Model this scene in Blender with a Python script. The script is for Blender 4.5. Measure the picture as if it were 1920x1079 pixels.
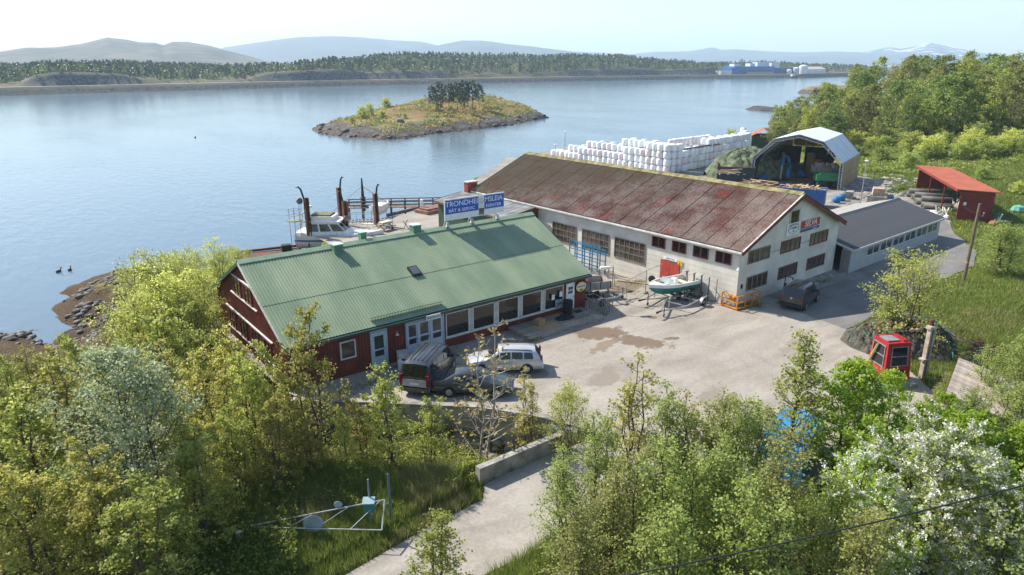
import bpy, math, random
import numpy as np
from mathutils import Vector, Matrix
S = bpy.context.scene
for o in list(bpy.data.objects):
    bpy.data.objects.remove(o)
COL = S.collection

# ------------------------------------------------------------------ camera, sky, sun, exposure
HC = 18.0                       # the drone hovers 18 m above the yard
FPX = 1300.0                    # focal length for a 1920 px wide picture
PITCH = math.atan(425 / 1300.0)
HEAD = math.radians(52.3)       # world X runs along the red house, away to the right
cam = bpy.data.objects.new('camera', bpy.data.cameras.new('camera'))
COL.objects.link(cam)
cam.location = (0, 0, HC)
cam.rotation_euler = (math.pi / 2 - PITCH, 0, HEAD - math.pi / 2)
cam.data.sensor_width = 36.0
cam.data.lens = 36.0 * FPX / 1920.0
cam.data.clip_start = 0.5
cam.data.clip_end = 40000
S.camera = cam

SUN_EL = math.radians(43)
SUN_AZ = math.atan2(-0.36, 0.93)                  # from +Y towards +X
sdir = Vector((math.sin(SUN_AZ) * math.cos(SUN_EL), math.cos(SUN_AZ) * math.cos(SUN_EL), math.sin(SUN_EL)))
W = bpy.data.worlds.new('World')
S.world = W
W.use_nodes = True
wn = W.node_tree.nodes
wn.clear()
sky = wn.new('ShaderNodeTexSky')
sky.sky_type = 'NISHITA'
sky.sun_disc = False
sky.sun_elevation = SUN_EL
sky.sun_rotation = SUN_AZ
sky.altitude = 0
sky.air_density = 1.0
sky.dust_density = 0.7
sky.ozone_density = 1.5
bg = wn.new('ShaderNodeBackground')
bg.inputs['Strength'].default_value = 0.11
wo = wn.new('ShaderNodeOutputWorld')
W.node_tree.links.new(sky.outputs[0], bg.inputs[0])
W.node_tree.links.new(bg.outputs[0], wo.inputs[0])
sun = bpy.data.objects.new('sun', bpy.data.lights.new('sun', 'SUN'))
COL.objects.link(sun)
sun.data.energy = 4.7
sun.data.color = (1.0, 0.93, 0.82)
sun.data.angle = math.radians(0.55)
sun.rotation_euler = sdir.to_track_quat('Z', 'Y').to_euler()
sun.location = (0, 60, 200)
S.view_settings.view_transform = 'Standard'
S.view_settings.look = 'None'
S.view_settings.gamma = 1.0
S.view_settings.exposure = 0.90
S.view_settings.use_curve_mapping = False
S.render.engine = 'CYCLES'
S.cycles.max_bounces = 8
S.cycles.diffuse_bounces = 4
S.cycles.glossy_bounces = 3
S.cycles.transmission_bounces = 4
S.cycles.volume_bounces = 1
S.cycles.transparent_max_bounces = 8
S.cycles.use_denoising = True
S.cycles.sample_clamp_indirect = 6

# ------------------------------------------------------------------ where things stand
_c, _s = math.cos(PITCH), math.sin(PITCH)
_EX = (math.sin(HEAD), math.cos(HEAD))
_EY = (-math.cos(HEAD), math.sin(HEAD))


def ray(x, y):
    u, v = (x - 960) / FPX, (540 - y) / FPX
    dx, dy, dz = u, _c + v * _s, -_s + v * _c
    return dx * _EX[0] + dy * _EX[1], dx * _EY[0] + dy * _EY[1], dz


def at(x, y, z=0.0):
    """ground point that the photograph shows at pixel x, y (1920 wide) on height z"""
    d = ray(x, y)
    t = (z - HC) / d[2]
    return d[0] * t, d[1] * t


def far(x, y, dist):
    """point on the sight line of a pixel at a horizontal distance"""
    d = ray(x, y)
    t = dist / math.hypot(d[0], d[1])
    return d[0] * t, d[1] * t, HC + d[2] * t


def fwdlat(a, b):
    return a * _EX[1] + b * _EY[1], a * _EX[0] + b * _EY[0]


def height_to(a, b, y):
    f, _ = fwdlat(a, b)
    v = (540 - y) / FPX
    return HC + f * (v * _c - _s) / (_c + v * _s)


# ------------------------------------------------------------------ materials
MATS = {}


def M(name, col, rough=0.6, metal=0.0, var=0.18, vs=2.0, col2=None, bump=0.0, bs=12.0, spec=0.4, rnd=0.0,
      space='Object', fac=(0.35, 0.65), trans=0.0, coat=0.0, stretch=None, detail=5.0):
    if name in MATS:
        return MATS[name]
    m = bpy.data.materials.new(name)
    m.use_nodes = True
    nt = m.node_tree
    n = nt.nodes
    L = nt.links
    b = n['Principled BSDF']
    b.inputs['Roughness'].default_value = rough
    b.inputs['Metallic'].default_value = metal
    b.inputs['Specular IOR Level'].default_value = spec
    if coat:
        b.inputs['Coat Weight'].default_value = coat
        b.inputs['Coat Roughness'].default_value = 0.05
    if space == 'World':
        g = n.new('ShaderNodeNewGeometry')
        vec = g.outputs['Position']
    else:
        tc = n.new('ShaderNodeTexCoord')
        vec = tc.outputs['Object']
    if stretch:
        mp = n.new('ShaderNodeMapping')
        mp.inputs['Scale'].default_value = stretch
        L.new(vec, mp.inputs['Vector'])
        vec = mp.outputs['Vector']
    no = n.new('ShaderNodeTexNoise')
    no.inputs['Scale'].default_value = vs
    no.inputs['Detail'].default_value = detail
    L.new(vec, no.inputs['Vector'])
    rp = n.new('ShaderNodeValToRGB')
    c1 = tuple(c * (1 - var) for c in col)
    c2 = col2 if col2 else tuple(min(1, c * (1 + var)) for c in col)
    rp.color_ramp.elements[0].position = fac[0]
    rp.color_ramp.elements[1].position = fac[1]
    rp.color_ramp.elements[0].color = (*c1, 1)
    rp.color_ramp.elements[1].color = (*c2, 1)
    L.new(no.outputs['Fac'], rp.inputs['Fac'])
    colout = rp.outputs['Color']
    if rnd:
        oi = n.new('ShaderNodeObjectInfo')
        mr = n.new('ShaderNodeMapRange')
        mr.inputs['To Min'].default_value = 1 - rnd
        mr.inputs['To Max'].default_value = 1 + rnd
        L.new(oi.outputs['Random'], mr.inputs['Value'])
        mx = n.new('ShaderNodeMix')
        mx.data_type = 'RGBA'
        mx.blend_type = 'MULTIPLY'
        mx.inputs['Factor'].default_value = 1
        L.new(colout, mx.inputs['A'])
        L.new(mr.outputs['Result'], mx.inputs['B'])
        colout = mx.outputs['Result']
    L.new(colout, b.inputs['Base Color'])
    if bump:
        nb = n.new('ShaderNodeTexNoise')
        nb.inputs['Scale'].default_value = bs
        nb.inputs['Detail'].default_value = 4
        L.new(vec, nb.inputs['Vector'])
        bp = n.new('ShaderNodeBump')
        bp.inputs['Strength'].default_value = bump
        bp.inputs['Distance'].default_value = 0.05
        L.new(nb.outputs['Fac'], bp.inputs['Height'])
        L.new(bp.outputs['Normal'], b.inputs['Normal'])
    MATS[name] = m
    return m


def leaf_mat(name, ca, cb, trans=0.35, rough=0.5, cc=None):
    """foliage: each leaf takes its own tone between ca and cb"""
    m = bpy.data.materials.new(name)
    m.use_nodes = True
    nt = m.node_tree
    n = nt.nodes
    L = nt.links
    b = n['Principled BSDF']
    b.inputs['Roughness'].default_value = rough
    b.inputs['Specular IOR Level'].default_value = 0.3
    g = n.new('ShaderNodeNewGeometry')
    rp = n.new('ShaderNodeValToRGB')
    rp.color_ramp.elements[0].color = (*ca, 1)
    rp.color_ramp.elements[1].color = (*cb, 1)
    if cc:
        e = rp.color_ramp.elements.new(0.88)
        e.color = (*cb, 1)
        rp.color_ramp.elements[2].color = (*cc, 1)
    L.new(g.outputs['Random Per Island'], rp.inputs['Fac'])
    oi = n.new('ShaderNodeObjectInfo')
    mr = n.new('ShaderNodeMapRange')
    mr.inputs['To Min'].default_value = 0.78
    mr.inputs['To Max'].default_value = 1.2
    L.new(oi.outputs['Random'], mr.inputs['Value'])
    mx = n.new('ShaderNodeMix')
    mx.data_type = 'RGBA'
    mx.blend_type = 'MULTIPLY'
    mx.inputs['Factor'].default_value = 1
    L.new(rp.outputs['Color'], mx.inputs['A'])
    L.new(mr.outputs['Result'], mx.inputs['B'])
    L.new(mx.outputs['Result'], b.inputs['Base Color'])
    t = n.new('ShaderNodeBsdfTranslucent')
    L.new(mx.outputs['Result'], t.inputs['Color'])
    mixs = n.new('ShaderNodeMixShader')
    mixs.inputs[0].default_value = trans
    L.new(b.outputs[0], mixs.inputs[1])
    L.new(t.outputs[0], mixs.inputs[2])
    L.new(mixs.outputs[0], n['Material Output'].inputs['Surface'])
    MATS[name] = m
    return m


# ------------------------------------------------------------------ mesh collector
class MB:
    def __init__(s):
        s.v = []
        s.f = []

    def add(s, vs, fs):
        k = len(s.v)
        s.v += [tuple(p) for p in vs]
        s.f += [tuple(i + k for i in f) for f in fs]
        return s

    def box(s, c, d, rz=0.0, ry=0.0, rx=0.0, top=1.0):
        x, y, z = d[0] / 2, d[1] / 2, d[2] / 2
        P = [Vector((sx * x * (top if sz > 0 else 1), sy * y * (top if sz > 0 else 1), sz * z)) for sz in (-1, 1) for sy in (-1, 1) for sx in (-1, 1)]
        R = Matrix.Rotation(rz, 3, 'Z') @ Matrix.Rotation(ry, 3, 'Y') @ Matrix.Rotation(rx, 3, 'X')
        P = [R @ p + Vector(c) for p in P]
        return s.add(P, [(0, 2, 3, 1), (4, 5, 7, 6), (0, 1, 5, 4), (2, 6, 7, 3), (0, 4, 6, 2), (1, 3, 7, 5)])

    def b2(s, p, q):
        return s.box([(p[i] + q[i]) / 2 for i in range(3)], [abs(q[i] - p[i]) for i in range(3)])

    def bar(s, p, q, w=0.05, h=None):
        h = h or w
        p, q = Vector(p), Vector(q)
        d = (q - p)
        if d.length < 1e-6:
            return s
        d.normalize()
        up = Vector((0, 0, 1)) if abs(d.z) < 0.95 else Vector((1, 0, 0))
        a = d.cross(up).normalized()
        b = a.cross(d).normalized()
        P = [e + a * sx * w / 2 + b * sy * h / 2 for e in (p, q) for sx, sy in ((-1, -1), (1, -1), (1, 1), (-1, 1))]
        return s.add(P, [(3, 2, 1, 0), (4, 5, 6, 7), (0, 1, 5, 4), (1, 2, 6, 5), (2, 3, 7, 6), (3, 0, 4, 7)])

    def tube(s, pts, r, n=6, cap=True):
        pts = [Vector(p) for p in pts]
        rs = r if isinstance(r, (list, tuple)) else [r] * len(pts)
        k = len(s.v)
        a = None
        for i, p in enumerate(pts):
            d = (pts[min(i + 1, len(pts) - 1)] - pts[max(i - 1, 0)])
            d = d.normalized() if d.length > 1e-9 else Vector((0, 0, 1))
            if a is None:
                up = Vector((0, 0, 1)) if abs(d.z) < 0.9 else Vector((1, 0, 0))
                a = d.cross(up).normalized()
            else:
                a = (a - d * a.dot(d))
                a = a.normalized() if a.length > 1e-6 else d.orthogonal().normalized()
            b = d.cross(a)
            for j in range(n):
                t = 2 * math.pi * j / n
                s.v.append(tuple(p + (a * math.cos(t) + b * math.sin(t)) * rs[i]))
        for i in range(len(pts) - 1):
            for j in range(n):
                q = k + i * n
                s.f.append((q + j, q + (j + 1) % n, q + n + (j + 1) % n, q + n + j))
        if cap:
            s.f.append(tuple(k + j for j in reversed(range(n))))
            e = k + (len(pts) - 1) * n
            s.f.append(tuple(e + j for j in range(n)))
        return s

    def lathe(s, prof, n=14, c=(0, 0, 0), axis='z'):
        k = len(s.v)
        for r, z in prof:
            for j in range(n):
                t = 2 * math.pi * j / n
                p = (r * math.cos(t), r * math.sin(t), z)
                if axis == 'y':
                    p = (p[0], p[2], -p[1])
                elif axis == 'x':
                    p = (p[2], p[0], p[1])
                s.v.append((p[0] + c[0], p[1] + c[1], p[2] + c[2]))
        for i in range(len(prof) - 1):
            for j in range(n):
                q = k + i * n
                s.f.append((q + j, q + (j + 1) % n, q + n + (j + 1) % n, q + n + j))
        s.f.append(tuple(k + j for j in reversed(range(n))))
        e = k + (len(prof) - 1) * n
        s.f.append(tuple(e + j for j in range(n)))
        return s

    def prism(s, poly, z0, z1):
        n = len(poly)
        s.add([(x, y, z0) for x, y in poly] + [(x, y, z1) for x, y in poly],
              [tuple(reversed(range(n))), tuple(range(n, 2 * n))] + [(i, (i + 1) % n, n + (i + 1) % n, n + i) for i in range(n)])
        return s

    def extr(s, poly, p0, p1):
        """polygon of (across, z) swept from y=p0 to y=p1"""
        n = len(poly)
        s.add([(x, p0, z) for x, z in poly] + [(x, p1, z) for x, z in poly],
              [tuple(range(n)), tuple(reversed(range(n, 2 * n)))] + [((i + 1) % n, i, n + i, n + (i + 1) % n) for i in range(n)])
        return s

    def extx(s, poly, p0, p1):
        """polygon of (y, z) swept from x=p0 to x=p1"""
        n = len(poly)
        s.add([(p0, y, z) for y, z in poly] + [(p1, y, z) for y, z in poly],
              [tuple(reversed(range(n))), tuple(range(n, 2 * n))] + [(i, (i + 1) % n, n + (i + 1) % n, n + i) for i in range(n)])
        return s

    def slab(s, q, t):
        """thick sheet under four (or more) corners"""
        q = [Vector(p) for p in q]
        nrm = (q[1] - q[0]).cross(q[-1] - q[0]).normalized()
        n = len(q)
        return s.add(q + [p - nrm * t for p in q], [tuple(range(n)), tuple(reversed(range(n, 2 * n)))] +
                     [((i + 1) % n, i, n + i, n + (i + 1) % n) for i in range(n)])

    def mesh(s, name, mat, smooth=False):
        me = bpy.data.meshes.new(name)
        me.from_pydata(s.v, [], s.f)
        me.materials.append(mat)
        if smooth:
            me.shade_smooth()
        me.update()
        return me

    def build(s, name, mat, parent=None, loc=(0, 0, 0), rz=0.0, smooth=False):
        return ob(name, s.mesh(name, mat, smooth), parent, loc, rz)


def ob(name, me, parent=None, loc=(0, 0, 0), rz=0.0, scale=1.0):
    o = bpy.data.objects.new(name, me)
    COL.objects.link(o)
    o.parent = parent
    o.location = loc
    o.rotation_euler = (0, 0, rz) if not isinstance(rz, (tuple, list)) else rz
    if scale != 1.0:
        o.scale = (scale,) * 3 if not isinstance(scale, (tuple, list)) else scale
    return o


def tag(o, label=None, cat=None, group=None, kind=None):
    if label: o['label'] = label
    if cat: o['category'] = cat
    if group: o['group'] = group
    if kind: o['kind'] = kind
    return o


def thing(name, label, cat, loc=(0, 0, 0), rz=0.0, group=None):
    return tag(ob(name, None, None, loc, rz), label, cat, group)


def copy_tree(o, parent=None):
    c = o.copy()
    COL.objects.link(c)
    c.parent = parent
    for ch in [x for x in o.children]:
        copy_tree(ch, c)
    return c


def npmesh(name, V, F, mat, smooth=False):
    """fast mesh from numpy: V (n,3), F (m,k) with k corners each"""
    me = bpy.data.meshes.new(name)
    V = np.ascontiguousarray(V, dtype=np.float32)
    F = np.ascontiguousarray(F, dtype=np.int32)
    m, k = F.shape
    me.vertices.add(len(V))
    me.vertices.foreach_set('co', V.ravel())
    me.loops.add(m * k)
    me.loops.foreach_set('vertex_index', F.ravel())
    me.polygons.add(m)
    me.polygons.foreach_set('loop_start', np.arange(0, m * k, k, dtype=np.int32))
    me.polygons.foreach_set('loop_total', np.full(m, k, dtype=np.int32))
    me.update(calc_edges=True)
    me.validate()
    if smooth:
        me.shade_smooth()
    me.materials.append(mat)
    return me


def text(name, body, size, mat, parent, loc, rz=0.0, depth=0.006, sx=1.0, shear=0.0, bold=0.0, align='CENTER', tilt=0.0):
    cu = bpy.data.curves.new(name, 'FONT')
    cu.body = body
    cu.size = size
    cu.extrude = depth
    cu.shear = shear
    cu.offset = bold
    cu.align_x = align
    cu.align_y = 'CENTER'
    cu.materials.append(mat)
    tmp = bpy.data.objects.new(name, cu)
    me = bpy.data.meshes.new_from_object(tmp)
    bpy.data.objects.remove(tmp)
    me.materials.clear()
    me.materials.append(mat)
    o = bpy.data.objects.new(name, me)
    COL.objects.link(o)
    o.parent = parent
    o.location = loc
    o.rotation_euler = (math.pi / 2, tilt, rz)
    o.scale = (sx, 1, 1)
    return o


def smooth01(t):
    t = np.clip(t, 0, 1)
    return t * t * (3 - 2 * t)


_rs = np.random.RandomState(11)
_LAT = _rs.rand(64, 64)


def vnoise(x, y, sc):
    """value noise on arrays"""
    x = np.asarray(x, float) / sc + 100
    y = np.asarray(y, float) / sc + 100
    i, j = np.floor(x).astype(int), np.floor(y).astype(int)
    fx, fy = smooth01(x - i), smooth01(y - j)
    a = _LAT[i % 64, j % 64]
    b = _LAT[(i + 1) % 64, j % 64]
    c = _LAT[i % 64, (j + 1) % 64]
    d = _LAT[(i + 1) % 64, (j + 1) % 64]
    return (a * (1 - fx) + b * fx) * (1 - fy) + (c * (1 - fx) + d * fx) * fy - 0.5


def fbm(x, y, sc):
    return vnoise(x, y, sc) + 0.5 * vnoise(x, y, sc / 2.1) + 0.25 * vnoise(x, y, sc / 4.3)

# ------------------------------------------------------------------ SETTING: terrain, water, far land
SEA = -3.0
COAST = [(-140, -140), (-140, 44), (-40, 52), (-14, 58), (-5, 61), (-1.5, 66), (1.0, 65.5), (0.8, 62.0), (2.0, 61.5), (3.8, 64.5), (3.4, 70.2), (5.6, 76.3), (10.2, 80.0),
         (12.5, 77.0), (17, 73.5), (22, 70.0), (25.5, 69.0), (28, 71.5), (28, 75.2), (38.4, 74.6), (38.8, 76), (42.4, 75.4), (43.5, 76.5), (47.5, 77.5), (62, 92), (82, 110), (102, 116), (124, 112), (137, 104), (150, 104),
         (167, 110), (188, 119), (230, 142), (272, 160), (300, 152), (420, 120), (700, 40), (700, -140)]


def poly_sd(px, py, poly):
    """signed distance to a polygon, positive inside"""
    d = np.full(px.shape, 1e9)
    ins = np.zeros(px.shape, bool)
    n = len(poly)
    for i in range(n):
        x0, y0 = poly[i]
        x1, y1 = poly[(i + 1) % n]
        ex, ey = x1 - x0, y1 - y0
        t = np.clip(((px - x0) * ex + (py - y0) * ey) / (ex * ex + ey * ey), 0, 1)
        d = np.minimum(d, np.hypot(px - x0 - t * ex, py - y0 - t * ey))
        if y0 != y1:
            c = ((y0 > py) != (y1 > py)) & (px < ex * (py - y0) / ey + x0)
            ins ^= c
    return np.where(ins, d, -d)


def line_d(px, py, pts):
    d = np.full(px.shape, 1e9)
    for (x0, y0), (x1, y1) in zip(pts, pts[1:]):
        ex, ey = x1 - x0, y1 - y0
        t = np.clip(((px - x0) * ex + (py - y0) * ey) / (ex * ex + ey * ey), 0, 1)
        d = np.minimum(d, np.hypot(px - x0 - t * ex, py - y0 - t * ey))
    return d


DITCH = [(20.2, 24.3), (16, 27.2), (11, 32), (5.5, 44), (1, 60)]
YARD = [(11.6, 36.4), (12.0, 35.0), (14.45, 32.9), (19.5, 28.2), (21.3, 25.7), (22.6, 23.0), (22.2, 21.0), (24, 15), (30, 10.5), (40, 12.5), (44.5, 17.5), (46.3, 21.2),
        (48.6, 27.5), (48, 70), (46.5, 77.0), (42.5, 75.0), (38.6, 74.4), (28, 74.8), (27.5, 66), (22, 54), (11.6, 50)]
LOT = [(44, 29), (60, 26), (80, 27), (83.5, 28.9), (88.5, 31.3), (90.0, 31.8), (104, 42.5), (103, 47), (113, 48.5), (118, 66), (136, 96), (124, 110), (102, 114), (82, 108), (62, 90), (47.5, 76.5), (46, 60)]

ROAD = [(47.6, 28.0), (46.9, 24), (46.4, 21.4), (51.2, 21.9), (57, 22.1), (63.5, 22.4), (71.4, 22.6), (77.7, 24.7), (83.4, 28.8), (88.5, 31.4), (91, 33.2), (88.5, 36), (84.5, 37), (80.8, 33.5), (80.4, 28.8), (70, 27.4), (60, 27.0), (53, 28.0)]


def terrain(px, py):
    px = np.asarray(px, float)
    py = np.asarray(py, float)
    sd = poly_sd(px, py, COAST) + 1.6 * fbm(px, py, 7.0)
    quay = ((px > 27) & (py > 60) & (px < 140))
    wdt = np.where(quay, 2.2, np.where((px < 16) & (py > 55), 17.0, 11.0))
    h = -6.0 + 6.0 * smooth01((sd + wdt * 0.75) / (wdt * 1.5))
    f = px * _EX[1] + py * _EY[1]
    la = px * _EX[0] + py * _EY[0]
    h = h + 9.5 * smooth01((la - 60) / 48) * smooth01((f - 78) / 60) * smooth01(sd / 26)
    h = h + 2.2 * smooth01((la - 52) / 40) * smooth01((70 - np.abs(f - 50)) / 50) * (py < 26)
    land = smooth01(sd / 10)
    flat = smooth01(np.minimum(poly_sd(px, py, YARD), 3) / 3 + 1) + smooth01(np.minimum(poly_sd(px, py, LOT), 3) / 3 + 1)
    flat = flat + smooth01(np.minimum(poly_sd(px, py, ROAD), 2) / 2 + 1)
    flat = np.clip(flat, 0, 1)
    dd = line_d(px, py, DITCH)
    cutw = 3.2 + 0.10 * np.maximum(0, py - 24)
    h = h - 2.3 * smooth01(1.25 - dd / cutw) * smooth01((sd - 1) / 10) * (poly_sd(px, py, YARD) < 0.4)
    h = h + land * (1 - flat) * (0.55 * fbm(px, py, 9.0) + 0.2)
    rough = np.where(sd < 8, 0.55 * fbm(px, py, 2.3) * smooth01((8 - np.abs(sd)) / 6), 0)
    h = h + rough * (1 - quay)
    h = np.where(flat > 0.55, np.minimum(h, -0.07), h)
    lane = poly_sd(px, py, LANE)
    h = np.where(lane > -0.9, np.minimum(h, -0.06), h)
    return h


LANE = [at(560, 1115), at(640, 1079), at(770, 1008), at(905, 938), (15.3, 21.95), (20.2, 21.95), (22.4, 21.6), (24, 17.5), at(1085, 972), at(1000, 1030), at(905, 1085), at(820, 1140)]


def gz(x, y):
    return float(terrain(np.array([x]), np.array([y]))[0])


def ground_material():
    m = bpy.data.materials.new('meadow_soil')
    m.use_nodes = True
    nt = m.node_tree
    n = nt.nodes
    L = nt.links
    b = n['Principled BSDF']
    b.inputs['Roughness'].default_value = 0.9
    b.inputs['Specular IOR Level'].default_value = 0.2
    g = n.new('ShaderNodeNewGeometry')
    n1 = n.new('ShaderNodeTexNoise'); n1.inputs['Scale'].default_value = 0.16; n1.inputs['Detail'].default_value = 6
    n2 = n.new('ShaderNodeTexNoise'); n2.inputs['Scale'].default_value = 1.7; n2.inputs['Detail'].default_value = 6
    n3 = n.new('ShaderNodeTexNoise'); n3.inputs['Scale'].default_value = 9; n3.inputs['Detail'].default_value = 4
    for q in (n1, n2, n3):
        L.new(g.outputs['Position'], q.inputs['Vector'])
    r1 = n.new('ShaderNodeValToRGB')
    r1.color_ramp.elements[0].position = .38; r1.color_ramp.elements[0].color = (.11, .15, .028, 1)
    r1.color_ramp.elements[1].position = .68; r1.color_ramp.elements[1].color = (.24, .215, .075, 1)
    e = r1.color_ramp.elements.new(.53); e.color = (.155, .195, .04, 1)
    L.new(n1.outputs['Fac'], r1.inputs['Fac'])
    r2 = n.new('ShaderNodeValToRGB')
    r2.color_ramp.elements[0].position = .3; r2.color_ramp.elements[0].color = (.45, .45, .42, 1)
    r2.color_ramp.elements[1].position = .7; r2.color_ramp.elements[1].color = (1.25, 1.2, 1.1, 1)
    L.new(n2.outputs['Fac'], r2.inputs['Fac'])
    mx = n.new('ShaderNodeMix'); mx.data_type = 'RGBA'; mx.blend_type = 'MULTIPLY'; mx.inputs['Factor'].default_value = 1
    L.new(r1.outputs['Color'], mx.inputs['A']); L.new(r2.outputs['Color'], mx.inputs['B'])
    # shore: brown weed over grey rock below the high-water line
    rs = n.new('ShaderNodeValToRGB')
    rs.color_ramp.elements[0].position = .35; rs.color_ramp.elements[0].color = (.035, .022, .010, 1)
    rs.color_ramp.elements[1].position = .72; rs.color_ramp.elements[1].color = (.11, .095, .08, 1)
    e = rs.color_ramp.elements.new(.52); e.color = (.075, .042, .014, 1)
    L.new(n3.outputs['Fac'], rs.inputs['Fac'])
    sx = n.new('ShaderNodeSeparateXYZ'); L.new(g.outputs['Position'], sx.inputs[0])
    ad = n.new('ShaderNodeMath'); ad.operation = 'MULTIPLY_ADD'; ad.inputs[1].default_value = 1.6
    L.new(n2.outputs['Fac'], ad.inputs[0]); L.new(sx.outputs['Z'], ad.inputs[2])
    mr = n.new('ShaderNodeMapRange'); mr.inputs['From Min'].default_value = -.75; mr.inputs['From Max'].default_value = -.05
    L.new(ad.outputs[0], mr.inputs['Value'])
    m2 = n.new('ShaderNodeMix'); m2.data_type = 'RGBA'
    L.new(mr.outputs['Result'], m2.inputs['Factor']); L.new(rs.outputs['Color'], m2.inputs['A']); L.new(mx.outputs['Result'], m2.inputs['B'])
    L.new(m2.outputs['Result'], b.inputs['Base Color'])
    bp = n.new('ShaderNodeBump'); bp.inputs['Strength'].default_value = .8; bp.inputs['Distance'].default_value = .15
    L.new(n3.outputs['Fac'], bp.inputs['Height']); L.new(bp.outputs['Normal'], b.inputs['Normal'])
    return m


def grid_mesh(name, xs, ys, mat):
    X, Y = np.meshgrid(xs, ys, indexing='ij')
    Z = terrain(X, Y)
    V = np.stack([X, Y, Z], -1).reshape(-1, 3)
    nx, ny = len(xs), len(ys)
    i = np.arange(nx - 1)[:, None] * ny + np.arange(ny - 1)[None]
    F = np.stack([i, i + ny, i + ny + 1, i + 1], -1).reshape(-1, 4)
    return npmesh(name, V, F, mat, True)


xs = np.concatenate([np.arange(-120, -16, 6), np.arange(-16, 62, .7), np.arange(62, 140, 1.3), np.arange(140, 300, 4), np.arange(300, 640, 20)])
ys = np.concatenate([np.arange(-120, 0, 8), np.arange(0, 92, .7), np.arange(92, 128, 1.3), np.arange(128, 190, 4)])
MEADOW = ground_material()
tag(ob('ground', grid_mesh('ground', xs, ys, MEADOW)), kind='structure')

# water
def water_material():
    m = bpy.data.materials.new('sea_water')
    m.use_nodes = True
    nt = m.node_tree; n = nt.nodes; L = nt.links
    b = n['Principled BSDF']
    b.inputs['Base Color'].default_value = (.10, .15, .19, 1)
    b.inputs['Roughness'].default_value = .14
    b.inputs['IOR'].default_value = 1.33
    g = n.new('ShaderNodeNewGeometry')
    mp = n.new('ShaderNodeMapping'); mp.inputs['Rotation'].default_value = (0, 0, math.radians(25)); mp.inputs['Scale'].default_value = (1, .45, 1)
    L.new(g.outputs['Position'], mp.inputs['Vector'])
    a = n.new('ShaderNodeTexNoise'); a.inputs['Scale'].default_value = .75; a.inputs['Detail'].default_value = 5; a.inputs['Distortion'].default_value = .4
    c = n.new('ShaderNodeTexNoise'); c.inputs['Scale'].default_value = .05; c.inputs['Detail'].default_value = 3
    L.new(mp.outputs['Vector'], a.inputs['Vector']); L.new(mp.outputs['Vector'], c.inputs['Vector'])
    mr = n.new('ShaderNodeMapRange'); mr.inputs['From Min'].default_value = .35; mr.inputs['From Max'].default_value = .65
    mr.inputs['To Min'].default_value = .22; mr.inputs['To Max'].default_value = .62
    L.new(c.outputs['Fac'], mr.inputs['Value'])
    bp = n.new('ShaderNodeBump'); bp.inputs['Distance'].default_value = .22
    L.new(mr.outputs['Result'], bp.inputs['Strength']); L.new(a.outputs['Fac'], bp.inputs['Height'])
    L.new(bp.outputs['Normal'], b.inputs['Normal'])
    return m


mb = MB()
mb.add([(-9400, -9400, SEA), (9400, -9400, SEA), (9400, 9400, SEA), (-9400, 9400, SEA)], [(0, 1, 2, 3)])
tag(mb.build('water', water_material()), kind='structure')


def sheet(name, poly, z, mat, sub=None):
    """flat paved sheet, outline roughened"""
    pts = []
    r = random.Random(len(poly) * 7)
    for (x0, y0), (x1, y1) in zip(poly, poly[1:] + poly[:1]):
        k = max(1, int(math.hypot(x1 - x0, y1 - y0) / (sub or 3)))
        for i in range(k):
            j = 0.12 if sub else 0
            pts.append((x0 + (x1 - x0) * i / k + r.uniform(-j, j), y0 + (y1 - y0) * i / k + r.uniform(-j, j)))
    me = bpy.data.meshes.new(name)
    me.from_pydata([(x, y, z) for x, y in pts], [], [tuple(range(len(pts)))])
    me.materials.append(mat)
    me.validate()
    o = ob(name, me)
    if me.polygons[0].normal.z < 0:
        me.flip_normals()
    return tag(o, kind='structure')


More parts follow.
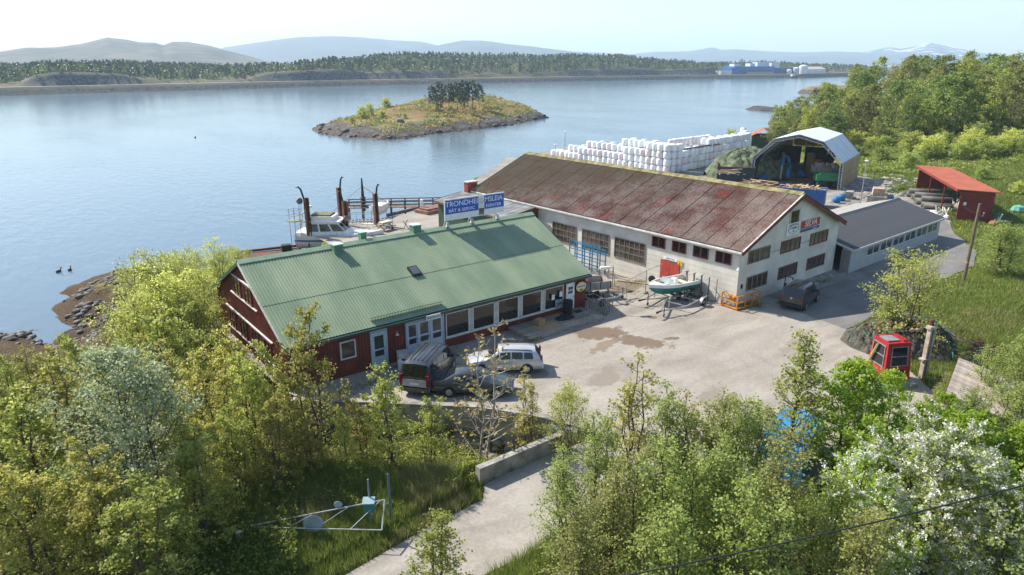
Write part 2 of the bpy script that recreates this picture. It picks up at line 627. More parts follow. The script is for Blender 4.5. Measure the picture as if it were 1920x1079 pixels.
def paving(name, base, dirt, pale, s1, s2, cracks=True, stains=()):
    m = bpy.data.materials.new(name)
    m.use_nodes = True
    nt = m.node_tree; n = nt.nodes; L = nt.links
    b = n['Principled BSDF']; b.inputs['Roughness'].default_value = .85; b.inputs['Specular IOR Level'].default_value = .25
    g = n.new('ShaderNodeNewGeometry')
    a = n.new('ShaderNodeTexNoise'); a.inputs['Scale'].default_value = s1; a.inputs['Detail'].default_value = 8; a.inputs['Roughness'].default_value = .6
    c = n.new('ShaderNodeTexNoise'); c.inputs['Scale'].default_value = s2; c.inputs['Detail'].default_value = 6; c.inputs['Roughness'].default_value = .7
    L.new(g.outputs['Position'], a.inputs['Vector']); L.new(g.outputs['Position'], c.inputs['Vector'])
    r = n.new('ShaderNodeValToRGB')
    r.color_ramp.elements[0].position = .30; r.color_ramp.elements[0].color = (*dirt, 1)
    r.color_ramp.elements[1].position = .70; r.color_ramp.elements[1].color = (*pale, 1)
    e = r.color_ramp.elements.new(.48); e.color = (*base, 1)
    L.new(a.outputs['Fac'], r.inputs['Fac'])
    r2 = n.new('ShaderNodeValToRGB')
    r2.color_ramp.elements[0].position = .3; r2.color_ramp.elements[0].color = (.8, .8, .8, 1)
    r2.color_ramp.elements[1].position = .65; r2.color_ramp.elements[1].color = (1.08, 1.08, 1.08, 1)
    L.new(c.outputs['Fac'], r2.inputs['Fac'])
    mx = n.new('ShaderNodeMix'); mx.data_type = 'RGBA'; mx.blend_type = 'MULTIPLY'; mx.inputs['Factor'].default_value = 1
    L.new(r.outputs['Color'], mx.inputs['A']); L.new(r2.outputs['Color'], mx.inputs['B'])
    out = mx.outputs['Result']
    if cracks:
        v = n.new('ShaderNodeTexVoronoi'); v.feature = 'DISTANCE_TO_EDGE'; v.inputs['Scale'].default_value = .16
        ds = n.new('ShaderNodeVectorMath'); ds.operation = 'MULTIPLY_ADD'; ds.inputs[1].default_value = (1.2, 1.2, 0)
        L.new(c.outputs['Color'], ds.inputs[0]); L.new(g.outputs['Position'], ds.inputs[2]); L.new(ds.outputs[0], v.inputs['Vector'])
        mr = n.new('ShaderNodeMapRange'); mr.inputs['From Max'].default_value = .012; mr.inputs['To Min'].default_value = .88; mr.inputs['To Max'].default_value = 1
        L.new(v.outputs['Distance'], mr.inputs['Value'])
        m2 = n.new('ShaderNodeMix'); m2.data_type = 'RGBA'; m2.blend_type = 'MULTIPLY'; m2.inputs['Factor'].default_value = 1
        L.new(out, m2.inputs['A']); L.new(mr.outputs['Result'], m2.inputs['B'])
        out = m2.outputs['Result']
    # wheel-worn streaks
    mp = n.new('ShaderNodeMapping'); mp.inputs['Rotation'].default_value = (0, 0, .45); mp.inputs['Scale'].default_value = (.10, .95, 1)
    dv = n.new('ShaderNodeVectorMath'); dv.operation = 'MULTIPLY_ADD'; dv.inputs[1].default_value = (3.0, 3.0, 0)
    L.new(a.outputs['Color'], dv.inputs[0]); L.new(g.outputs['Position'], dv.inputs[2]); L.new(dv.outputs[0], mp.inputs['Vector'])
    st_ = n.new('ShaderNodeTexNoise'); st_.inputs['Scale'].default_value = 1.0; st_.inputs['Detail'].default_value = 4
    L.new(mp.outputs['Vector'], st_.inputs['Vector'])
    ms = n.new('ShaderNodeMapRange'); ms.inputs['From Min'].default_value = .32; ms.inputs['From Max'].default_value = .62; ms.inputs['To Min'].default_value = .82; ms.inputs['To Max'].default_value = 1.06
    L.new(st_.outputs['Fac'], ms.inputs['Value'])
    m3 = n.new('ShaderNodeMix'); m3.data_type = 'RGBA'; m3.blend_type = 'MULTIPLY'; m3.inputs['Factor'].default_value = 1
    L.new(out, m3.inputs['A']); L.new(ms.outputs['Result'], m3.inputs['B'])
    out = m3.outputs['Result']
    # old oil and mud stains, each a noisy blot: (x, y, radius along, radius across, turn, colour)
    for (sx_, sy_, ra, rb_, tn_, cl_) in stains:
        mq = n.new('ShaderNodeMapping'); mq.vector_type = 'TEXTURE'
        mq.inputs['Location'].default_value = (sx_, sy_, 0); mq.inputs['Rotation'].default_value = (0, 0, tn_); mq.inputs['Scale'].default_value = (ra, rb_, 1)
        L.new(g.outputs['Position'], mq.inputs['Vector'])
        ln = n.new('ShaderNodeVectorMath'); ln.operation = 'LENGTH'; L.new(mq.outputs['Vector'], ln.inputs[0])
        nz = n.new('ShaderNodeTexNoise'); nz.inputs['Scale'].default_value = 1.3; nz.inputs['Detail'].default_value = 7; nz.inputs['Roughness'].default_value = .62
        L.new(g.outputs['Position'], nz.inputs['Vector'])
        ax_ = n.new('ShaderNodeMath'); ax_.operation = 'MULTIPLY_ADD'; ax_.inputs[1].default_value = 2.4
        L.new(nz.outputs['Fac'], ax_.inputs[0]); L.new(ln.outputs['Value'], ax_.inputs[2])
        mk = n.new('ShaderNodeMapRange'); mk.inputs['From Min'].default_value = 2.30; mk.inputs['From Max'].default_value = 2.05; mk.inputs['To Max'].default_value = .85
        L.new(ax_.outputs[0], mk.inputs['Value'])
        m4 = n.new('ShaderNodeMix'); m4.data_type = 'RGBA'; m4.inputs['B'].default_value = (*cl_, 1)
        L.new(mk.outputs['Result'], m4.inputs['Factor']); L.new(out, m4.inputs['A'])
        out = m4.outputs['Result']
    L.new(out, b.inputs['Base Color'])
    bp = n.new('ShaderNodeBump'); bp.inputs['Strength'].default_value = .25; bp.inputs['Distance'].default_value = .03
    L.new(c.outputs['Fac'], bp.inputs['Height']); L.new(bp.outputs['Normal'], b.inputs['Normal'])
    return m


_MUD = (.135, .092, .058)
CONC = paving('yard_concrete', (.315, .283, .243), (.25, .218, .183), (.365, .335, .292), .22, 5.0, True,
              [(32.3, 31.7, 2.0, 1.15, -.5, _MUD), (33.3, 28.9, 1.9, 1.0, -1.1, _MUD), (31.0, 30.0, 1.5, .5, .3, (.20, .15, .105)), (35.5, 28.0, .5, .3, -.6, _MUD), (37.5, 31.6, .6, .25, -.5, _MUD),
               (27.5, 26.5, 1.6, .7, .4, (.22, .185, .15)), (24.6, 29.2, .8, .5, .4, (.17, .15, .13)), (41.5, 22.5, 2.4, .5, .2, (.24, .205, .17)), (30.5, 20.5, 1.4, 1.0, 1.0, (.22, .19, .155)), (41.0, 38.0, 2.2, 1.6, .3, (.16, .12, .075)), (44.6, 33.0, .8, 3.0, .05, (.17, .135, .09))])
ASPH = paving('road_asphalt', (.182, .175, .168), (.145, .138, .132), (.222, .213, .20), .30, 8.0)
GRAV = paving('lot_gravel', (.26, .24, .215), (.17, .155, .14), (.34, .32, .29), .25, 6.0, False)
LANEM = paving('lane_concrete', (.315, .288, .252), (.25, .222, .19), (.375, .35, .315), .35, 6.0)
sheet('yard', YARD, 0.0, CONC, 1.5)
sheet('gravel_lot', LOT, -0.008, GRAV, 2.0)
sheet('road', ROAD, 0.006, ASPH, 1.2)
sheet('lane', LANE, -0.004, LANEM, 1.5)
# the moat edge: retaining wall below the yard and parapet along the lane
CONW = M('weathered_concrete', (.26, .245, .215), .9, var=.35, vs=1.5, bump=.4, bs=6, space='World')
RW = [(11.7, 35.2), (14.45, 32.9), (19.5, 28.2), (21.3, 25.7), (22.6, 22.8)]
t = thing('retaining_wall', 'long low concrete retaining wall holding the yard edge behind the parked cars', 'wall')
for (x0, y0), (x1, y1) in zip(RW, RW[1:]):
    mb = MB()
    dx, dy = x1 - x0, y1 - y0
    l = math.hypot(dx, dy)
    nx, ny = -dy / l * .42, dx / l * .42
    ex, ey = dx / l * .0, dy / l * .0
    mb.prism([(x0 - nx - ex, y0 - ny - ey), (x1 - nx, y1 - ny), (x1, y1), (x0, y0)], -3.2, .10)
    mb.build('wall_section', CONW, t)
t = thing('parapet_wall', 'grey concrete parapet wall along the lane beside the ditch', 'wall', (15.2, 22.0, 0))
for k in range(3):
    MB().box((.85 + k * 1.72, .17, -.9), (1.70, .34, 3.4)).build('wall_section', CONW, t)
t = thing('concrete_ledge', 'low broken concrete ledge at the head of the ditch', 'wall', (21.4, 23.4, 0))
MB().box((0, 0, -.75), (1.5, .5, 1.6), rz=-.9).build('wall_section', CONW, t)

# ---- islands and skerries
def island(name, outline, top, mat, n=64, base=-5.5, rough=.5):
    """outline: world points of the water line; top(u,v) gives the height above water"""
    cx = sum(p[0] for p in outline) / len(outline)
    cy = sum(p[1] for p in outline) / len(outline)
    px = np.array([p[0] for p in outline]); py = np.array([p[1] for p in outline])
    x0, x1, y0, y1 = px.min() - 4, px.max() + 4, py.min() - 4, py.max() + 4
    X, Y = np.meshgrid(np.linspace(x0, x1, n), np.linspace(y0, y1, n), indexing='ij')
    sd = poly_sd(X, Y, outline) + 1.2 * fbm(X, Y, 6) * rough
    Z = top(X, Y, sd) + SEA
    V = np.stack([X, Y, Z], -1).reshape(-1, 3)
    i = np.arange(n - 1)[:, None] * n + np.arange(n - 1)[None]
    F = np.stack([i, i + n, i + n + 1, i + 1], -1).reshape(-1, 4)
    return tag(ob(name, npmesh(name, V, F, mat, True)), kind='structure')


def island_material():
    m = bpy.data.materials.new('islet_heath')
    m.use_nodes = True
    nt = m.node_tree; n = nt.nodes; L = nt.links
    b = n['Principled BSDF']; b.inputs['Roughness'].default_value = .9
    g = n.new('ShaderNodeNewGeometry')
    n1 = n.new('ShaderNodeTexNoise'); n1.inputs['Scale'].default_value = .12; n1.inputs['Detail'].default_value = 7
    n3 = n.new('ShaderNodeTexNoise'); n3.inputs['Scale'].default_value = .8; n3.inputs['Detail'].default_value = 8; n3.inputs['Roughness'].default_value = .7
    for q in (n1, n3): L.new(g.outputs['Position'], q.inputs['Vector'])
    r = n.new('ShaderNodeValToRGB')
    r.color_ramp.elements[0].position = .36; r.color_ramp.elements[0].color = (.10, .12, .025, 1)
    r.color_ramp.elements[1].position = .66; r.color_ramp.elements[1].color = (.22, .20, .06, 1)
    e = r.color_ramp.elements.new(.5); e.color = (.19, .105, .032, 1)
    L.new(n1.outputs['Fac'], r.inputs['Fac'])
    r3 = n.new('ShaderNodeValToRGB')
    r3.color_ramp.elements[0].position = .38; r3.color_ramp.elements[0].color = (.03, .025, .022, 1)
    r3.color_ramp.elements[1].position = .66; r3.color_ramp.elements[1].color = (.20, .18, .16, 1)
    e = r3.color_ramp.elements.new(.52); e.color = (.05, .042, .036, 1)
    L.new(n3.outputs['Fac'], r3.inputs['Fac'])
    sx = n.new('ShaderNodeSeparateXYZ'); L.new(g.outputs['Position'], sx.inputs[0])
    ad = n.new('ShaderNodeMath'); ad.operation = 'MULTIPLY_ADD'; ad.inputs[1].default_value = 2.6
    L.new(n3.outputs['Fac'], ad.inputs[0]); L.new(sx.outputs['Z'], ad.inputs[2])
    mr = n.new('ShaderNodeMapRange'); mr.inputs['From Min'].default_value = .35; mr.inputs['From Max'].default_value = .75
    L.new(ad.outputs[0], mr.inputs['Value'])
    mw = n.new('ShaderNodeMapRange'); mw.inputs['From Min'].default_value = -1.6; mw.inputs['From Max'].default_value = -.9
    L.new(ad.outputs[0], mw.inputs['Value'])
    m0 = n.new('ShaderNodeMix'); m0.data_type = 'RGBA'; m0.inputs['A'].default_value = (.06, .032, .014, 1)
    L.new(mw.outputs['Result'], m0.inputs['Factor']); L.new(r3.outputs['Color'], m0.inputs['B'])
    m2 = n.new('ShaderNodeMix'); m2.data_type = 'RGBA'
    L.new(mr.outputs['Result'], m2.inputs['Factor']); L.new(m0.outputs['Result'], m2.inputs['A']); L.new(r.outputs['Color'], m2.inputs['B'])
    L.new(m2.outputs['Result'], b.inputs['Base Color'])
    bp = n.new('ShaderNodeBump'); bp.inputs['Strength'].default_value = .9; bp.inputs['Distance'].default_value = .5
    L.new(n3.outputs['Fac'], bp.inputs['Height']); L.new(bp.outputs['Normal'], b.inputs['Normal'])
    return m


ISLM = island_material()
ISL = [at(*p, SEA) for p in [(571, 245), (600, 254), (650, 259), (710, 264), (770, 262), (830, 252), (900, 245), (965, 236), (1037, 222), (1010, 212), (960, 206), (900, 203), (830, 203), (760, 208), (690, 218), (630, 232), (590, 238)]]
KN1, KN2 = at(880, 214, SEA), at(760, 228, SEA)


def isl_top(X, Y, sd):
    h = -2.5 + 3.6 * smooth01((sd + 3) / 8)
    h += 1.8 * smooth01((sd - 3) / 14)
    h += 4.2 * np.exp(-((X - KN1[0]) ** 2 + (Y - KN1[1]) ** 2) / 24 ** 2) * smooth01(sd / 8)
    h += 2.0 * np.exp(-((X - KN2[0]) ** 2 + (Y - KN2[1]) ** 2) / 15 ** 2) * smooth01(sd / 8)
    return h + .7 * fbm(X, Y, 7) + .5 * fbm(X, Y, 2.6) * smooth01((9 - sd) / 6)


tag(island('islet', ISL, isl_top, ISLM, 120), 'rocky islet with heath, shrubs and a clump of pines in the sound', 'islet')
SK = M('skerry_rock', (.055, .05, .045), .85, var=.5, vs=.5, space='World', bump=.8, bs=.8)
for i, (pts, hh) in enumerate([([(1390, 206), (1420, 209), (1468, 211), (1474, 208), (1440, 204), (1410, 203)], 1.3), ([(1474, 207), (1500, 207), (1505, 204), (1480, 203.5)], .7),
                               ([(1493, 175), (1530, 178), (1590, 177.5), (1614, 175), (1590, 169.5), (1540, 168.5), (1510, 171)], 3.2)]):
    tp = (lambda H: (lambda X, Y, sd: -2 + (2 + H) * smooth01((sd + 2.5) / 7) + .8 * H * .3 * fbm(X, Y, 5)))(hh)
    tag(island('skerry', [at(*p, SEA) for p in pts], tp, ISLM if i == 2 else SK, 48),
        ['low dark bare skerry in the water beyond the white bales', 'smallest dark skerry close to the wooded point', 'low grassy skerry with one bush off the far factory'][i], 'skerry')

# ---- far shore: rip-rap, road, rock cuts and wooded hill
SHX = [-300, 0, 320, 640, 960, 1280, 1500, 1640, 1760]
SHY = [196, 181, 172, 163, 156, 150, 147, 143, 139]
HX = [-300, 0, 120, 200, 300, 450, 520, 560, 600, 640, 720, 800, 850, 950, 1050, 1130, 1200, 1300, 1400, 1480, 1560, 1640, 1760]
HH = [9, 8, 9, 10, 10, 8, 7.5, 6.5, 9, 13, 18, 20, 21, 21, 20.5, 19, 16, 12, 9, 11, 8, 3, .5]
DD = np.array([-4, 0, 4, 7, 15, 16.5, 20, 24, 36, 60, 90, 130, 180, 240, 300, 380, 470, 560])
farm = bpy.data.materials.new('far_heath')
farm.use_nodes = True
_n = farm.node_tree.nodes; _L = farm.node_tree.links
_b = _n['Principled BSDF']; _b.inputs['Roughness'].default_value = .95
_g = _n.new('ShaderNodeNewGeometry')
_a = _n.new('ShaderNodeTexNoise'); _a.inputs['Scale'].default_value = .022; _a.inputs['Detail'].default_value = 8; _a.inputs['Roughness'].default_value = .65
_L.new(_g.outputs['Position'], _a.inputs['Vector'])
_r = _n.new('ShaderNodeValToRGB')
_r.color_ramp.elements[0].position = .36; _r.color_ramp.elements[0].color = (.035, .052, .014, 1)
_r.color_ramp.elements[1].position = .68; _r.color_ramp.elements[1].color = (.11, .12, .04, 1)
_e = _r.color_ramp.elements.new(.5); _e.color = (.075, .06, .028, 1)
_L.new(_a.outputs['Fac'], _r.inputs['Fac'])
# steep faces are bare rock, its colour darkened to carry their shadow side
_sx = _n.new('ShaderNodeSeparateXYZ'); _L.new(_g.outputs['Normal'], _sx.inputs[0])
_mr = _n.new('ShaderNodeMapRange'); _mr.inputs['From Min'].default_value = .80; _mr.inputs['From Max'].default_value = .93
_L.new(_sx.outputs['Z'], _mr.inputs['Value'])
_rk = _n.new('ShaderNodeTexNoise'); _rk.inputs['Scale'].default_value = .5; _rk.inputs['Detail'].default_value = 6
_L.new(_g.outputs['Position'], _rk.inputs['Vector'])
_rr = _n.new('ShaderNodeValToRGB'); _rr.color_ramp.elements[0].color = (.022, .024, .027, 1); _rr.color_ramp.elements[1].color = (.15, .15, .15, 1)
_rr.color_ramp.elements[0].position = .35; _rr.color_ramp.elements[1].position = .7
_L.new(_rk.outputs['Fac'], _rr.inputs['Fac'])
_m2 = _n.new('ShaderNodeMix'); _m2.data_type = 'RGBA'
_L.new(_mr.outputs['Result'], _m2.inputs['Factor']); _L.new(_rr.outputs['Color'], _m2.inputs['A']); _L.new(_r.outputs['Color'], _m2.inputs['B'])
_L.new(_m2.outputs['Result'], _b.inputs['Base Color'])


def cut_h(px):
    """height of the blasted rock face along the far road"""
    return np.interp(px, [-300, 40, 70, 110, 230, 280, 320, 460, 500, 560, 640, 690, 740, 830, 850, 1000, 1060, 1180, 1250, 1330, 1400, 1480, 1500, 1760],
                     [2, 2, 7, 9, 7.5, 3, 1.5, 1.5, 6, 8, 8, 6, 7, 6, 2.5, 2, 5, 8, 6, 9, 12, 10, 4, .5])


cols = np.arange(-300, 1762, 6.0)
FV = []
for px in cols:
    sx_, sy_ = at(px, float(np.interp(px, SHX, SHY)), SEA)
    l = math.hypot(sx_, sy_)
    ux, uy = sx_ / l, sy_ / l
    H_ = float(np.interp(px, HX, HH))
    c_ = min(float(cut_h(px)), H_ + 4)
    for d in DD:
        x, y = sx_ + ux * d, sy_ + uy * d
        if 1334 < px < 1650 and 7 <= d <= 90:
            z = 1.8 if d <= 60 else 1.8 + c_
        elif d < 20:
            z = float(np.interp(d, [-4, 0, 4, 7, 15, 16.5, 20], [-5, -3.0, -.6, 1.7, 1.8, 1.9, 1.9 + c_ * .75]))
            z += (.7 * float(fbm(x, y, 5)) if d in (0, 4) else 0)
        else:
            z = float(np.interp(d, [20, 24, 190, 300, 560], [1.9 + c_ * .75, 1.9 + c_, max(H_, c_ * .8), H_ * .85, -3]))
            z += 5.5 * float(fbm(x, y, 90)) * min(1, H_ / 12) * min(1, (d - 20) / 40) + 1.2 * float(fbm(x, y, 22)) * min(1, H_ / 8)
        FV.append((x, y, z))
nc, nr = len(cols), len(DD)
i = np.arange(nc - 1)[:, None] * nr + np.arange(nr - 1)[None]
FF = np.stack([i, i + nr, i + nr + 1, i + 1], -1).reshape(-1, 4)
FV = np.array(FV)
tag(ob('far_shore', npmesh('far_shore', FV, FF, farm)), kind='structure')
# the road along the far shore
rp = []
for px in cols[2:-2]:
    sx_, sy_ = at(px, float(np.interp(px, SHX, SHY)), SEA)
    l = math.hypot(sx_, sy_)
    for d in (8, 14):
        rp.append((sx_ * (1 + d / l), sy_ * (1 + d / l), 1.95))
k = len(cols) - 4
tag(ob('far_road', npmesh('far_road', np.array(rp), np.array([(2 * q, 2 * q + 2, 2 * q + 3, 2 * q + 1) for q in range(k - 1)]), M('far_asphalt', (.50, .47, .44), .9, space='World'))), kind='structure')


def far_ground(px, d):
    c = (px - cols[0]) / 6.0
    i0 = int(max(0, min(nc - 2, math.floor(c))))
    fr = c - i0
    z = []
    P = []
    for q in (i0, i0 + 1):
        col = FV[q * nr:(q + 1) * nr]
        P.append([np.interp(d, DD, col[:, k]) for k in range(3)])
    return tuple(P[0][k] * (1 - fr) + P[1][k] * fr for k in range(3))


# ---- distant hills and mountains
def ridge(name, sky, D, mat, rough, seed, kind=True, foot=.7):
    xs_ = [p[0] for p in sky]; ys_ = [p[1] for p in sky]
    C = np.arange(xs_[0], xs_[-1] + 1, 5.0)
    rows = [(foot, 0), (foot + (1 - foot) * .3, .30), (foot + (1 - foot) * .55, .58), (foot + (1 - foot) * .8, .84), (1, 1), (1.07, .85), (1.2, 0)]
    V = []
    for px in C:
        y = float(np.interp(px, xs_, ys_))
        x0, y0, z0 = far(px, y, D)
        for k, (f, hgt) in enumerate(rows):
            x, yy = x0 * f, y0 * f
            z = SEA - 4 + (z0 - SEA + 4) * hgt
            z += rough * (z0 - SEA) * .16 * float(fbm(x + seed * 131, yy, D * .055)) * (0.45 if k == 4 else 1) * (0 if k in (0, 6) else 1)
            V.append((x, yy, z))
    n_, r_ = len(C), len(rows)
    i = np.arange(n_ - 1)[:, None] * r_ + np.arange(r_ - 1)[None]
    F = np.stack([i, i + r_, i + r_ + 1, i + 1], -1).reshape(-1, 4)
    return tag(ob(name, npmesh(name, np.array(V), F, mat, True)), kind='structure')


HILLM = M('hill_heath', (.055, .07, .045), .95, var=.4, vs=.012, space='World', col2=(.13, .115, .09), detail=9)
MTM = M('mountain_rock', (.07, .085, .09), .95, var=.3, vs=.004, space='World', detail=8)
SNOWM = M('mountain_snow', (.07, .085, .09), .9, var=.2, vs=.0065, space='World', col2=(.85, .85, .85), fac=(.56, .62), detail=8)
ridge('hill', [(-260, 112), (-100, 104), (0, 97), (50, 90), (100, 90), (150, 84), (200, 71), (240, 75), (260, 79), (290, 80), (307, 85), (322, 79), (350, 79), (390, 86), (430, 97), (470, 107), (500, 116), (560, 120), (600, 128)], 2300, HILLM, .8, 1)
ridge('mountain', [(380, 110), (420, 90), (480, 81), (560, 70), (620, 68.5), (680, 71), (740, 77), (790, 79), (840, 90), (900, 104), (960, 120)], 5200, MTM, .35, 2)
ridge('mountain', [(640, 122), (720, 103), (770, 96), (830, 84), (865, 77), (905, 77), (950, 83), (1000, 88), (1050, 95), (1120, 104), (1200, 112), (1260, 122)], 4300, MTM, .5, 3)
ridge('mountain', [(1000, 108), (1080, 98), (1180, 102), (1230, 98), (1290, 97), (1320, 92), (1335, 89), (1352, 94), (1380, 93), (1430, 97), (1500, 99), (1560, 97), (1640, 100), (1700, 98), (1800, 104), (1920, 108), (2050, 108), (2200, 112)], 6200, MTM, .5, 4)
ridge('mountain', [(1560, 108), (1610, 101), (1640, 95), (1668, 89), (1690, 93), (1720, 87), (1745, 82), (1770, 86), (1800, 92), (1840, 100), (1900, 105), (2000, 110)], 6900, SNOWM, .7, 5)
ridge('far_islands', [(1480, 127), (1600, 128), (1660, 127), (1700, 124), (1730, 122), (1790, 126), (1900, 127), (2050, 127)], 2000, HILLM, .6, 6, foot=.85)
# hazy sea air over the sound
air = bpy.data.materials.new('sea_haze')
air.use_nodes = True
_n = air.node_tree.nodes
_n.remove(_n['Principled BSDF'])
pv = _n.new('ShaderNodeVolumePrincipled')
pv.inputs['Color'].default_value = (.66, .84, 1.0, 1)
pv.inputs['Density'].default_value = 0.00017
pv.inputs['Anisotropy'].default_value = 0.1
air.node_tree.links.new(pv.outputs[0], _n['Material Output'].inputs['Volume'])
mb = MB()
mb.b2((-9500, -9500, -8.0), (9500, 9500, 330))
tag(mb.build('haze', air), kind='stuff')

# ------------------------------------------------------------------ materials of the buildings
RED = M('red_cladding', (.165, .035, .022), .65, var=.25, vs=.9, bump=.15, bs=20)
GREENTIN = M('green_tin', (.19, .265, .165), .5, var=.12, vs=.5, col2=(.25, .305, .195), spec=.35, detail=9, space='World', stretch=(1.3, .3, 1), rnd=.035)
GREENDK = M('dark_green_trim', (.028, .065, .055), .5, var=.2)
GREENVENT = M('green_vent', (.085, .20, .13), .5, var=.15)
TRIM = M('pale_trim', (.48, .46, .42), .7, var=.2, vs=4)
SILL = M('grey_white_sill', (.62, .62, .60), .6, var=.12, vs=4)
BLUEDOOR = M('pale_blue_paint', (.42, .53, .60), .5, var=.08, vs=3)
GLASS = M('window_glass', (.018, .018, .017), .04, var=.3, vs=1.0, spec=.6)
GLASS2 = M('dusty_glass', (.06, .052, .046), .12, var=.45, vs=1.6, spec=.55, rnd=.35)
HALLW = M('hall_white_render', (.64, .60, .52), .85, var=.13, vs=.7, col2=(.70, .665, .59), bump=.12, bs=9, space='World')
MAROON = M('maroon_paint', (.135, .028, .022), .6, var=.25, vs=3)
WINRED = M('red_brown_frame', (.20, .045, .032), .55, var=.2, vs=4)
STEELFR = M('brown_steel_frame', (.22, .17, .12), .6, var=.25, vs=5)
DOORRED = M('red_door_paint', (.40, .055, .035), .55, var=.15, vs=2)
GREYTIN = M('slate_grey_roof', (.060, .062, .068), .5, var=.15, vs=.7)
ANNEXW = M('pale_grey_boards', (.45, .47, .47), .7, var=.08, vs=2, bump=.1)
WOODG = M('weathered_wood', (.27, .235, .19), .85, var=.3, vs=3.0, stretch=(1, 6, 6), rnd=.22)
WOODR = M('raw_wood', (.46, .33, .19), .8, var=.25, vs=4, rnd=.25)
DARK = M('dark_interior', (.015, .015, .015), .9)
WHITE = M('white_paint', (.76, .76, .74), .45, var=.06, vs=3)
BLUEPL = M('sign_blue', (.014, .095, .46), .4, var=.08, vs=2)
SIGNRED = M('sign_red', (.42, .022, .022), .45, var=.06)
BLACK = M('black_paint', (.012, .012, .013), .5, var=.2)
YELLOW = M('yellow_paint', (.68, .42, .02), .5, var=.08)
GALV = M('galvanised_steel', (.42, .43, .44), .42, metal=.6, var=.18, vs=6)
RUST = M('rusty_steel', (.115, .042, .028), .8, var=.45, vs=2.2, col2=(.19, .07, .035), bump=.3, bs=10)
RUBBER = M('black_rubber', (.016, .016, .017), .75, var=.3, vs=8)
LAMPW = M('lamp_shade_white', (.7, .7, .7), .35)


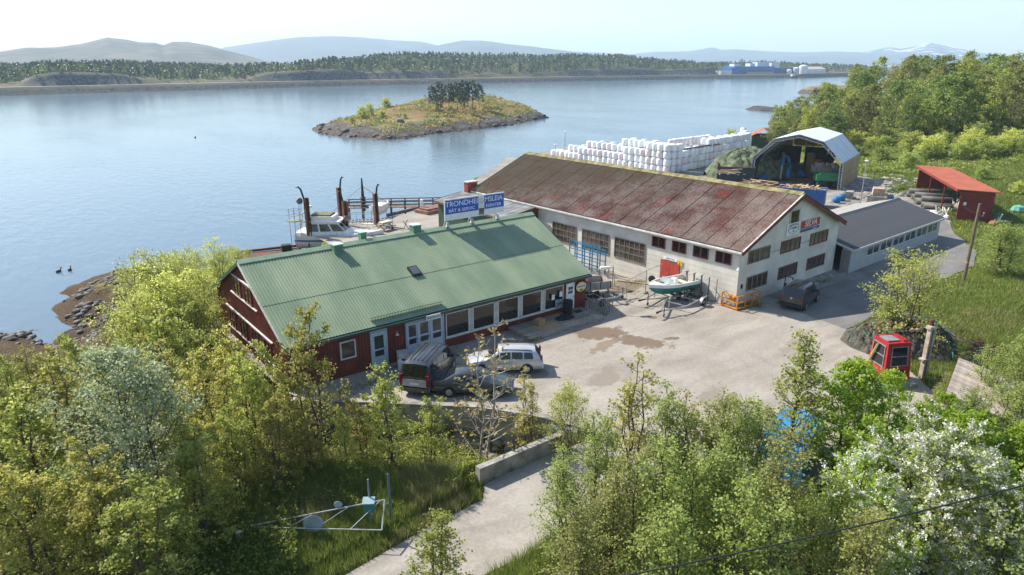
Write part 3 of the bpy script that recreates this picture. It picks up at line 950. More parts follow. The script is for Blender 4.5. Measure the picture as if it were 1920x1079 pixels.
def roof_material():
    """old red fibre sheets: bare red, pale lichen and dark moss that grows towards the far end and the ridge"""
    m = bpy.data.materials.new('lichened_red_sheet')
    m.use_nodes = True
    nt = m.node_tree; n = nt.nodes; L = nt.links
    b = n['Principled BSDF']; b.inputs['Roughness'].default_value = .85; b.inputs['Specular IOR Level'].default_value = .25
    g = n.new('ShaderNodeNewGeometry')
    oi = n.new('ShaderNodeObjectInfo')
    base = n.new('ShaderNodeValToRGB'); base.color_ramp.interpolation = 'CONSTANT'
    cr = base.color_ramp
    cr.elements[0].position = 0; cr.elements[0].color = (.215, .080, .055, 1)
    cr.elements[1].position = .9; cr.elements[1].color = (.28, .070, .048, 1)
    for p, c in ((.3, (.22, .105, .075, 1)), (.55, (.19, .095, .065, 1)), (.75, (.26, .145, .11, 1))):
        e = cr.elements.new(p); e.color = c
    L.new(oi.outputs['Random'], base.inputs['Fac'])
    # lichen speckle
    sp = n.new('ShaderNodeTexNoise'); sp.inputs['Scale'].default_value = 6.5; sp.inputs['Detail'].default_value = 8; sp.inputs['Roughness'].default_value = .75
    L.new(g.outputs['Position'], sp.inputs['Vector'])
    bl = n.new('ShaderNodeTexNoise'); bl.inputs['Scale'].default_value = .5; bl.inputs['Detail'].default_value = 4
    L.new(g.outputs['Position'], bl.inputs['Vector'])
    ad = n.new('ShaderNodeMath'); ad.operation = 'MULTIPLY_ADD'; ad.inputs[1].default_value = .55
    L.new(bl.outputs['Fac'], ad.inputs[0]); L.new(sp.outputs['Fac'], ad.inputs[2])
    ls = n.new('ShaderNodeMapRange'); ls.inputs['From Min'].default_value = .70; ls.inputs['From Max'].default_value = .86
    L.new(ad.outputs[0], ls.inputs['Value'])
    m1 = n.new('ShaderNodeMix'); m1.data_type = 'RGBA'; m1.inputs['B'].default_value = (.50, .44, .37, 1)
    lm = n.new('ShaderNodeMath'); lm.operation = 'MULTIPLY'; lm.inputs[1].default_value = .62
    L.new(ls.outputs['Result'], lm.inputs[0]); L.new(lm.outputs[0], m1.inputs['Factor']); L.new(base.outputs['Color'], m1.inputs['A'])
    # moss
    sx = n.new('ShaderNodeSeparateXYZ'); L.new(g.outputs['Position'], sx.inputs[0])
    a1 = n.new('ShaderNodeMapRange'); a1.inputs['From Min'].default_value = 30; a1.inputs['From Max'].default_value = 62; a1.inputs['To Min'].default_value = -.16; a1.inputs['To Max'].default_value = .22
    L.new(sx.outputs['Y'], a1.inputs['Value'])
    a2 = n.new('ShaderNodeMapRange'); a2.inputs['From Min'].default_value = 4.5; a2.inputs['From Max'].default_value = 8; a2.inputs['To Min'].default_value = -.10; a2.inputs['To Max'].default_value = .14
    L.new(sx.outputs['Z'], a2.inputs['Value'])
    s1 = n.new('ShaderNodeMath'); s1.operation = 'ADD'; L.new(a1.outputs['Result'], s1.inputs[0]); L.new(a2.outputs['Result'], s1.inputs[1])
    sp2 = n.new('ShaderNodeTexNoise'); sp2.inputs['Scale'].default_value = 3.2; sp2.inputs['Detail'].default_value = 9; sp2.inputs['Roughness'].default_value = .8
    L.new(g.outputs['Position'], sp2.inputs['Vector'])
    s2 = n.new('ShaderNodeMath'); s2.operation = 'ADD'; L.new(s1.outputs[0], s2.inputs[0]); L.new(sp2.outputs['Fac'], s2.inputs[1])
    ms = n.new('ShaderNodeMapRange'); ms.inputs['From Min'].default_value = .50; ms.inputs['From Max'].default_value = .64
    L.new(s2.outputs[0], ms.inputs['Value'])
    mc = n.new('ShaderNodeMix'); mc.data_type = 'RGBA'; mc.inputs['A'].default_value = (.115, .08, .05, 1); mc.inputs['B'].default_value = (.24, .19, .11, 1)
    L.new(sp.outputs['Fac'], mc.inputs['Factor'])
    m2 = n.new('ShaderNodeMix'); m2.data_type = 'RGBA'
    mm = n.new('ShaderNodeMath'); mm.operation = 'MULTIPLY'; mm.inputs[1].default_value = .85
    L.new(ms.outputs['Result'], mm.inputs[0]); L.new(mm.outputs[0], m2.inputs['Factor'])
    L.new(m1.outputs['Result'], m2.inputs['A']); L.new(mc.outputs['Result'], m2.inputs['B'])
    L.new(m2.outputs['Result'], b.inputs['Base Color'])
    bp = n.new('ShaderNodeBump'); bp.inputs['Strength'].default_value = .6; bp.inputs['Distance'].default_value = .04
    L.new(sp.outputs['Fac'], bp.inputs['Height']); L.new(bp.outputs['Normal'], b.inputs['Normal'])
    return m


def corrugated(x0, x1, p0, p1, pitch, amp, square=False):
    """ribbed sheet from edge p0=(y,z) to p1=(y,z), ribs run along the slope, x0..x1 across"""
    mb = MB()
    n = max(2, int(round((x1 - x0) / pitch)))
    prof = []
    for i in range(n):
        a = x0 + (x1 - x0) * i / n
        w = (x1 - x0) / n
        if square:
            prof += [(a, 0), (a + w * .42, 0), (a + w * .5, amp), (a + w * .92, amp)]
        else:
            prof += [(a, 0), (a + w * .25, amp * .5), (a + w * .5, amp), (a + w * .75, amp * .5)]
    prof.append((x1, 0))
    d = Vector((0, p1[0] - p0[0], p1[1] - p0[1]))
    nrm = Vector((1, 0, 0)).cross(d).normalized()
    if nrm.z < 0:
        nrm = -nrm
    vs = []
    for x, a in prof:
        for p in (p0, p1):
            q = Vector((x, p[0], p[1])) + nrm * a
            vs.append(q)
    fs = [(2 * i, 2 * i + 2, 2 * i + 3, 2 * i + 1) for i in range(len(prof) - 1)]
    mb.add(vs, fs)
    return mb


PANES = {}


def window(parent, loc, rz, w, h, nx, ny, frame, pane, fr=.07, mull=.05, depth=.07, name='window', panes=True):
    """framed window on a wall: local x along the wall, outward is -y"""
    mb = MB()
    mb.box((0, -depth / 2 + .01, fr / 2), (w, depth, fr)).box((0, -depth / 2 + .01, h - fr / 2), (w, depth, fr))
    for s in (-1, 1):
        mb.box((s * (w - fr) / 2, -depth / 2 + .01, h / 2), (fr, depth, h - 2 * fr))
    iw, ih = w - 2 * fr, h - 2 * fr
    for i in range(1, nx):
        mb.box((-iw / 2 + iw * i / nx, -depth / 2 + .015, h / 2), (mull, depth * .8, ih))
    for j in range(1, ny):
        for i in range(nx):
            mb.box((-iw / 2 + iw * (i + .5) / nx, -depth / 2 + .015, fr + ih * j / ny), (iw / nx - mull, depth * .7, mull))
    f = mb.build(name, frame, parent, loc, rz)
    if panes:
        pw, ph = iw / nx, ih / ny
        key = (round(pw, 3), round(ph, 3), pane.name)
        if key not in PANES:
            PANES[key] = MB().box((0, 0, 0), (pw - .01, .02, ph - .01)).mesh('pane', pane)
        for i in range(nx):
            for j in range(ny):
                ob('pane', PANES[key], f, (-iw / 2 + pw * (i + .5), -.008, fr + ph * (j + .5)))
    return f


# ------------------------------------------------------------------ RED HOUSE with the green tin roof
# local x along the front, y towards the sea; the frame sits on the front left corner
hs = thing('red_house', 'long dark red house with a green corrugated tin roof', 'house', (12.0, 36.1, 0))
HL, HWD, HEZ, HRZ = 22.95, 13.6, 2.86, 6.22
HRY = 6.8
SL = (HRZ - HEZ + .1) / (HRY + .2)
mb = MB()
mb.b2((0, 0, -.6), (HL, .15, HEZ))
mb.build('front_wall', RED, hs)
mb = MB()
mb.b2((0, HWD - .15, -3), (HL, HWD, HEZ - .05))
mb.build('back_wall', RED, hs)
for x0, x1 in ((0, .15), (HL - .15, HL)):
    mb = MB()
    mb.extx([(.15, -3.2 if x0 == 0 else -.5), (HWD - .15, -3.2), (HWD - .15, HEZ - .08), (HRY, HRZ - .12), (.15, HEZ - .02)], x0, x1)
    mb.build('gable_wall', RED, hs)
# cladding ribs on the front and the left gable
mb = MB()
x = .1
while x < HL - .05:
    mb.box((x, -.012, 1.1), (.05, .024, 3.3))
    x += .2
o = mb.build('cladding_ribs', RED, hs); tag(o, kind='stuff')
mb = MB()
y = .2
while y < HWD:
    top = HEZ - .1 + (HRZ - HEZ) * (1 - abs(y - HRY) / HRY)
    mb.box((-.012, y, (top - 3) / 2), (.024, .05, top + 3 - .1))
    y += .22
o = mb.build('cladding_ribs', RED, hs); tag(o, kind='stuff')
# two bands of tin sheets on either slope, the upper band laps over the lower
ey, ez = -.25, HEZ - .06
my, mz = 2.9, HEZ - .06 + SL * 3.15
n = 24
xw = (HL + .5) / n
lo_me = corrugated(0, xw, (ey, ez), (my + .15, mz + SL * .15), .195, .02, True).mesh('roof_sheet', GREENTIN)
up_me = corrugated(0, xw, (my, mz + .02), (HRY, HRZ + .02), .195, .02, True).mesh('roof_sheet', GREENTIN)
by, bz = 2 * HRY - ey, ez
bk_me = corrugated(0, xw, (HRY, HRZ), (by, bz), .195, .02, True).mesh('roof_sheet', GREENTIN)
for i in range(n):
    for me in (lo_me, up_me, bk_me):
        ob('roof_sheet', me, hs, (-.25 + i * xw, 0, 0))
mb = MB()
mb.extx([(HRY - .34, HRZ - .10), (HRY, HRZ + .10), (HRY + .34, HRZ - .10), (HRY + .34, HRZ - .06), (HRY, HRZ + .135), (HRY - .34, HRZ - .06)], -.27, HL + .27)
mb.build('ridge_cap', M('ridge_tin', (.25, .34, .22), .5, var=.1), hs)
mb = MB().b2((-.24, -.42, HEZ - .26), (HL + .24, -.27, HEZ - .12))
mb.build('gutter', GREENDK, hs)
mb = MB().b2((-.22, -.26, HEZ - .24), (HL + .22, -.2, HEZ - .08))
mb.build('fascia_board', GREENDK, hs)
for xx, m_ in ((-.27, GREENDK), (HL + .23, TRIM)):
    for sgn in (-1, 1):
        mb = MB()
        y0 = HRY + sgn * (HRY + .25)
        mb.bar((xx, y0, HEZ - .16), (xx, HRY, HRZ - .10), .035, .22)
        mb.build('barge_board', GREENDK if xx < 0 and sgn > 0 else TRIM, hs)
mb = MB()
mb.tube([(-.05, -.34, HEZ - .25), (-.05, -.10, HEZ - .5), (-.05, -.10, -2.2)], .05, 8)
mb.build('downpipe', GREENDK, hs)
# vents on the ridge
for vx, vy, vs_, vz in ((6.05, HRY - .55, .62, 6.45), (12.4, HRY + .1, .62, 6.75), (8.45, HRY + .55, .42, 6.7)):
    mb = MB().b2((vx - vs_ / 2, vy - vs_ / 2, HRZ - .55), (vx + vs_ / 2, vy + vs_ / 2, vz))
    v_ = mb.build('roof_vent', GREENVENT, hs)
    mb = MB().box((vx, vy, vz + .03), (vs_ + .1, vs_ + .1, .06))
    mb.build('cap', M('vent_cap', (.42, .52, .45), .5), v_)
# skylight
q = lambda x, y, d=0: (x, y, HEZ - .06 + SL * (y + .25) + d)
mb = MB().slab([q(9.75, 2.75, .17), q(10.45, 2.75, .17), q(10.45, 3.55, .17), q(9.75, 3.55, .17)], .16)
sk = mb.build('skylight', BLACK, hs)
mb = MB().slab([q(9.82, 2.85, .185), q(10.38, 2.85, .185), q(10.38, 3.45, .185), q(9.82, 3.45, .185)], .012)
mb.build('pane', M('skylight_glass', (.10, .11, .13), .08, spec=.6), sk)
# loose strip of tin lying above the eave over the doors
o = corrugated(5.2, 10.3, (.30, HEZ + .26), (.12, HEZ + .36), .195, .03, True).build('snow_guard', GREENDK, hs)
# front: doors and shop windows (x = along, measured from the photograph)
def panel_door(parent, x, w, z0, h, mat, lights, loc_y=-.0, name='door'):
    mb = MB().box((0, -.03, h / 2), (w, .06, h))
    d = mb.build(name, mat, parent, (x, loc_y, z0))
    for (lx, lz, lw, lh) in lights:
        MB().box((lx, -.064, lz), (lw, .012, lh)).build('pane', GLASS2, d)
    MB().box((w * .40, -.085, h * .47), (.04, .05, .14)).build('handle', GALV, d)
    return d


panel_door(hs, 5.58, .98, .15, 2.2, BLUEDOOR, [(0, 1.5, .62, .85), (0, .78, .62, .38)])
for k, (x, w) in enumerate(((7.92, .78), (8.78, .90), (9.72, .92))):
    panel_door(hs, x, w, .2, 2.14, BLUEDOOR, [(0, 1.62, w * .66, .78), (0, .92, w * .66, .36)])
mb = MB()
for x in (7.46, 8.31, 9.24, 10.22):
    mb.box((x, -.05, 1.25), (.06, .1, 2.3))
mb.box((8.84, -.05, 2.44), (2.82, .1, .09))
mb.build('door_frame', BLUEDOOR, hs)
mb = MB().box((5.05, -.045, 1.25), (.07, .09, 2.3)).box((6.11, -.045, 1.25), (.07, .09, 2.3)).box((5.58, -.045, 2.43), (1.13, .09, .07))
mb.build('door_frame', BLUEDOOR, hs)
d = panel_door(hs, 21.35, .82, .3, 2.05, M('white_door', (.70, .72, .74), .5), [(sx * .16, z, .2, .24) for sx in (-.7, .7) for z in (1.35, 1.65)])
for x0, x1 in ((10.42, 12.25), (12.55, 14.35), (14.65, 16.45), (16.75, 18.55), (18.85, 20.65)):
    window(hs, ((x0 + x1) / 2, -.01, .72), 0, x1 - x0, 1.66, 1, 1, SILL, GLASS, fr=.06, depth=.06)
for x in (12.4, 14.5, 16.6, 18.7):
    MB().box((x, -.015, 1.55), (.28, .03, 1.62)).build('window_post', TRIM, hs)
MB().box((15.5, -.06, .68), (10.3, .14, .05)).build('window_sill', SILL, hs)
window(hs, (3.55, -.01, 1.1), 0, 1.0, 1.15, 1, 1, SILL, GLASS2, fr=.08)
# left gable windows
for yc, z, w, h, nm in ((HRY - 1.05 + .45, 3.55, 1.35, 1.2, 2), (HRY + 1.05 + .45, 3.55, 1.35, 1.2, 2), (3.4, .72, 1.25, 1.35, 2), (5.7, .72, 1.25, 1.35, 2), (8.0, .72, 1.25, 1.35, 2), (10.3, .72, 1.25, 1.35, 2)):
    window(hs, (-.03, yc, z), -math.pi / 2, w, h, nm, 1, WINRED, GLASS, fr=.07)
for y0, y1, z in ((4.7, 9.8, 4.82), (4.7, 9.8, 3.48), (2.4, 11.4, 2.14), (2.4, 11.4, .66)):
    MB().b2((-.11, y0, z), (-.02, y1, z + .075)).build('window_board', SILL, hs)
mb = MB()
mb.tube([(6.75, -.02, 2.05), (6.75, -.22, 2.15), (6.75, -.24, 2.0)], .02, 5)
lw = mb.build('wall_lamp', GALV, hs)
MB().lathe([(.03, .12), (.11, .02), (.11, 0)], 10, (6.75, -.24, 1.88)).build('lamp_shade', LAMPW, lw)
# roof lamp arm at the right eave
mb = MB().tube([(HL + .1, -.2, HEZ - .1), (HL + .5, -.55, HEZ + .15), (HL + .8, -.7, HEZ + .3)], .03, 5)
a_ = mb.build('lamp_arm', GALV, hs)
MB().box((HL + 1.1, -.85, HEZ + .38), (.75, .26, .16), rz=-.45).build('lamp_head', LAMPW, a_)

# ------------------------------------------------------------------ signs on the red house
t = thing('roof_sign', 'large blue and white signboard standing on the green roof ridge', 'sign', (29.57, 42.9, 6.68))
MB().b2((-2.74, -.06, .03), (2.74, .0, 1.62)).build('board', WHITE, t)
MB().b2((-2.66, -.075, .50), (.30, -.062, 1.53)).build('blue_panel', BLUEPL, t)
MB().b2((.86, -.075, .50), (2.72, -.062, 1.53)).build('blue_panel', BLUEPL, t)
MB().b2((.34, -.072, .10), (.82, -.062, .62)).build('torn_gap', M('torn_gap_brown', (.17, .14, .11), .8, var=.5, vs=3), t)
MB().b2((.36, -.073, .70), (.82, -.063, 1.40)).build('torn_panel', M('peeled_white', (.62, .60, .55), .7, var=.25, vs=3), t)
text('lettering', 'TRONDHEI', .54, WHITE, t, (-1.20, -.078, 1.22), sx=1.08, bold=.002)
text('lettering', 'MSLEIA', .54, WHITE, t, (1.73, -.078, 1.22), sx=1.0, bold=.002)
text('lettering', 'BÅT & SERVIC', .33, WHITE, t, (-1.20, -.078, .73), sx=1.18, bold=.002)
text('lettering', 'ESENTER', .33, WHITE, t, (1.72, -.078, .73), sx=1.14, bold=.002)
for x in (-2.6, -.4, 2.0):
    mb = MB().bar((x, .03, .03), (x, .03, 1.6), .07).bar((x, .05, .1), (x, .55, -.72), .05).bar((x, .04, .05), (x, -.45, -.62), .05)
    mb.build('post', GALV, t)
for x in (-2.6, -.4, 2.0):
    MB().box((x - .02, -.22, -.2), (.3, .22, .34), top=.4).build('bracket', TRIM, t)

t = thing('office_sign', 'small white office sign above the blue double doors', 'sign', (21.25, 35.66, 2.44))
MB().b2((-.52, -.05, 0), (.52, -.02, .30)).build('board', WHITE, t)
for x in (-.42, .42):
    MB().bar((x, -.02, .22), (x, .36, .30), .03).build('bracket', GALV, t)
MB().b2((-.50, -.054, .02), (.50, -.051, .28)).build('face', M('sign_face', (.62, .60, .54), .5), t)
text('lettering', 'Kontorer', .24, BLACK, t, (0, -.058, .16), depth=.003)
t = thing('oval_sign', 'oval yellow sign by the white door at the right end of the red house', 'sign', (34.35, 36.02, 1.9))
mb = MB()
mb.extr([(.54 * math.cos(a * math.pi / 14), .40 * math.sin(a * math.pi / 14)) for a in range(28)], -.07, -.02)
mb.build('board', M('sign_yellow', (.72, .62, .22), .45, var=.06), t)
mb = MB()
for a in range(28):
    p, q_ = a * math.pi / 14, (a + 1) * math.pi / 14
    mb.bar((.54 * math.cos(p), -.05, .40 * math.sin(p)), (.54 * math.cos(q_), -.05, .40 * math.sin(q_)), .05, .06)
mb.build('rim', BLACK, t)
MB().b2((-.46, -.076, -.10), (.46, -.071, .15)).build('band', WHITE, t)
text('lettering', 'PENNZOIL', .20, BLACK, t, (0, -.08, .02), depth=.003, sx=.9, shear=.25, bold=.004)
MB().b2((-.17, -.076, -.30), (.17, -.071, -.18)).build('emblem', SIGNRED, t)
t = thing('window_poster', 'small blue poster with a red boat in the last shop window', 'poster', (32.15, 36.02, .75))
MB().b2((-.36, -.09, 0), (.36, -.075, .62)).build('sheet', M('poster_teal', (.05, .25, .30), .5, var=.4, vs=5, col2=(.25, .45, .5)), t)
MB().b2((-.24, -.094, .2), (.24, -.091, .36)).build('picture', M('poster_red', (.38, .06, .08), .5), t)
for k, (x, z) in enumerate(((31.55, 1.45), (32.3, 1.55))):
    t = thing('notice', ['white notice in the middle of the last shop window', 'white notice at the right edge of the last shop window'][k], 'notice', (x, 36.0, z))
    MB().b2((-.14, -.085, 0), (.14, -.075, .40)).build('sheet', WHITE, t)

# ------------------------------------------------------------------ WHITE HALL with the lichened roof
hl = thing('workshop_hall', 'long white workshop hall under a mossy red sheet roof', 'hall', (44.25, 29.25, 0), math.radians(2.0))
HW2, HLEN, HE, HR, RU = 15.3, 33.0, 4.70, 7.9, 7.65
SK2 = (HR - 4.53) / (RU + .4)
mb = MB().b2((0, 0, -1.5), (.25, HLEN, HE - .08)); mb.build('long_wall', HALLW, hl)
mb = MB().b2((HW2 - .25, 0, -1.5), (HW2, HLEN, HE - .08)); mb.build('long_wall', HALLW, hl)
for y0, y1 in ((0, .25), (HLEN - .25, HLEN)):
    mb = MB().extr([(.25, -1.5), (HW2 - .25, -1.5), (HW2 - .25, HE - .1), (RU, HR - .12), (.25, HE - .1)], y0, y1)
    mb.build('gable_wall', HALLW, hl)
# faint courses of the block work
mb = MB()
z = .35
while z < 4.5:
    mb.b2((-.012, .02, z), (-.002, HLEN, z + .022))
    mb.b2((.02, -.012, z + .1), (HW2, -.002, z + .122))
    z += .42
tag(mb.build('wall_courses', HALLW, hl), kind='stuff')
ROOFM = roof_material()
NX, NR = 30, 7
sw = (HLEN + .8) / NX
sv = math.hypot(RU + .4, HR - 4.53) / NR
rng = random.Random(5)
sl_ang = math.atan2(HR - 4.53, RU + .4)
prof = corrugated(0, sw - .04, (0, 0), (sv + .10, 0.0), sw / 8, .055).mesh('roof_sheet', ROOFM)
for i in range(NX):
    for k in range(NR):
        t0 = k / NR
        u = -.4 + (RU + .4) * t0
        z = 4.53 + (HR - 4.53) * t0 + .012 + (k % 2) * .004
        # local x of the sheet runs along -v, local y up the slope
        o = ob('roof_sheet', prof, hl, (u, -.4 + (i + 1) * sw + rng.uniform(-.01, .01), z + (i % 2) * .028 + rng.uniform(0, .012)))
        R = Matrix(((0, math.cos(sl_ang), -math.sin(sl_ang)), (-1, 0, 0), (0, math.sin(sl_ang), math.cos(sl_ang))))
        o.rotation_euler = (R @ Matrix.Rotation(.014, 3, 'X').inverted()).to_euler()
mb = MB().slab([(RU, -.4, HR), (HW2 + .4, -.4, 4.53), (HW2 + .4, HLEN + .4, 4.53), (RU, HLEN + .4, HR)], .06)
mb.build('back_roof', ROOFM, hl)
mb = MB().extr([(RU - .35, HR - .06), (RU, HR + .12), (RU + .35, HR - .06), (RU, HR + .20)], -.4, HLEN + .4)
mb.build('ridge_cap', M('mossy_ridge', (.17, .16, .07), .9, var=.4, vs=1.5, col2=(.30, .26, .12)), hl)
for s_, m_ in ((-1, MAROON), (1, MAROON)):
    mb = MB().bar((RU + s_ * (RU + .42), -.43, 4.36), (RU, -.43, HR - .14), .05, .34)
    mb.build('barge_board', m_, hl)
    mb = MB().bar((RU + s_ * (RU + .42), -.43, 4.545), (RU, -.43, HR + .06), .12, .04)
    mb.build('barge_cap', TRIM if s_ < 0 else MAROON, hl)
    mb = MB().bar((RU + s_ * (RU + .42), HLEN + .43, 4.40), (RU, HLEN + .43, HR - .08), .05, .34)
    mb.build('barge_board', TRIM, hl)
mb = MB().b2((-.36, -.38, 4.22), (-.30, HLEN + .3, 4.48)).b2((-.52, -.38, 4.36), (-.37, HLEN + .3, 4.47))
mb.build('gutter', M('white_gutter', (.60, .58, .54), .6, var=.2, vs=1.5), hl)
mb = MB().b2((-.30, -.35, 4.16), (-.004, HLEN + .2, 4.22)).build('soffit', TRIM, hl)
mb = MB().tube([(-.44, -.2, 4.40), (-.40, -.2, 4.15), (-.08, -.10, 3.85), (-.08, -.10, 0)], .06, 8)
mb.build('downpipe', TRIM, hl)
RZL = -math.pi / 2
for v0, v1 in ((17.3, 20.6), (13.15, 16.55), (9.0, 12.5)):
    window(hl, (-.01, (v0 + v1) / 2, 1.38), RZL, v1 - v0, 1.80, 6, 3, STEELFR, GLASS2, fr=.06, mull=.05)
for v0, v1 in ((6.95, 8.35), (4.85, 6.26), (2.75, 4.19), (.67, 2.1)):
    window(hl, (-.01, (v0 + v1) / 2, 3.18), RZL, v1 - v0, .98, 2, 1, WINRED, GLASS, fr=.09, mull=.12)
for u0, u1, z0, h in ((1.1, 4.15, 3.2, 1.06), (5.75, 8.78, 3.2, 1.04), (10.4, 13.4, 3.1, 1.06), (5.85, 8.75, 1.0, 1.05), (10.4, 13.4, .95, 1.05), (1.25, 4.15, 1.02, 1.12)):
    window(hl, ((u0 + u1) / 2, -.01, z0), 0, u1 - u0, h, 4, 1, STEELFR if u0 < 5 else WINRED, GLASS2, fr=.07, mull=.09)
window(hl, (7.35, -.01, 5.35), 0, 1.5, 1.35, 1, 1, TRIM, GLASS, fr=.12)
# red double door
dd_ = MB().box((0, -.03, 1.02), (1.98, .02, 2.08)).build('door_frame', MAROON, hl, (0, 6.3, .22), RZL)
for sx in (-.49, .49):
    d_ = MB().box((sx, -.07, 1.0), (.95, .05, 2.0)).build('door_leaf', DOORRED, hl, (0, 6.3, .22), RZL)
    MB().box((sx - math.copysign(.38, sx), -.12, 1.0), (.05, .05, .12)).build('handle', GALV, d_)
mb = MB().lathe([(.06, .16), (.13, .02), (.13, -.03)], 10, (-.28, -.15, 3.05)).tube([(-.02, -.02, 3.2), (-.28, -.15, 3.22)], .02, 5)
mb.build('corner_lamp', LAMPW, hl)
MB().box((1.9 - 1.3, -.05, 1.55), (.16, .08, .34)).build('meter_box', BLACK, hl)
mb = MB().tube([(4.4, -.05, 3.62), (6, -.03, 3.60), (9, -.03, 3.62), (13, -.03, 3.58)], .018, 4)
mb.build('wall_cable', BLACK, hl)
# plinth step along the gable
MB().b2((8.2, -1.2, -.35), (15.2, -.003, .10)).build('plinth', CONW, hl)

hw = lambda u, v: (44.25 + u * math.cos(math.radians(2)) - v * math.sin(math.radians(2)), 29.25 + u * math.sin(math.radians(2)) + v * math.cos(math.radians(2)))
R2 = math.radians(2.0)
t = thing('company_sign', 'white sign with an oval emblem under the top gable window', 'sign', (*hw(7.3, -.02), 4.6), R2)
MB().b2((-1.03, -.05, -.02), (1.02, -.02, .98)).build('board', WHITE, t)
mb = MB()
for a in range(28):
    p, q_ = a * math.pi / 14, (a + 1) * math.pi / 14
    mb.bar((.78 * math.cos(p), -.055, .50 + .40 * math.sin(p)), (.78 * math.cos(q_), -.055, .50 + .40 * math.sin(q_)), .05, .014)
mb.build('oval', BLACK, t)
text('lettering', 'Dolmøy', .34, BLACK, t, (0, -.055, .58), depth=.004, sx=.95, shear=.2, bold=.002)
text('lettering', 'AS', .24, BLACK, t, (.02, -.055, .29), depth=.004, shear=.2, bold=.004)
t = thing('boat_brand_sign', 'red, white and blue sign beside the oval emblem sign', 'sign', (*hw(9.98, -.02), 4.56), R2)
MB().b2((-1.58, -.06, -.02), (1.58, -.02, .98)).build('board', WHITE, t)
MB().b2((-1.55, -.066, .30), (1.55, -.061, .95)).build('red_panel', SIGNRED, t)
MB().b2((-1.55, -.066, .0), (1.55, -.061, .265)).build('blue_panel', M('sign_deep_blue', (.015, .09, .22), .45), t)
text('lettering', 'SELVA', .66, WHITE, t, (.05, -.07, .62), depth=.004, sx=1.12, shear=.18, bold=.006)
text('lettering', 'marine', .2, WHITE, t, (.78, -.07, .13), depth=.004, sx=1.2, shear=.25)
t = thing('workshop_sign', 'narrow pale sign above the red double door', 'sign', (*hw(-.02, 6.35), 2.36), R2 + RZL)
MB().b2((-.7, -.05, 0), (.7, -.02, .24)).build('board', WHITE, t)
text('lettering', 'VERKSTED', .19, M('faded_blue_ink', (.12, .2, .36), .5), t, (.05, -.055, .12), depth=.003)
t = thing('warning_plate', 'yellow warning plate above the corner of the red door', 'sign', (*hw(-.02, 5.35), 2.1), R2 + RZL)
MB().b2((-.24, -.05, 0), (.24, -.02, .42)).build('board', YELLOW, t)
MB().b2((-.06, -.056, .1), (.06, -.051, .3)).build('mark', M('brown_mark', (.3, .14, .03), .5), t)

# ------------------------------------------------------------------ dark green extension behind the roof sign
ex = thing('green_workshop', 'dark green lean-to workshop with a grey roof joined to the hall', 'building', (44.25, 29.25, 0), R2)
GRW = M('dark_green_boards', (.030, .060, .032), .7, var=.25, vs=2)
V0, V1, U0 = 22.6, 34.6, -4.5
mb = MB().b2((U0 + .35, V0 + .3, -1), (U0 + .5, V1 - .3, 3.6)); mb.build('front_wall', GRW, ex)
mb = MB().extr([(U0 + .5, -1), (-.005, -1), (-.005, 4.1), (U0 + .5, 3.62)], V0 + .3, V0 + .45); mb.build('side_wall', GRW, ex)
mb = MB().extr([(U0 + .5, -1), (-.005, -1), (-.005, 4.1), (U0 + .5, 3.62)], V1 - .45, V1 - .3); mb.build('side_wall', GRW, ex)
o = MB().slab([(U0, V0, 3.72), (-.55, V0, 4.30), (-.55, V1, 4.30), (U0, V1, 3.72)], .08).build('roof', M('grey_felt_roof', (.15, .155, .16), .8, var=.35, vs=.9, col2=(.23, .235, .235)), ex)
mb = MB()
for k in range(1, 8):
    v = V0 + (V1 - V0) * k / 8
    mb.bar((U0 + .02, v, 3.735), (-.57, v, 4.31), .04, .02)
mb.build('roof_seam', M('roof_seam_grey', (.11, .115, .12), .8), o)
mb = MB().bar((U0 - .02, V0, 3.62), (U0 - .02, V1, 3.62), .05, .2).bar((U0, V0 - .03, 3.66), (-.55, V0 - .03, 4.22), .05, .2).bar((U0, V1 + .03, 3.66), (-.55, V1 + .03, 4.22), .05, .2)
mb.build('fascia_board', M('brown_fascia', (.12, .075, .05), .7, var=.3), ex)
MB().b2((U0 + .30, V0 + .28, -1), (U0 + .52, V0 + .5, 3.6)).build('corner_board', MAROON, ex)
MB().b2((-.62, V0 + .1, 2.9), (-.02, V0 + .29, 4.12)).build('end_board', MAROON, ex)
window(ex, (U0 + .34, V0 + 3.2, 1.6), RZL, 1.4, 1.1, 2, 1, SILL, GLASS)
cb = MB().b2((-.8, 33.4, 4.25), (.5, 34.1, 5.35)).build('chimney_box', M('chimney_red', (.30, .05, .035), .6, var=.2), ex)
MB().b2((-.88, 33.32, 5.35), (.58, 34.18, 5.45)).build('cap', TRIM, cb)

# ------------------------------------------------------------------ grey annex along the road
an = thing('annex', 'low pale annex with a slate grey roof and a row of windows along the road', 'building', (44.25, 29.25, 0), R2)
A0, A1, AF, AR, AB = 15.75, 35.7, -1.3, 3.3, 7.8
MB().b2((A0, AF, -1), (A1, AF + .15, 2.28)).build('front_wall', ANNEXW, an)
MB().b2((A0, AB - .15, -1), (A1, AB, 2.28)).build('back_wall', ANNEXW, an)
mb = MB().extx([(AF + .15, -1), (AB - .15, -1), (AB - .15, 2.2), (AR, 3.45), (AF + .15, 2.24)], A1 - .15, A1); mb.build('end_wall', ANNEXW, an)
mb = MB().extx([(AF + .15, -1), (-.46, -1), (-.46, 2.38), (AF + .15, 2.24)], A0, A0 + .15); mb.build('end_wall', ANNEXW, an)
mb = MB()
x = A0 + .12
while x < A1:
    mb.box((x, AF - .012, .6), (.035, .024, 3.2)); x += .24
tag(mb.build('cladding_ribs', ANNEXW, an), kind='stuff')
n = 18
xw = (A1 - A0 + .5) / n
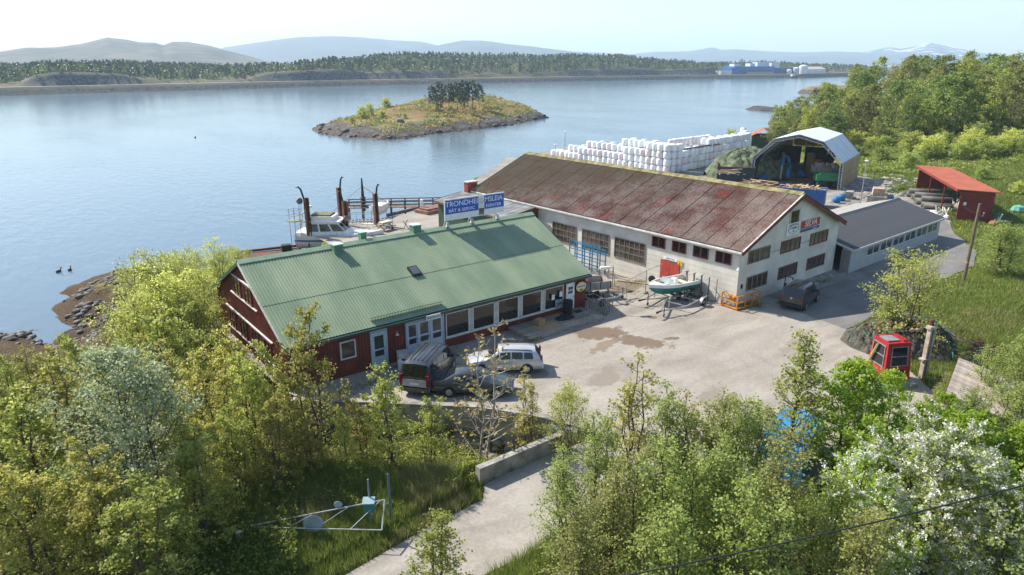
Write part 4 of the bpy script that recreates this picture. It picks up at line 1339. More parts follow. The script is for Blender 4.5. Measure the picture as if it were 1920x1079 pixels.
fr_me = corrugated(0, xw, (AF - .3, 2.22), (AR, 3.55), .28, .035, True).mesh('roof_sheet', GREYTIN)
bk_me = corrugated(0, xw, (AR, 3.55), (AB + .3, 2.22), .28, .035, True).mesh('roof_sheet', M('pale_back_roof', (.30, .29, .28), .7, var=.2))
for k in range(n):
    ob('roof_sheet', fr_me, an, (A0 - .25 + k * xw, 0, 0)); ob('roof_sheet', bk_me, an, (A0 - .25 + k * xw, 0, 0))
MB().extx([(AR - .3, 3.50), (AR, 3.62), (AR + .3, 3.50), (AR, 3.67)], A0 - .25, A1 + .25).build('ridge_cap', GREYTIN, an)
MB().b2((A0 - .25, AF - .36, 2.06), (A1 + .25, AF - .28, 2.24)).build('fascia_board', ANNEXW, an)
mb = MB().bar((A0 - .27, AF - .3, 2.12), (A0 - .27, .35, 2.62), .05, .2).build('barge_board', SILL, an)
for s_ in (1,):
    MB().bar((A1 + .27, AF - .3, 2.12), (A1 + .27, AR, 3.44), .05, .18).build('barge_board', GREYTIN, an)
    MB().bar((A1 + .27, AB + .3, 2.12), (A1 + .27, AR, 3.44), .05, .18).build('barge_board', GREYTIN, an)
wx = A0 + 2.9
for k in range(6):
    window(an, (wx + 1.28 + k * 2.72, AF - .02, 1.0), 0, 2.5, .98, 2, 1, SILL, M('teal_glass', (.02, .05, .07), .05, spec=.6), fr=.07, mull=.09)
MB().box((A0 - .03, -.82, .95), (.06, .78, 2.0)).build('door', M('grey_brown_door', (.26, .22, .21), .7), an)

# ------------------------------------------------------------------ timber terrace
dk = thing('terrace_deck', 'low grey timber terrace in front of the shop windows', 'terrace', (27.4, 33.5, 0))
pl = MB().box((0, 0, 0), (7.0, .165, .05)).mesh('plank', WOODG)
for k in range(14):
    y = .09 + k * .183
    ob('plank', pl, dk, (3.5 + (.12 if k % 3 else -.05), y, .225 + (k % 4) * .003), rz=0.0)
MB().b2((.1, .02, -.1), (6.9, .10, .19)).b2((.1, 2.3, -.1), (6.9, 2.4, .19)).b2((6.85, .1, -.1), (6.93, 2.3, .19)).b2((.1, .1, -.1), (.2, 2.3, .19)).build('frame', WOODG, dk)

# ------------------------------------------------------------------ the round-arch tent hall with its store
R18 = math.radians(17.8)
TO = at(1575, 358)
tw = lambda u, v: (TO[0] + u * math.cos(R18) - v * math.sin(R18), TO[1] + u * math.sin(R18) + v * math.cos(R18))
tn = thing('tent_hall', 'big open-fronted storage tent with a white faceted roof on lattice arches', 'tent', (*TO, 0), R18)
FAB = M('white_tarpaulin', (.62, .66, .70), .45, var=.06, vs=.8)
TSTEEL = M('grey_lattice_steel', (.33, .36, .38), .5, metal=.3, var=.15)
PLY = M('plywood_boards', (.36, .26, .14), .75, var=.25, vs=1.2, stretch=(1, 3, 1), rnd=.15)
ARCH = [(0, 0), (.1, 3.95), (3.05, 6.85), (6.55, 7.72), (10.05, 6.85), (13.0, 3.9), (13.1, 0)]
TD = 14.0
ain = [(p[0] + (6.55 - p[0]) * .055, p[1] * .945) for p in ARCH]
for d in (0.0, 4.7, 9.3, 13.8):
    mb = MB()
    for P_ in (ARCH, ain):
        for a, b in zip(P_, P_[1:]):
            mb.bar((d, a[0], a[1] - .06), (d, b[0], b[1] - .06), .11)
    for k in range(6):
        nseg = 5 if d == 0 else 2
        for j in range(nseg):
            f0, f1 = j / nseg, (j + .5) / nseg
            L_ = lambda P_, f: (d, P_[k][0] + (P_[k + 1][0] - P_[k][0]) * f, P_[k][1] + (P_[k + 1][1] - P_[k][1]) * f - .06)
            mb.bar(L_(ARCH, f0), L_(ain, f1), .06)
            mb.bar(L_(ain, f1), L_(ARCH, (j + 1) / nseg), .06)
    mb.build('truss_arch', TSTEEL, tn)
for k in range(1, 5):
    a, b = ARCH[k], ARCH[k + 1]
    mb = MB().slab([(-.15, a[0], a[1]), (-.15, b[0], b[1]), (TD, b[0], b[1]), (TD, a[0], a[1])], -.04)
    mb.build('roof_panel', FAB, tn)
bd = MB().box((0, 0, 0), (1.36, .05, 4.0)).mesh('board', PLY)
for k in range(10):
    ob('board', bd, tn, (.75 + k * 1.38, .02, 1.95))
    ob('board', bd, tn, (.75 + k * 1.38, 13.1, 1.95))
# closed upper part of the far end, boards between the arches
ENDB = [(2.0, 3.9), (2.6, 6.3), (4.6, 7.05), (6.55, 7.5), (8.5, 7.05), (10.4, 6.3), (11.2, 3.9)]
for k in range(6):
    (a, b), (c, d) = ENDB[k], ENDB[k + 1]
    if k in (0, 5):
        continue
    mb = MB().extx([(a, 4.6), (c - .04, 4.6), (c - .04, d - .1), (a, b - .1)], TD - .15, TD - .08)
    mb.build('end_board', PLY, tn)
mb = MB().extx([(.2, 4.5), (2.55, 4.5), (2.55, 6.25), (.3, 4.52)], TD - .15, TD - .08).build('end_board', PLY, tn)
mb = MB().extx([(10.5, 4.5), (12.9, 4.5), (10.5, 6.25)], TD - .15, TD - .08).build('end_board', PLY, tn)
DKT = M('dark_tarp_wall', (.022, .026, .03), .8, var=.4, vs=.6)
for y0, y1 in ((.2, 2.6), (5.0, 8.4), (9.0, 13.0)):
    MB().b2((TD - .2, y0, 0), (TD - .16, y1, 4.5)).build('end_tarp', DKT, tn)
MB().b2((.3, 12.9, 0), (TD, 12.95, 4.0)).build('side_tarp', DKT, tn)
MB().b2((.2, .15, -.02), (TD - .1, 12.9, .012)).build('floor', M('tent_floor', (.20, .14, .10), .9, var=.3, vs=.8), tn)
CARD = M('cardboard', (.33, .22, .12), .8, var=.15, rnd=.15)
cbm = MB().box((0, 0, .45), (1.15, 1.1, .9)).mesh('carton', CARD)
for k, (u, v, z) in enumerate(((12.4, 7.0, 0), (12.4, 5.85, 0), (12.4, 7.0, .91), (12.4, 5.85, .91), (12.4, 7.0, 1.82), (12.4, 5.85, 1.82), (12.4, 7.0, 2.73))):
    tag(ob('carton', cbm, None, (*tw(u, v), z), R18), '%s carton of the %s stack at the back of the tent hall' % (('lowest', 'second', 'third', 'topmost')[int(z / .9)], 'right' if v < 6.5 else 'left'), 'carton', 'cartons stacked in the tent hall')
# blue loading crane with a folded arm
BLUEM = M('blue_machine_paint', (.02, .15, .30), .45, var=.25, vs=2)
BLUEBAG = M('blue_bag_cloth', (.02, .16, .38), .7, var=.3, vs=3, bump=.4, bs=4)
c = at(1463, 339)
t = thing('loading_crane', 'small blue loading crane with folded arm standing inside the tent mouth', 'crane', (*c, 0), -.5)
MB().box((0, 0, .1), (1.4, 1.4, .2)).build('base', BLACK, t)
MB().tube([(0, 0, .2), (0, 0, 2.6)], .16, 8).build('mast', GALV, t)
MB().bar((0, 0, 2.4), (.1, 0, 4.0), .5, .4).bar((.1, 0, 3.9), (.8, -.1, 3.6), .35, .3).build('lower_arm', BLUEM, t)
MB().bar((.8, -.1, 3.7), (1.35, -.15, 1.9), .42, .34).build('upper_arm', BLUEM, t)
MB().lathe([(.1, 1.9), (.35, 1.6), (.42, .9), (.3, .35), (.1, .3)], 10, (1.15, -.1, 0)).build('grab_bag', BLUEBAG, t)
MB().tube([(.1, .1, 4.1), (.0, .1, 4.35)], .22, 8).build('slew_head', M('crane_red', (.3, .05, .03), .5), t)
c = at(1489, 330)
t = thing('baler', 'dark green boxy machine under the tent roof', 'machine', (*c, 0), R18)
MB().box((0, 0, 1.2), (2.4, 3.0, 1.7), top=.8).build('body', M('machine_dark_green', (.02, .04, .04), .5, var=.3), t)
for sx in (-.8, .8):
    for sy in (-1.2, 1.2):
        MB().lathe([(.42, -.14), (.46, 0), (.42, .14)], 12, (sx, sy, .45), 'x').build('wheel', RUBBER, t)
MB().box((-1.25, .4, 1.6), (.1, 1.6, .7)).build('hatch', M('hatch_teal', (.03, .09, .10), .4), t)
for k, (px, py, r) in enumerate(((1502, 333, .9), (1443, 334, 1.0), (1430, 338, .8))):
    c = at(px, py)
    mb = MB().lathe([(r * .8, 0), (r, r * .4), (r * .8, r * .9), (r * .3, r * 1.15)], 9, (0, 0, 0))
    t = mb.build('blue_sack', BLUEBAG, None, (*c, .01), k * .7, True)
    tag(t, ['blue sack beside the dark machine in the tent', 'larger blue sack left of the blue crane', 'blue sack closest to the dark container'][k], 'sack')
c = at(1525, 322)
t = thing('work_table', 'dark trestle table with a pale sheet at the tent opening on the far side', 'table', (*c, 0), R18)
MB().box((0, 0, 1.25), (1.2, 3.6, .5)).build('table_top', BLACK, t)
for sx in (-.4, .4):
    for sy in (-1.6, 1.6):
        MB().box((sx, sy, .5), (.12, .12, 1.0)).build('leg', GALV, t)
c = at(1546, 333)
t = thing('leaning_pipes', 'dark broad pipes leaning against the right side of the tent inside', 'pipe bundle', (*c, 0), R18)
for k in range(3):
    MB().tube([(0, k * .55, .1), (2.6, -.9 + k * .5, 4.0)], .26, 9).build('pipe', BLACK, t)

# ------------------------------------------------------------------ skips and containers
def skip(name, label, pl, pr, depth, h, mat, rim, ribs=7, flare=.0):
    """open steel skip; pl, pr = ground corners of the side that faces the yard"""
    dx, dy = pr[0] - pl[0], pr[1] - pl[1]
    L_ = math.hypot(dx, dy)
    t = thing(name, label, 'container', (pl[0], pl[1], 0), math.atan2(dy, dx))
    th = .07
    for p, q in (((0, 0, .18), (L_, th, h)), ((0, depth - th, .18), (L_, depth, h)), ((0, th, .18), (th, depth - th, h)), ((L_ - th, th, .18), (L_, depth - th, h))):
        MB().b2(p, q).build('side_panel', mat, t)
    MB().b2((th, th, .18), (L_ - th, depth - th, .26)).build('floor', mat, t)
    for p, q in (((-.06, -.06, h), (L_ + .06, .08, h + .1)), ((-.06, depth - .08, h), (L_ + .06, depth + .06, h + .1)), ((-.06, .08, h), (.08, depth - .08, h + .1)), ((L_ - .08, .08, h), (L_ + .06, depth - .08, h + .1))):
        MB().b2(p, q).build('rim', rim, t)
    rb = MB().box((0, -.04, (h + .18) / 2), (.12, .08, h - .2)).mesh('rib', mat)
    for k in range(ribs):
        ob('rib', rb, t, (.1 + (L_ - .2) * k / (ribs - 1), 0, 0))
    MB().b2((.2, .3, 0), (L_ - .2, .45, .17)).b2((.2, depth - .45, 0), (L_ - .2, depth - .3, .17)).build('skid', BLACK, t)
    return t, L_


NAVY = M('dark_navy_steel', (.022, .033, .045), .55, var=.35, vs=1.2)
SKB = M('bright_blue_steel', (.018, .10, .30), .5, var=.2, vs=1.5)
t, L_ = skip('open_container', 'dark navy open container with a rusty rim holding nets and planks', at(1343, 341), at(1414, 344), 5.4, 2.25, NAVY, RUST, 8)
MB().b2((.25, -.06, 1.5), (.52, -.05, 1.8)).build('sticker', SIGNRED, t)
MB().b2((.28, -.06, 1.05), (.5, -.05, 1.35)).build('sticker', WHITE, t)
for k, x in enumerate((1.5, 2.4, 3.0, 3.9)):
    MB().b2((x, -.09, 1.15 + .12 * (k % 2)), (x + .35, -.085, 1.22 + .12 * (k % 2))).build('chalk_mark', WHITE, t)
for k in range(7):
    o = MB().box((0, 0, 0), (3.2 - .2 * k, .18, .05)).build('loose_plank', WOODR, None)
    w_ = at(1352 + k * 5, 322 + (k % 3) * 3, 2.3)
    o.location = (w_[0], w_[1], 2.42 + .03 * k); o.rotation_euler = (0, .04, -.9 + .12 * k)
    tag(o, 'pale plank on the rim of the dark container below the nets', 'plank', 'planks on the dark container')
pl, pr = at(1459, 353, 2.2), at(1547.5, 360, 2.2)
t, L_ = skip('waste_skip', 'bright blue steel skip heaped with scrap wood behind the hall ridge', pl, pr, 2.6, 2.2, SKB, M('blue_rim', (.02, .12, .34), .5), 9)
r_ = random.Random(8)
plk = [MB().box((0, 0, 0), (l, .16, .05)).mesh('plank', WOODR) for l in (1.2, 1.9, 2.6)]
for k in range(60):
    x, y = r_.uniform(.4, L_ - .4), r_.uniform(.4, 2.2)
    o = ob('scrap_board', r_.choice(plk), t, (x, y, 2.05 + .5 * (1 - abs(x / L_ - .5)) * r_.random()), (r_.uniform(-.3, .3), r_.uniform(-.3, .3), r_.uniform(0, 3.1)))
pl, pr = at(1383, 345, 1.4), at(1456, 353, 1.4)
t, L_ = skip('flat_skip', 'low brown open skip with loose planks between the dark and the blue container', pl, pr, 3.0, 1.4, RUST, M('brown_rim', (.16, .10, .07), .7, var=.3), 6)
for k in range(16):
    o = ob('scrap_board', r_.choice(plk), t, (r_.uniform(.8, L_ - .8), r_.uniform(.4, 2.6), 1.35 + .5 * r_.random()), (r_.uniform(-.35, .35), r_.uniform(-.35, .35), r_.uniform(-.6, .9)))
c = at(1541, 357)
t = thing('dumper', 'green dumper with a raised grey tub full of rubble beside the blue skip', 'dumper', (c[0] + 2.2, c[1] + .6, 0), -.85)
GRM = M('green_machine_paint', (.02, .16, .06), .45, var=.2)
MB().box((0, 0, 1.6), (3.4, 2.2, .9)).box((0, -.35, 2.2), (2.6, 1.3, .3)).build('body', GRM, t)
for sx in (-1.1, 1.1):
    for sy in (-1.05, 1.05):
        MB().lathe([(.5, -.2), (.6, -.1), (.6, .1), (.5, .2)], 14, (sx, sy, .6), 'y').build('wheel', RUBBER, t)
mb = MB()
for p, q in (((-1.9, .7, 2.1), (1.9, .8, 3.1)), ((-1.9, 2.5, 2.1), (1.9, 2.6, 3.1)), ((-1.9, .8, 2.1), (-1.8, 2.5, 3.1)), ((1.8, .8, 2.1), (1.9, 2.5, 3.1)), ((-1.8, .8, 2.1), (1.8, 2.5, 2.2))):
    mb.b2(p, q)
tb = mb.build('tub', M('tub_grey', (.16, .13, .12), .7, var=.3), t)
mb = MB()
for k in range(26):
    mb.box((r_.uniform(-1.7, 1.7), r_.uniform(.9, 2.4), 2.95 + .35 * r_.random()), (r_.uniform(.2, .6), r_.uniform(.2, .5), r_.uniform(.15, .35)), r_.uniform(0, 3), r_.uniform(-.5, .5))
tag(mb.build('rubble', M('rubble_pale', (.38, .32, .26), .9, var=.4, vs=3), tb), kind='stuff')

# ------------------------------------------------------------------ heaps of fishing net
def net_heap(name, label, cx, cy, rx, ry, h, mat, seed, folds=7.0, z0=0.0, rz=0.0, n=56, strand=None):
    u = np.linspace(-1, 1, n)
    X, Y = np.meshgrid(u, u, indexing='ij')
    r = np.hypot(X, Y)
    wob = 1 + .35 * vnoise(X * 2 + seed, Y * 2 + seed * 3, 1.1)
    H = h * np.clip(1 - (r / wob) ** 2.2, 0, 1) ** .7
    a = vnoise(X * 3 + seed, Y * 3, .9)
    f = np.abs(np.sin((X * .8 + Y * .6 + a * 1.3) * folds)) ** .5
    f2 = np.abs(np.sin((X * .5 - Y * .9 + a * 1.1 + seed) * folds * .7))
    H = H * (.72 + .28 * f) * (.85 + .15 * f2) + .12 * fbm(X + seed, Y, .12) * (H > .05)
    xx, yy = X * rx, Y * ry
    c_, s_ = math.cos(rz), math.sin(rz)
    V = np.stack([xx * c_ - yy * s_, xx * s_ + yy * c_, H + z0 - .05], -1).reshape(-1, 3)
    i = np.arange(n - 1)[:, None] * n + np.arange(n - 1)[None]
    F = np.stack([i, i + n, i + n + 1, i + 1], -1).reshape(-1, 4)
    keep = (V[F][:, :, 2] > z0 - .02).any(1)
    o = ob(name, npmesh(name, V, F[keep], mat, True), None, (cx, cy, 0))
    if n > 30:          # ropes and mesh edges lying over the folds
        rr = random.Random(seed)
        G_ = V.reshape(n, n, 3)
        for ms_ in range(3):
            mb = MB()
            for k in range((16, 16, 5)[ms_]):
                i0, j0 = rr.uniform(.15, .85) * n, rr.uniform(.15, .85) * n
                an = rr.uniform(0, 6.28); pts = []
                for s_ in range(14):
                    ii, jj = int(i0), int(j0)
                    if not (1 < ii < n - 2 and 1 < jj < n - 2) or G_[ii, jj, 2] < z0: break
                    p = G_[ii, jj]; pts.append((p[0], p[1], p[2] + .03))
                    an += rr.uniform(-.5, .5); i0 += math.cos(an) * 2.2; j0 += math.sin(an) * 2.2
                if len(pts) > 3: mb.tube(pts, rr.uniform(.012, .032), 4, False)
            if mb.v:
                tag(mb.build('strand', (strand or STRANDS)[ms_], o), kind='stuff')
    return tag(o, label, 'net heap')


STRANDS = [M('strand_dark', (.02, .022, .02), .9), M('strand_olive', (.16, .15, .09), .9), M('strand_teal', (.05, .20, .17), .8)]
NETG = M('green_net', (.115, .15, .085), .9, var=.5, vs=1.4, col2=(.19, .225, .13), bump=.8, bs=7, detail=8)
net_heap('net_heap', 'large heap of pale green fishing net beside the tent', 101.2, 67.0, 7.4, 5.0, 4.8, NETG, 3, rz=-.6)

# ------------------------------------------------------------------ silage bales
WRAP = M('white_wrap', (.74, .76, .78), .32, var=.05, vs=2.5, bump=.25, bs=5, spec=.5, rnd=.12)
WRAPP = M('pink_marked_wrap', (.76, .70, .70), .32, var=.08, vs=2.2, col2=(.80, .60, .58), fac=(.5, .75), bump=.25, bs=5, rnd=.05)
bale_me = []
for k in range(4):
    r_ = random.Random(k)
    mb = MB().lathe([(.46, 0), (.60, .07), (.635, .3), (.64, .62), (.63, .95), (.60, 1.12), (.44, 1.20)], 14)
    mb.v = [(x * (1 + .02 * math.sin(3 * math.atan2(y, x) + k)) + .02 * z * (k - 1.5), y, z + .02 * math.sin(2 * math.atan2(y, x) + k * 2)) for x, y, z in mb.v]
    bale_me.append(mb.mesh('silage_bale', WRAP if k < 3 else WRAPP, True))
BG = 'white wrapped silage bales stacked on the quay'
BL = 'white plastic wrapped round bale in the great stack on the quay'
r_ = random.Random(21)
nb = 0


def bale(x, y, z, label=BL):
    global nb
    nb += 1
    q_ = r_.uniform(.95, 1.05)
    tag(ob('silage_bale', r_.choice(bale_me), None, (x + r_.uniform(-.09, .09), y + r_.uniform(-.09, .09), z), (r_.uniform(-.025, .025), r_.uniform(-.025, .025), r_.uniform(0, 6.28)), (q_, q_, 1.0)), label, 'bale', BG)


STP = 1.30
# long face that looks at the hall, stepping down to its far end
for j in range(23):
    y = 76.6 + j * STP
    hgt = 4 if j < 4 else (3 if j < 8 else (2 if j < 17 else 1))
    for z in range(hgt):
        bale(91.9, y, z * 1.2)
    h2 = 4 if j < 9 else (3 if j < 16 else (2 if j < 20 else 1))
    for z in range(max(0, hgt - 1), h2):
        bale(93.25, y + .4, z * 1.2)
    if j % 2 == 0 and 3 < j < 20:
        bale(95.2, y + .2, (h2 - 1) * 1.2)
# short end and the wall of bales that runs off to the right
for i in range(3):
    for z in range(4 if i < 2 else 3):
        bale(93.2 + i * STP, 76.4 - i * .1, z * 1.2)
for i in range(17):
    x, y = 97.2 + i * STP, 76.9 + i * .16
    hgt = 3 if i < 6 else 4
    for z in range(hgt):
        bale(x, y, z * 1.2)
    if i % 2 == 0:
        bale(x + .3, y + 1.5, hgt * 1.2 - 1.2)
for i in range(10):
    for z in (2, 3):
        bale(98.5 + i * 1.34, 81.5 + i * .1, z * 1.2)
for i in range(8):
    x, y = 119.8 + i * 1.32, 80.2 + i * 1.1
    for z in range(3 if i % 3 else 4):
        bale(x, y, z * 1.2)
for k, (px, py) in enumerate(((1312, 281), (1300, 282.5))):
    c = at(px, py, 4.95 if k == 0 else 3.72)
    o = MB().box((0, 0, .1), (9.5 - 2 * k, .35, .2)).build('timber_beam', M('old_beam', (.14, .095, .065), .8, var=.3), None, (100.5 + 3 * k, 77.1 + .3 * k, 3.62 + 1.2 * (k == 9)), .1 - .03 * k)
    tag(o, ['longer dark beam lying on the lower bale wall', 'shorter dark beam lying on the bale wall'][k], 'beam')
for k, (px, py) in enumerate(((1170, 311), (1331, 306))):
    c = at(px, py)
    o = MB().lathe([(.28, -.14), (.42, -.1), (.45, 0), (.42, .1), (.28, .14)], 14, (0, 0, .45), 'x').build('tyre', RUBBER, None, (*c, 0), .3)
    tag(o, ['black tyre leaning on the front of the bale stack', 'black tyre at the foot of the far bale wall'][k], 'tyre')
# small rusty roofed shed behind the net heap
c = at(1430, 276)
t = thing('tin_roof_shed', 'small shed with a rusty red tin roof behind the net heap', 'shed', (c[0], c[1], 0), R18 + .3)
MB().b2((-3, -2.5, 0), (3, 2.5, 2.6)).build('wall', GRW, t)
RT = M('rusty_tin_roof', (.34, .11, .06), .7, var=.3, vs=1.2)
for s_ in (-1, 1):
    corrugated(-3.3, 3.3, (s_ * 2.9, 2.5), (0, 3.9), .3, .05).build('roof', RT, t)

# ------------------------------------------------------------------ lamps and poles
def street_lamp(px, py, ytop, label, arm=(.5, 0)):
    c = at(px, py)
    h = height_to(*c, ytop)
    t = thing('street_lamp', label, 'street lamp', (*c, 0))
    MB().tube([(0, 0, 0), (0, 0, h - .1)], [.075, .05], 8).build('pole', GALV, t)
    MB().lathe([(.05, h - .12), (.24, h - .02), (.26, h + .05), (.1, h + .16)], 10).build('lamp_head', LAMPW, t)
    MB().box((0, 0, .15), (.22, .22, .3)).build('foot', GALV, t)


street_lamp(1612, 388, 303, 'grey lamp post between the tent hall and the annex roof')
street_lamp(1041, 299, 272, 'grey lamp post by the ridge end of the mossy hall roof')
street_lamp(1059, 285, 248, 'thin lamp post at the far quay edge left of the white bales')
street_lamp(1477, 273, 242, 'lamp post whose head shows above the left shoulder of the tent')
c = at(1805, 535)
ph = height_to(*c, 383)
t = thing('utility_pole', 'brown wooden utility pole on the grass verge by the road bend', 'pole', (*c, -.1))
MB().tube([(0, 0, 0), (0.02, 0, ph / 2), (.05, .0, ph + .1)], [.15, .13, .115], 10).build('shaft', M('pole_wood', (.17, .12, .085), .85, var=.3, vs=2, stretch=(6, 6, 1)), t)
MB().lathe([(.135, 2.0), (.135, 2.18)], 10).build('marker_band', M('marker_orange', (.6, .25, .05), .5), t)
mb = MB().tube([(.05, -.16, ph - .9), (.05, -.42, ph - .85), (.05, -.42, ph - .7)], .02, 5).lathe([(.05, ph - .7), (.08, ph - .62), (.05, ph - .54)], 8, (.05, -.42, 0))
mb.build('insulator', M('insulator_brown', (.25, .18, .14), .3), t)
def cable(label, a, b, sag, r):
    pts = []
    for k in range(25):
        f = k / 24
        p = Vector(a).lerp(Vector(b), f)
        p.z -= sag * 4 * f * (1 - f)
        pts.append(p)
    tag(MB().tube(pts, r, 6).build('cable', BLACK), label, 'cable')


fa, fb = far(660, 1165, 13.2), far(2120, 858, 17.5)
cable('thick black overhead cable crossing above the foreground bushes', fa, fb, .35, .018)
cable('thin wire from the utility pole across to the red pipe shed', (c[0] + .05, c[1] - .42, ph - .8), (90.35, 31.2, 2.2), .3, .012)
fe = far(2000, 432, 95)
cable('thin wire running off right from the utility pole', (c[0] + .05, c[1] - .42, ph - .85), (c[0] + 22, c[1] - 19, ph - .2), .5, .012)

# ------------------------------------------------------------------ red pipe shed
RS = math.radians(35.4)
so = at(*(1680 + 800 / 7.192, 290 + 910 / 7.192))
ps = thing('pipe_shed', 'open red shed with a rust red pent roof full of black pipes', 'shed', (*so, 0), RS)
SR = M('shed_red', (.20, .028, .022), .6, var=.15, vs=1)
SRF = M('shed_roof_rust', (.36, .095, .045), .7, var=.15, vs=.6, bump=.15, bs=8)
PL, PW = 20.0, 3.5
MB().b2((0, -PW, -.8), (.12, 0, 3.55)).build('end_wall', SR, ps)
MB().b2((-.02, -PW, -1), (.14, .02, .15)).build('plinth', CONW, ps)
mb = MB()
for k in range(14):
    mb.box((-.01, -.12 - k * .255, 1.7), (.02, .03, 3.5))
tag(mb.build('cladding_ribs', SR, ps), kind='stuff')
for k in range(4):
    MB().box((.1 + k * 6.6, -.08, 1.7), (.14, .14, 3.7)).build('post', SR, ps)
bs = MB().box((0, 0, 1.7), (.5, .05, 3.6)).mesh('back_slat', GRW)
for k in range(22):
    ob('back_slat', bs, ps, (.5 + k * .9, -PW + .05, 0))
MB().b2((PL - .1, -PW, 0), (PL, 0, 3.55)).build('end_wall', SR, ps)
mb = MB().slab([(-.25, .45, 3.78), (-.25, -PW - .5, 3.62), (PL + .2, -PW - .5, 3.62), (PL + .2, .45, 3.78)], -.08); mb.build('roof', SRF, ps)
MB().b2((-.27, .46, 3.58), (PL + .2, .52, 3.86)).build('fascia_board', SR, ps)
MB().b2((.1, -.15, 3.38), (PL, -.02, 3.56)).build('beam', SR, ps)
MB().bar((.2, -.02, 2.6), (4.6, -.02, .3), .09).build('brace', BLACK, ps)
MB().b2((-.03, -.75, 2.0), (-.012, -.45, 2.35)).build('notice_plate', WHITE, ps)
sw_ = lambda u, v: (so[0] + u * math.cos(RS) - v * math.sin(RS), so[1] + u * math.sin(RS) + v * math.cos(RS))
PIPE = M('grey_plastic_pipe', (.10, .095, .088), .6, var=.3, vs=1.0)
r_ = random.Random(4)
pm = MB().lathe([(.30, 0), (.36, .0), (.36, 5.0), (.30, 5.0), (.30, 4.6), (.30, .4)], 14).mesh('pipe', PIPE, True)
for k in range(11):
    u = 7.6 + k * .95
    x, y = sw_(u, 1.6 + .4 * r_.random())
    o = ob('pipe', pm, None, (x, y, .34 + (.62 if k in (2, 5, 8) else 0)), (math.pi / 2 + .02, 0, RS + r_.uniform(-.12, .12)))
    tag(o, ('broad grey pipe, %s from the left in the red shed' % ('first second third fourth fifth sixth seventh eighth ninth tenth eleventh'.split()[10 - k])), 'pipe', 'pipes laid in the red shed')
x, y = sw_(3.9, -1.5)
t = thing('upturned_boat', 'old white boat hull stored inside the red pipe shed', 'boat', (x, y, .55), RS + .05)
mb = MB()
for k in range(9):
    f = k / 8
    w_ = .95 * math.sin(math.pi * min(1, f * .75 + .22)) ** .6
    mb.add([(-2.6 + 5.2 * f, -w_, 1.1), (-2.6 + 5.2 * f, -w_ * .7, .4), (-2.6 + 5.2 * f, 0, 0), (-2.6 + 5.2 * f, w_ * .7, .4), (-2.6 + 5.2 * f, w_, 1.1)], [])
mb.f = [(5 * k + j, 5 * k + j + 1, 5 * k + 6 + j, 5 * k + 5 + j) for k in range(8) for j in range(4)] + [(0, 5, 9, 4)]
mb.build('hull', M('old_boat_white', (.55, .50, .43), .6, var=.2, vs=2), t, smooth=True)
for sx in (-1.4, 1.4):
    MB().box((sx, 0, -.25), (.2, 1.2, .5)).build('chock', WOODG, t)
x, y = sw_(2.8, .9)
t = thing('white_scrap_heap', 'tangle of white frames and lumps in front of the red shed', 'scrap heap', (x, y, 0), RS)
for k in range(9):
    a = r_.uniform(0, 6.28)
    MB().bar((r_.uniform(-1.2, 1.2), r_.uniform(-.6, .6), .06), (r_.uniform(-1.6, 1.6), r_.uniform(-.8, .8), r_.uniform(.6, 1.4)), .09).build('bar', M('chalky_white', (.62, .60, .57), .6, var=.15), t)
for k in range(5):
    MB().lathe([(.25, 0), (.4, .15), (.3, .4), (.08, .48)], 8, (r_.uniform(-1.5, 1.5), r_.uniform(-.7, .7), 0)).build('lump', M('chalky_white', (.62, .60, .57), .6), t)
t = thing('green_plate', 'pale green plate leaning at the back corner of the red shed', 'plate', (*sw_(-.5, -PW - .5), 0), RS)
MB().box((0, 0, .65), (1.5, .06, 1.6), rx=.35).build('sheet', M('plate_green', (.10, .17, .15), .5, var=.3), t)
MB().bar((-.6, .3, 0), (-.6, .05, 1.0), .06).build('prop', GALV, t)
# rubbish behind the lone bush on the right
for k, (px, py, cl, s_, lb) in enumerate(((1908, 402, (.10, .30, .24), 1.5, 'teal tarpaulin bundle at the right edge behind the round bush'), (1880, 420, (.40, .44, .48), 1.2, 'pale grey board lying left of the teal bundle'), (1862, 425, (.30, .14, .07), .9, 'rusty brown drum stump beside the pale grey board'))):
    x, y = at(px, py)
    z = gz(x, y)
    if k == 1:
        o = MB().box((0, 0, .35), (2.2, 1.4, .08), ry=.15).bar((-.8, 0, 0), (-.8, 0, .4), .1).build('board', M('pale_grey_board', cl, .6), None, (x, y, z))
    else:
        o = MB().lathe([(s_ * .5, 0), (s_ * .6, s_ * .3), (s_ * .45, s_ * .6), (s_ * .1, s_ * .72)], 9).build('bundle' if k == 0 else 'drum', M('junk%s' % 'ab'[k // 2], cl, .6, var=.3, vs=2, bump=.5, bs=4), None, (x, y, z))
    tag(o, lb, ['bundle', 'board', 'drum'][k])

# ------------------------------------------------------------------ rubble ground between tent and shed
ROCKM = M('grey_rock', (.20, .19, .175), .9, var=.45, vs=1.2, bump=.6, bs=3, space='World')
DROCK = M('wet_dark_rock', (.05, .042, .036), .75, var=.5, vs=1.2, col2=(.13, .115, .10), bump=.6, bs=3, space='World')


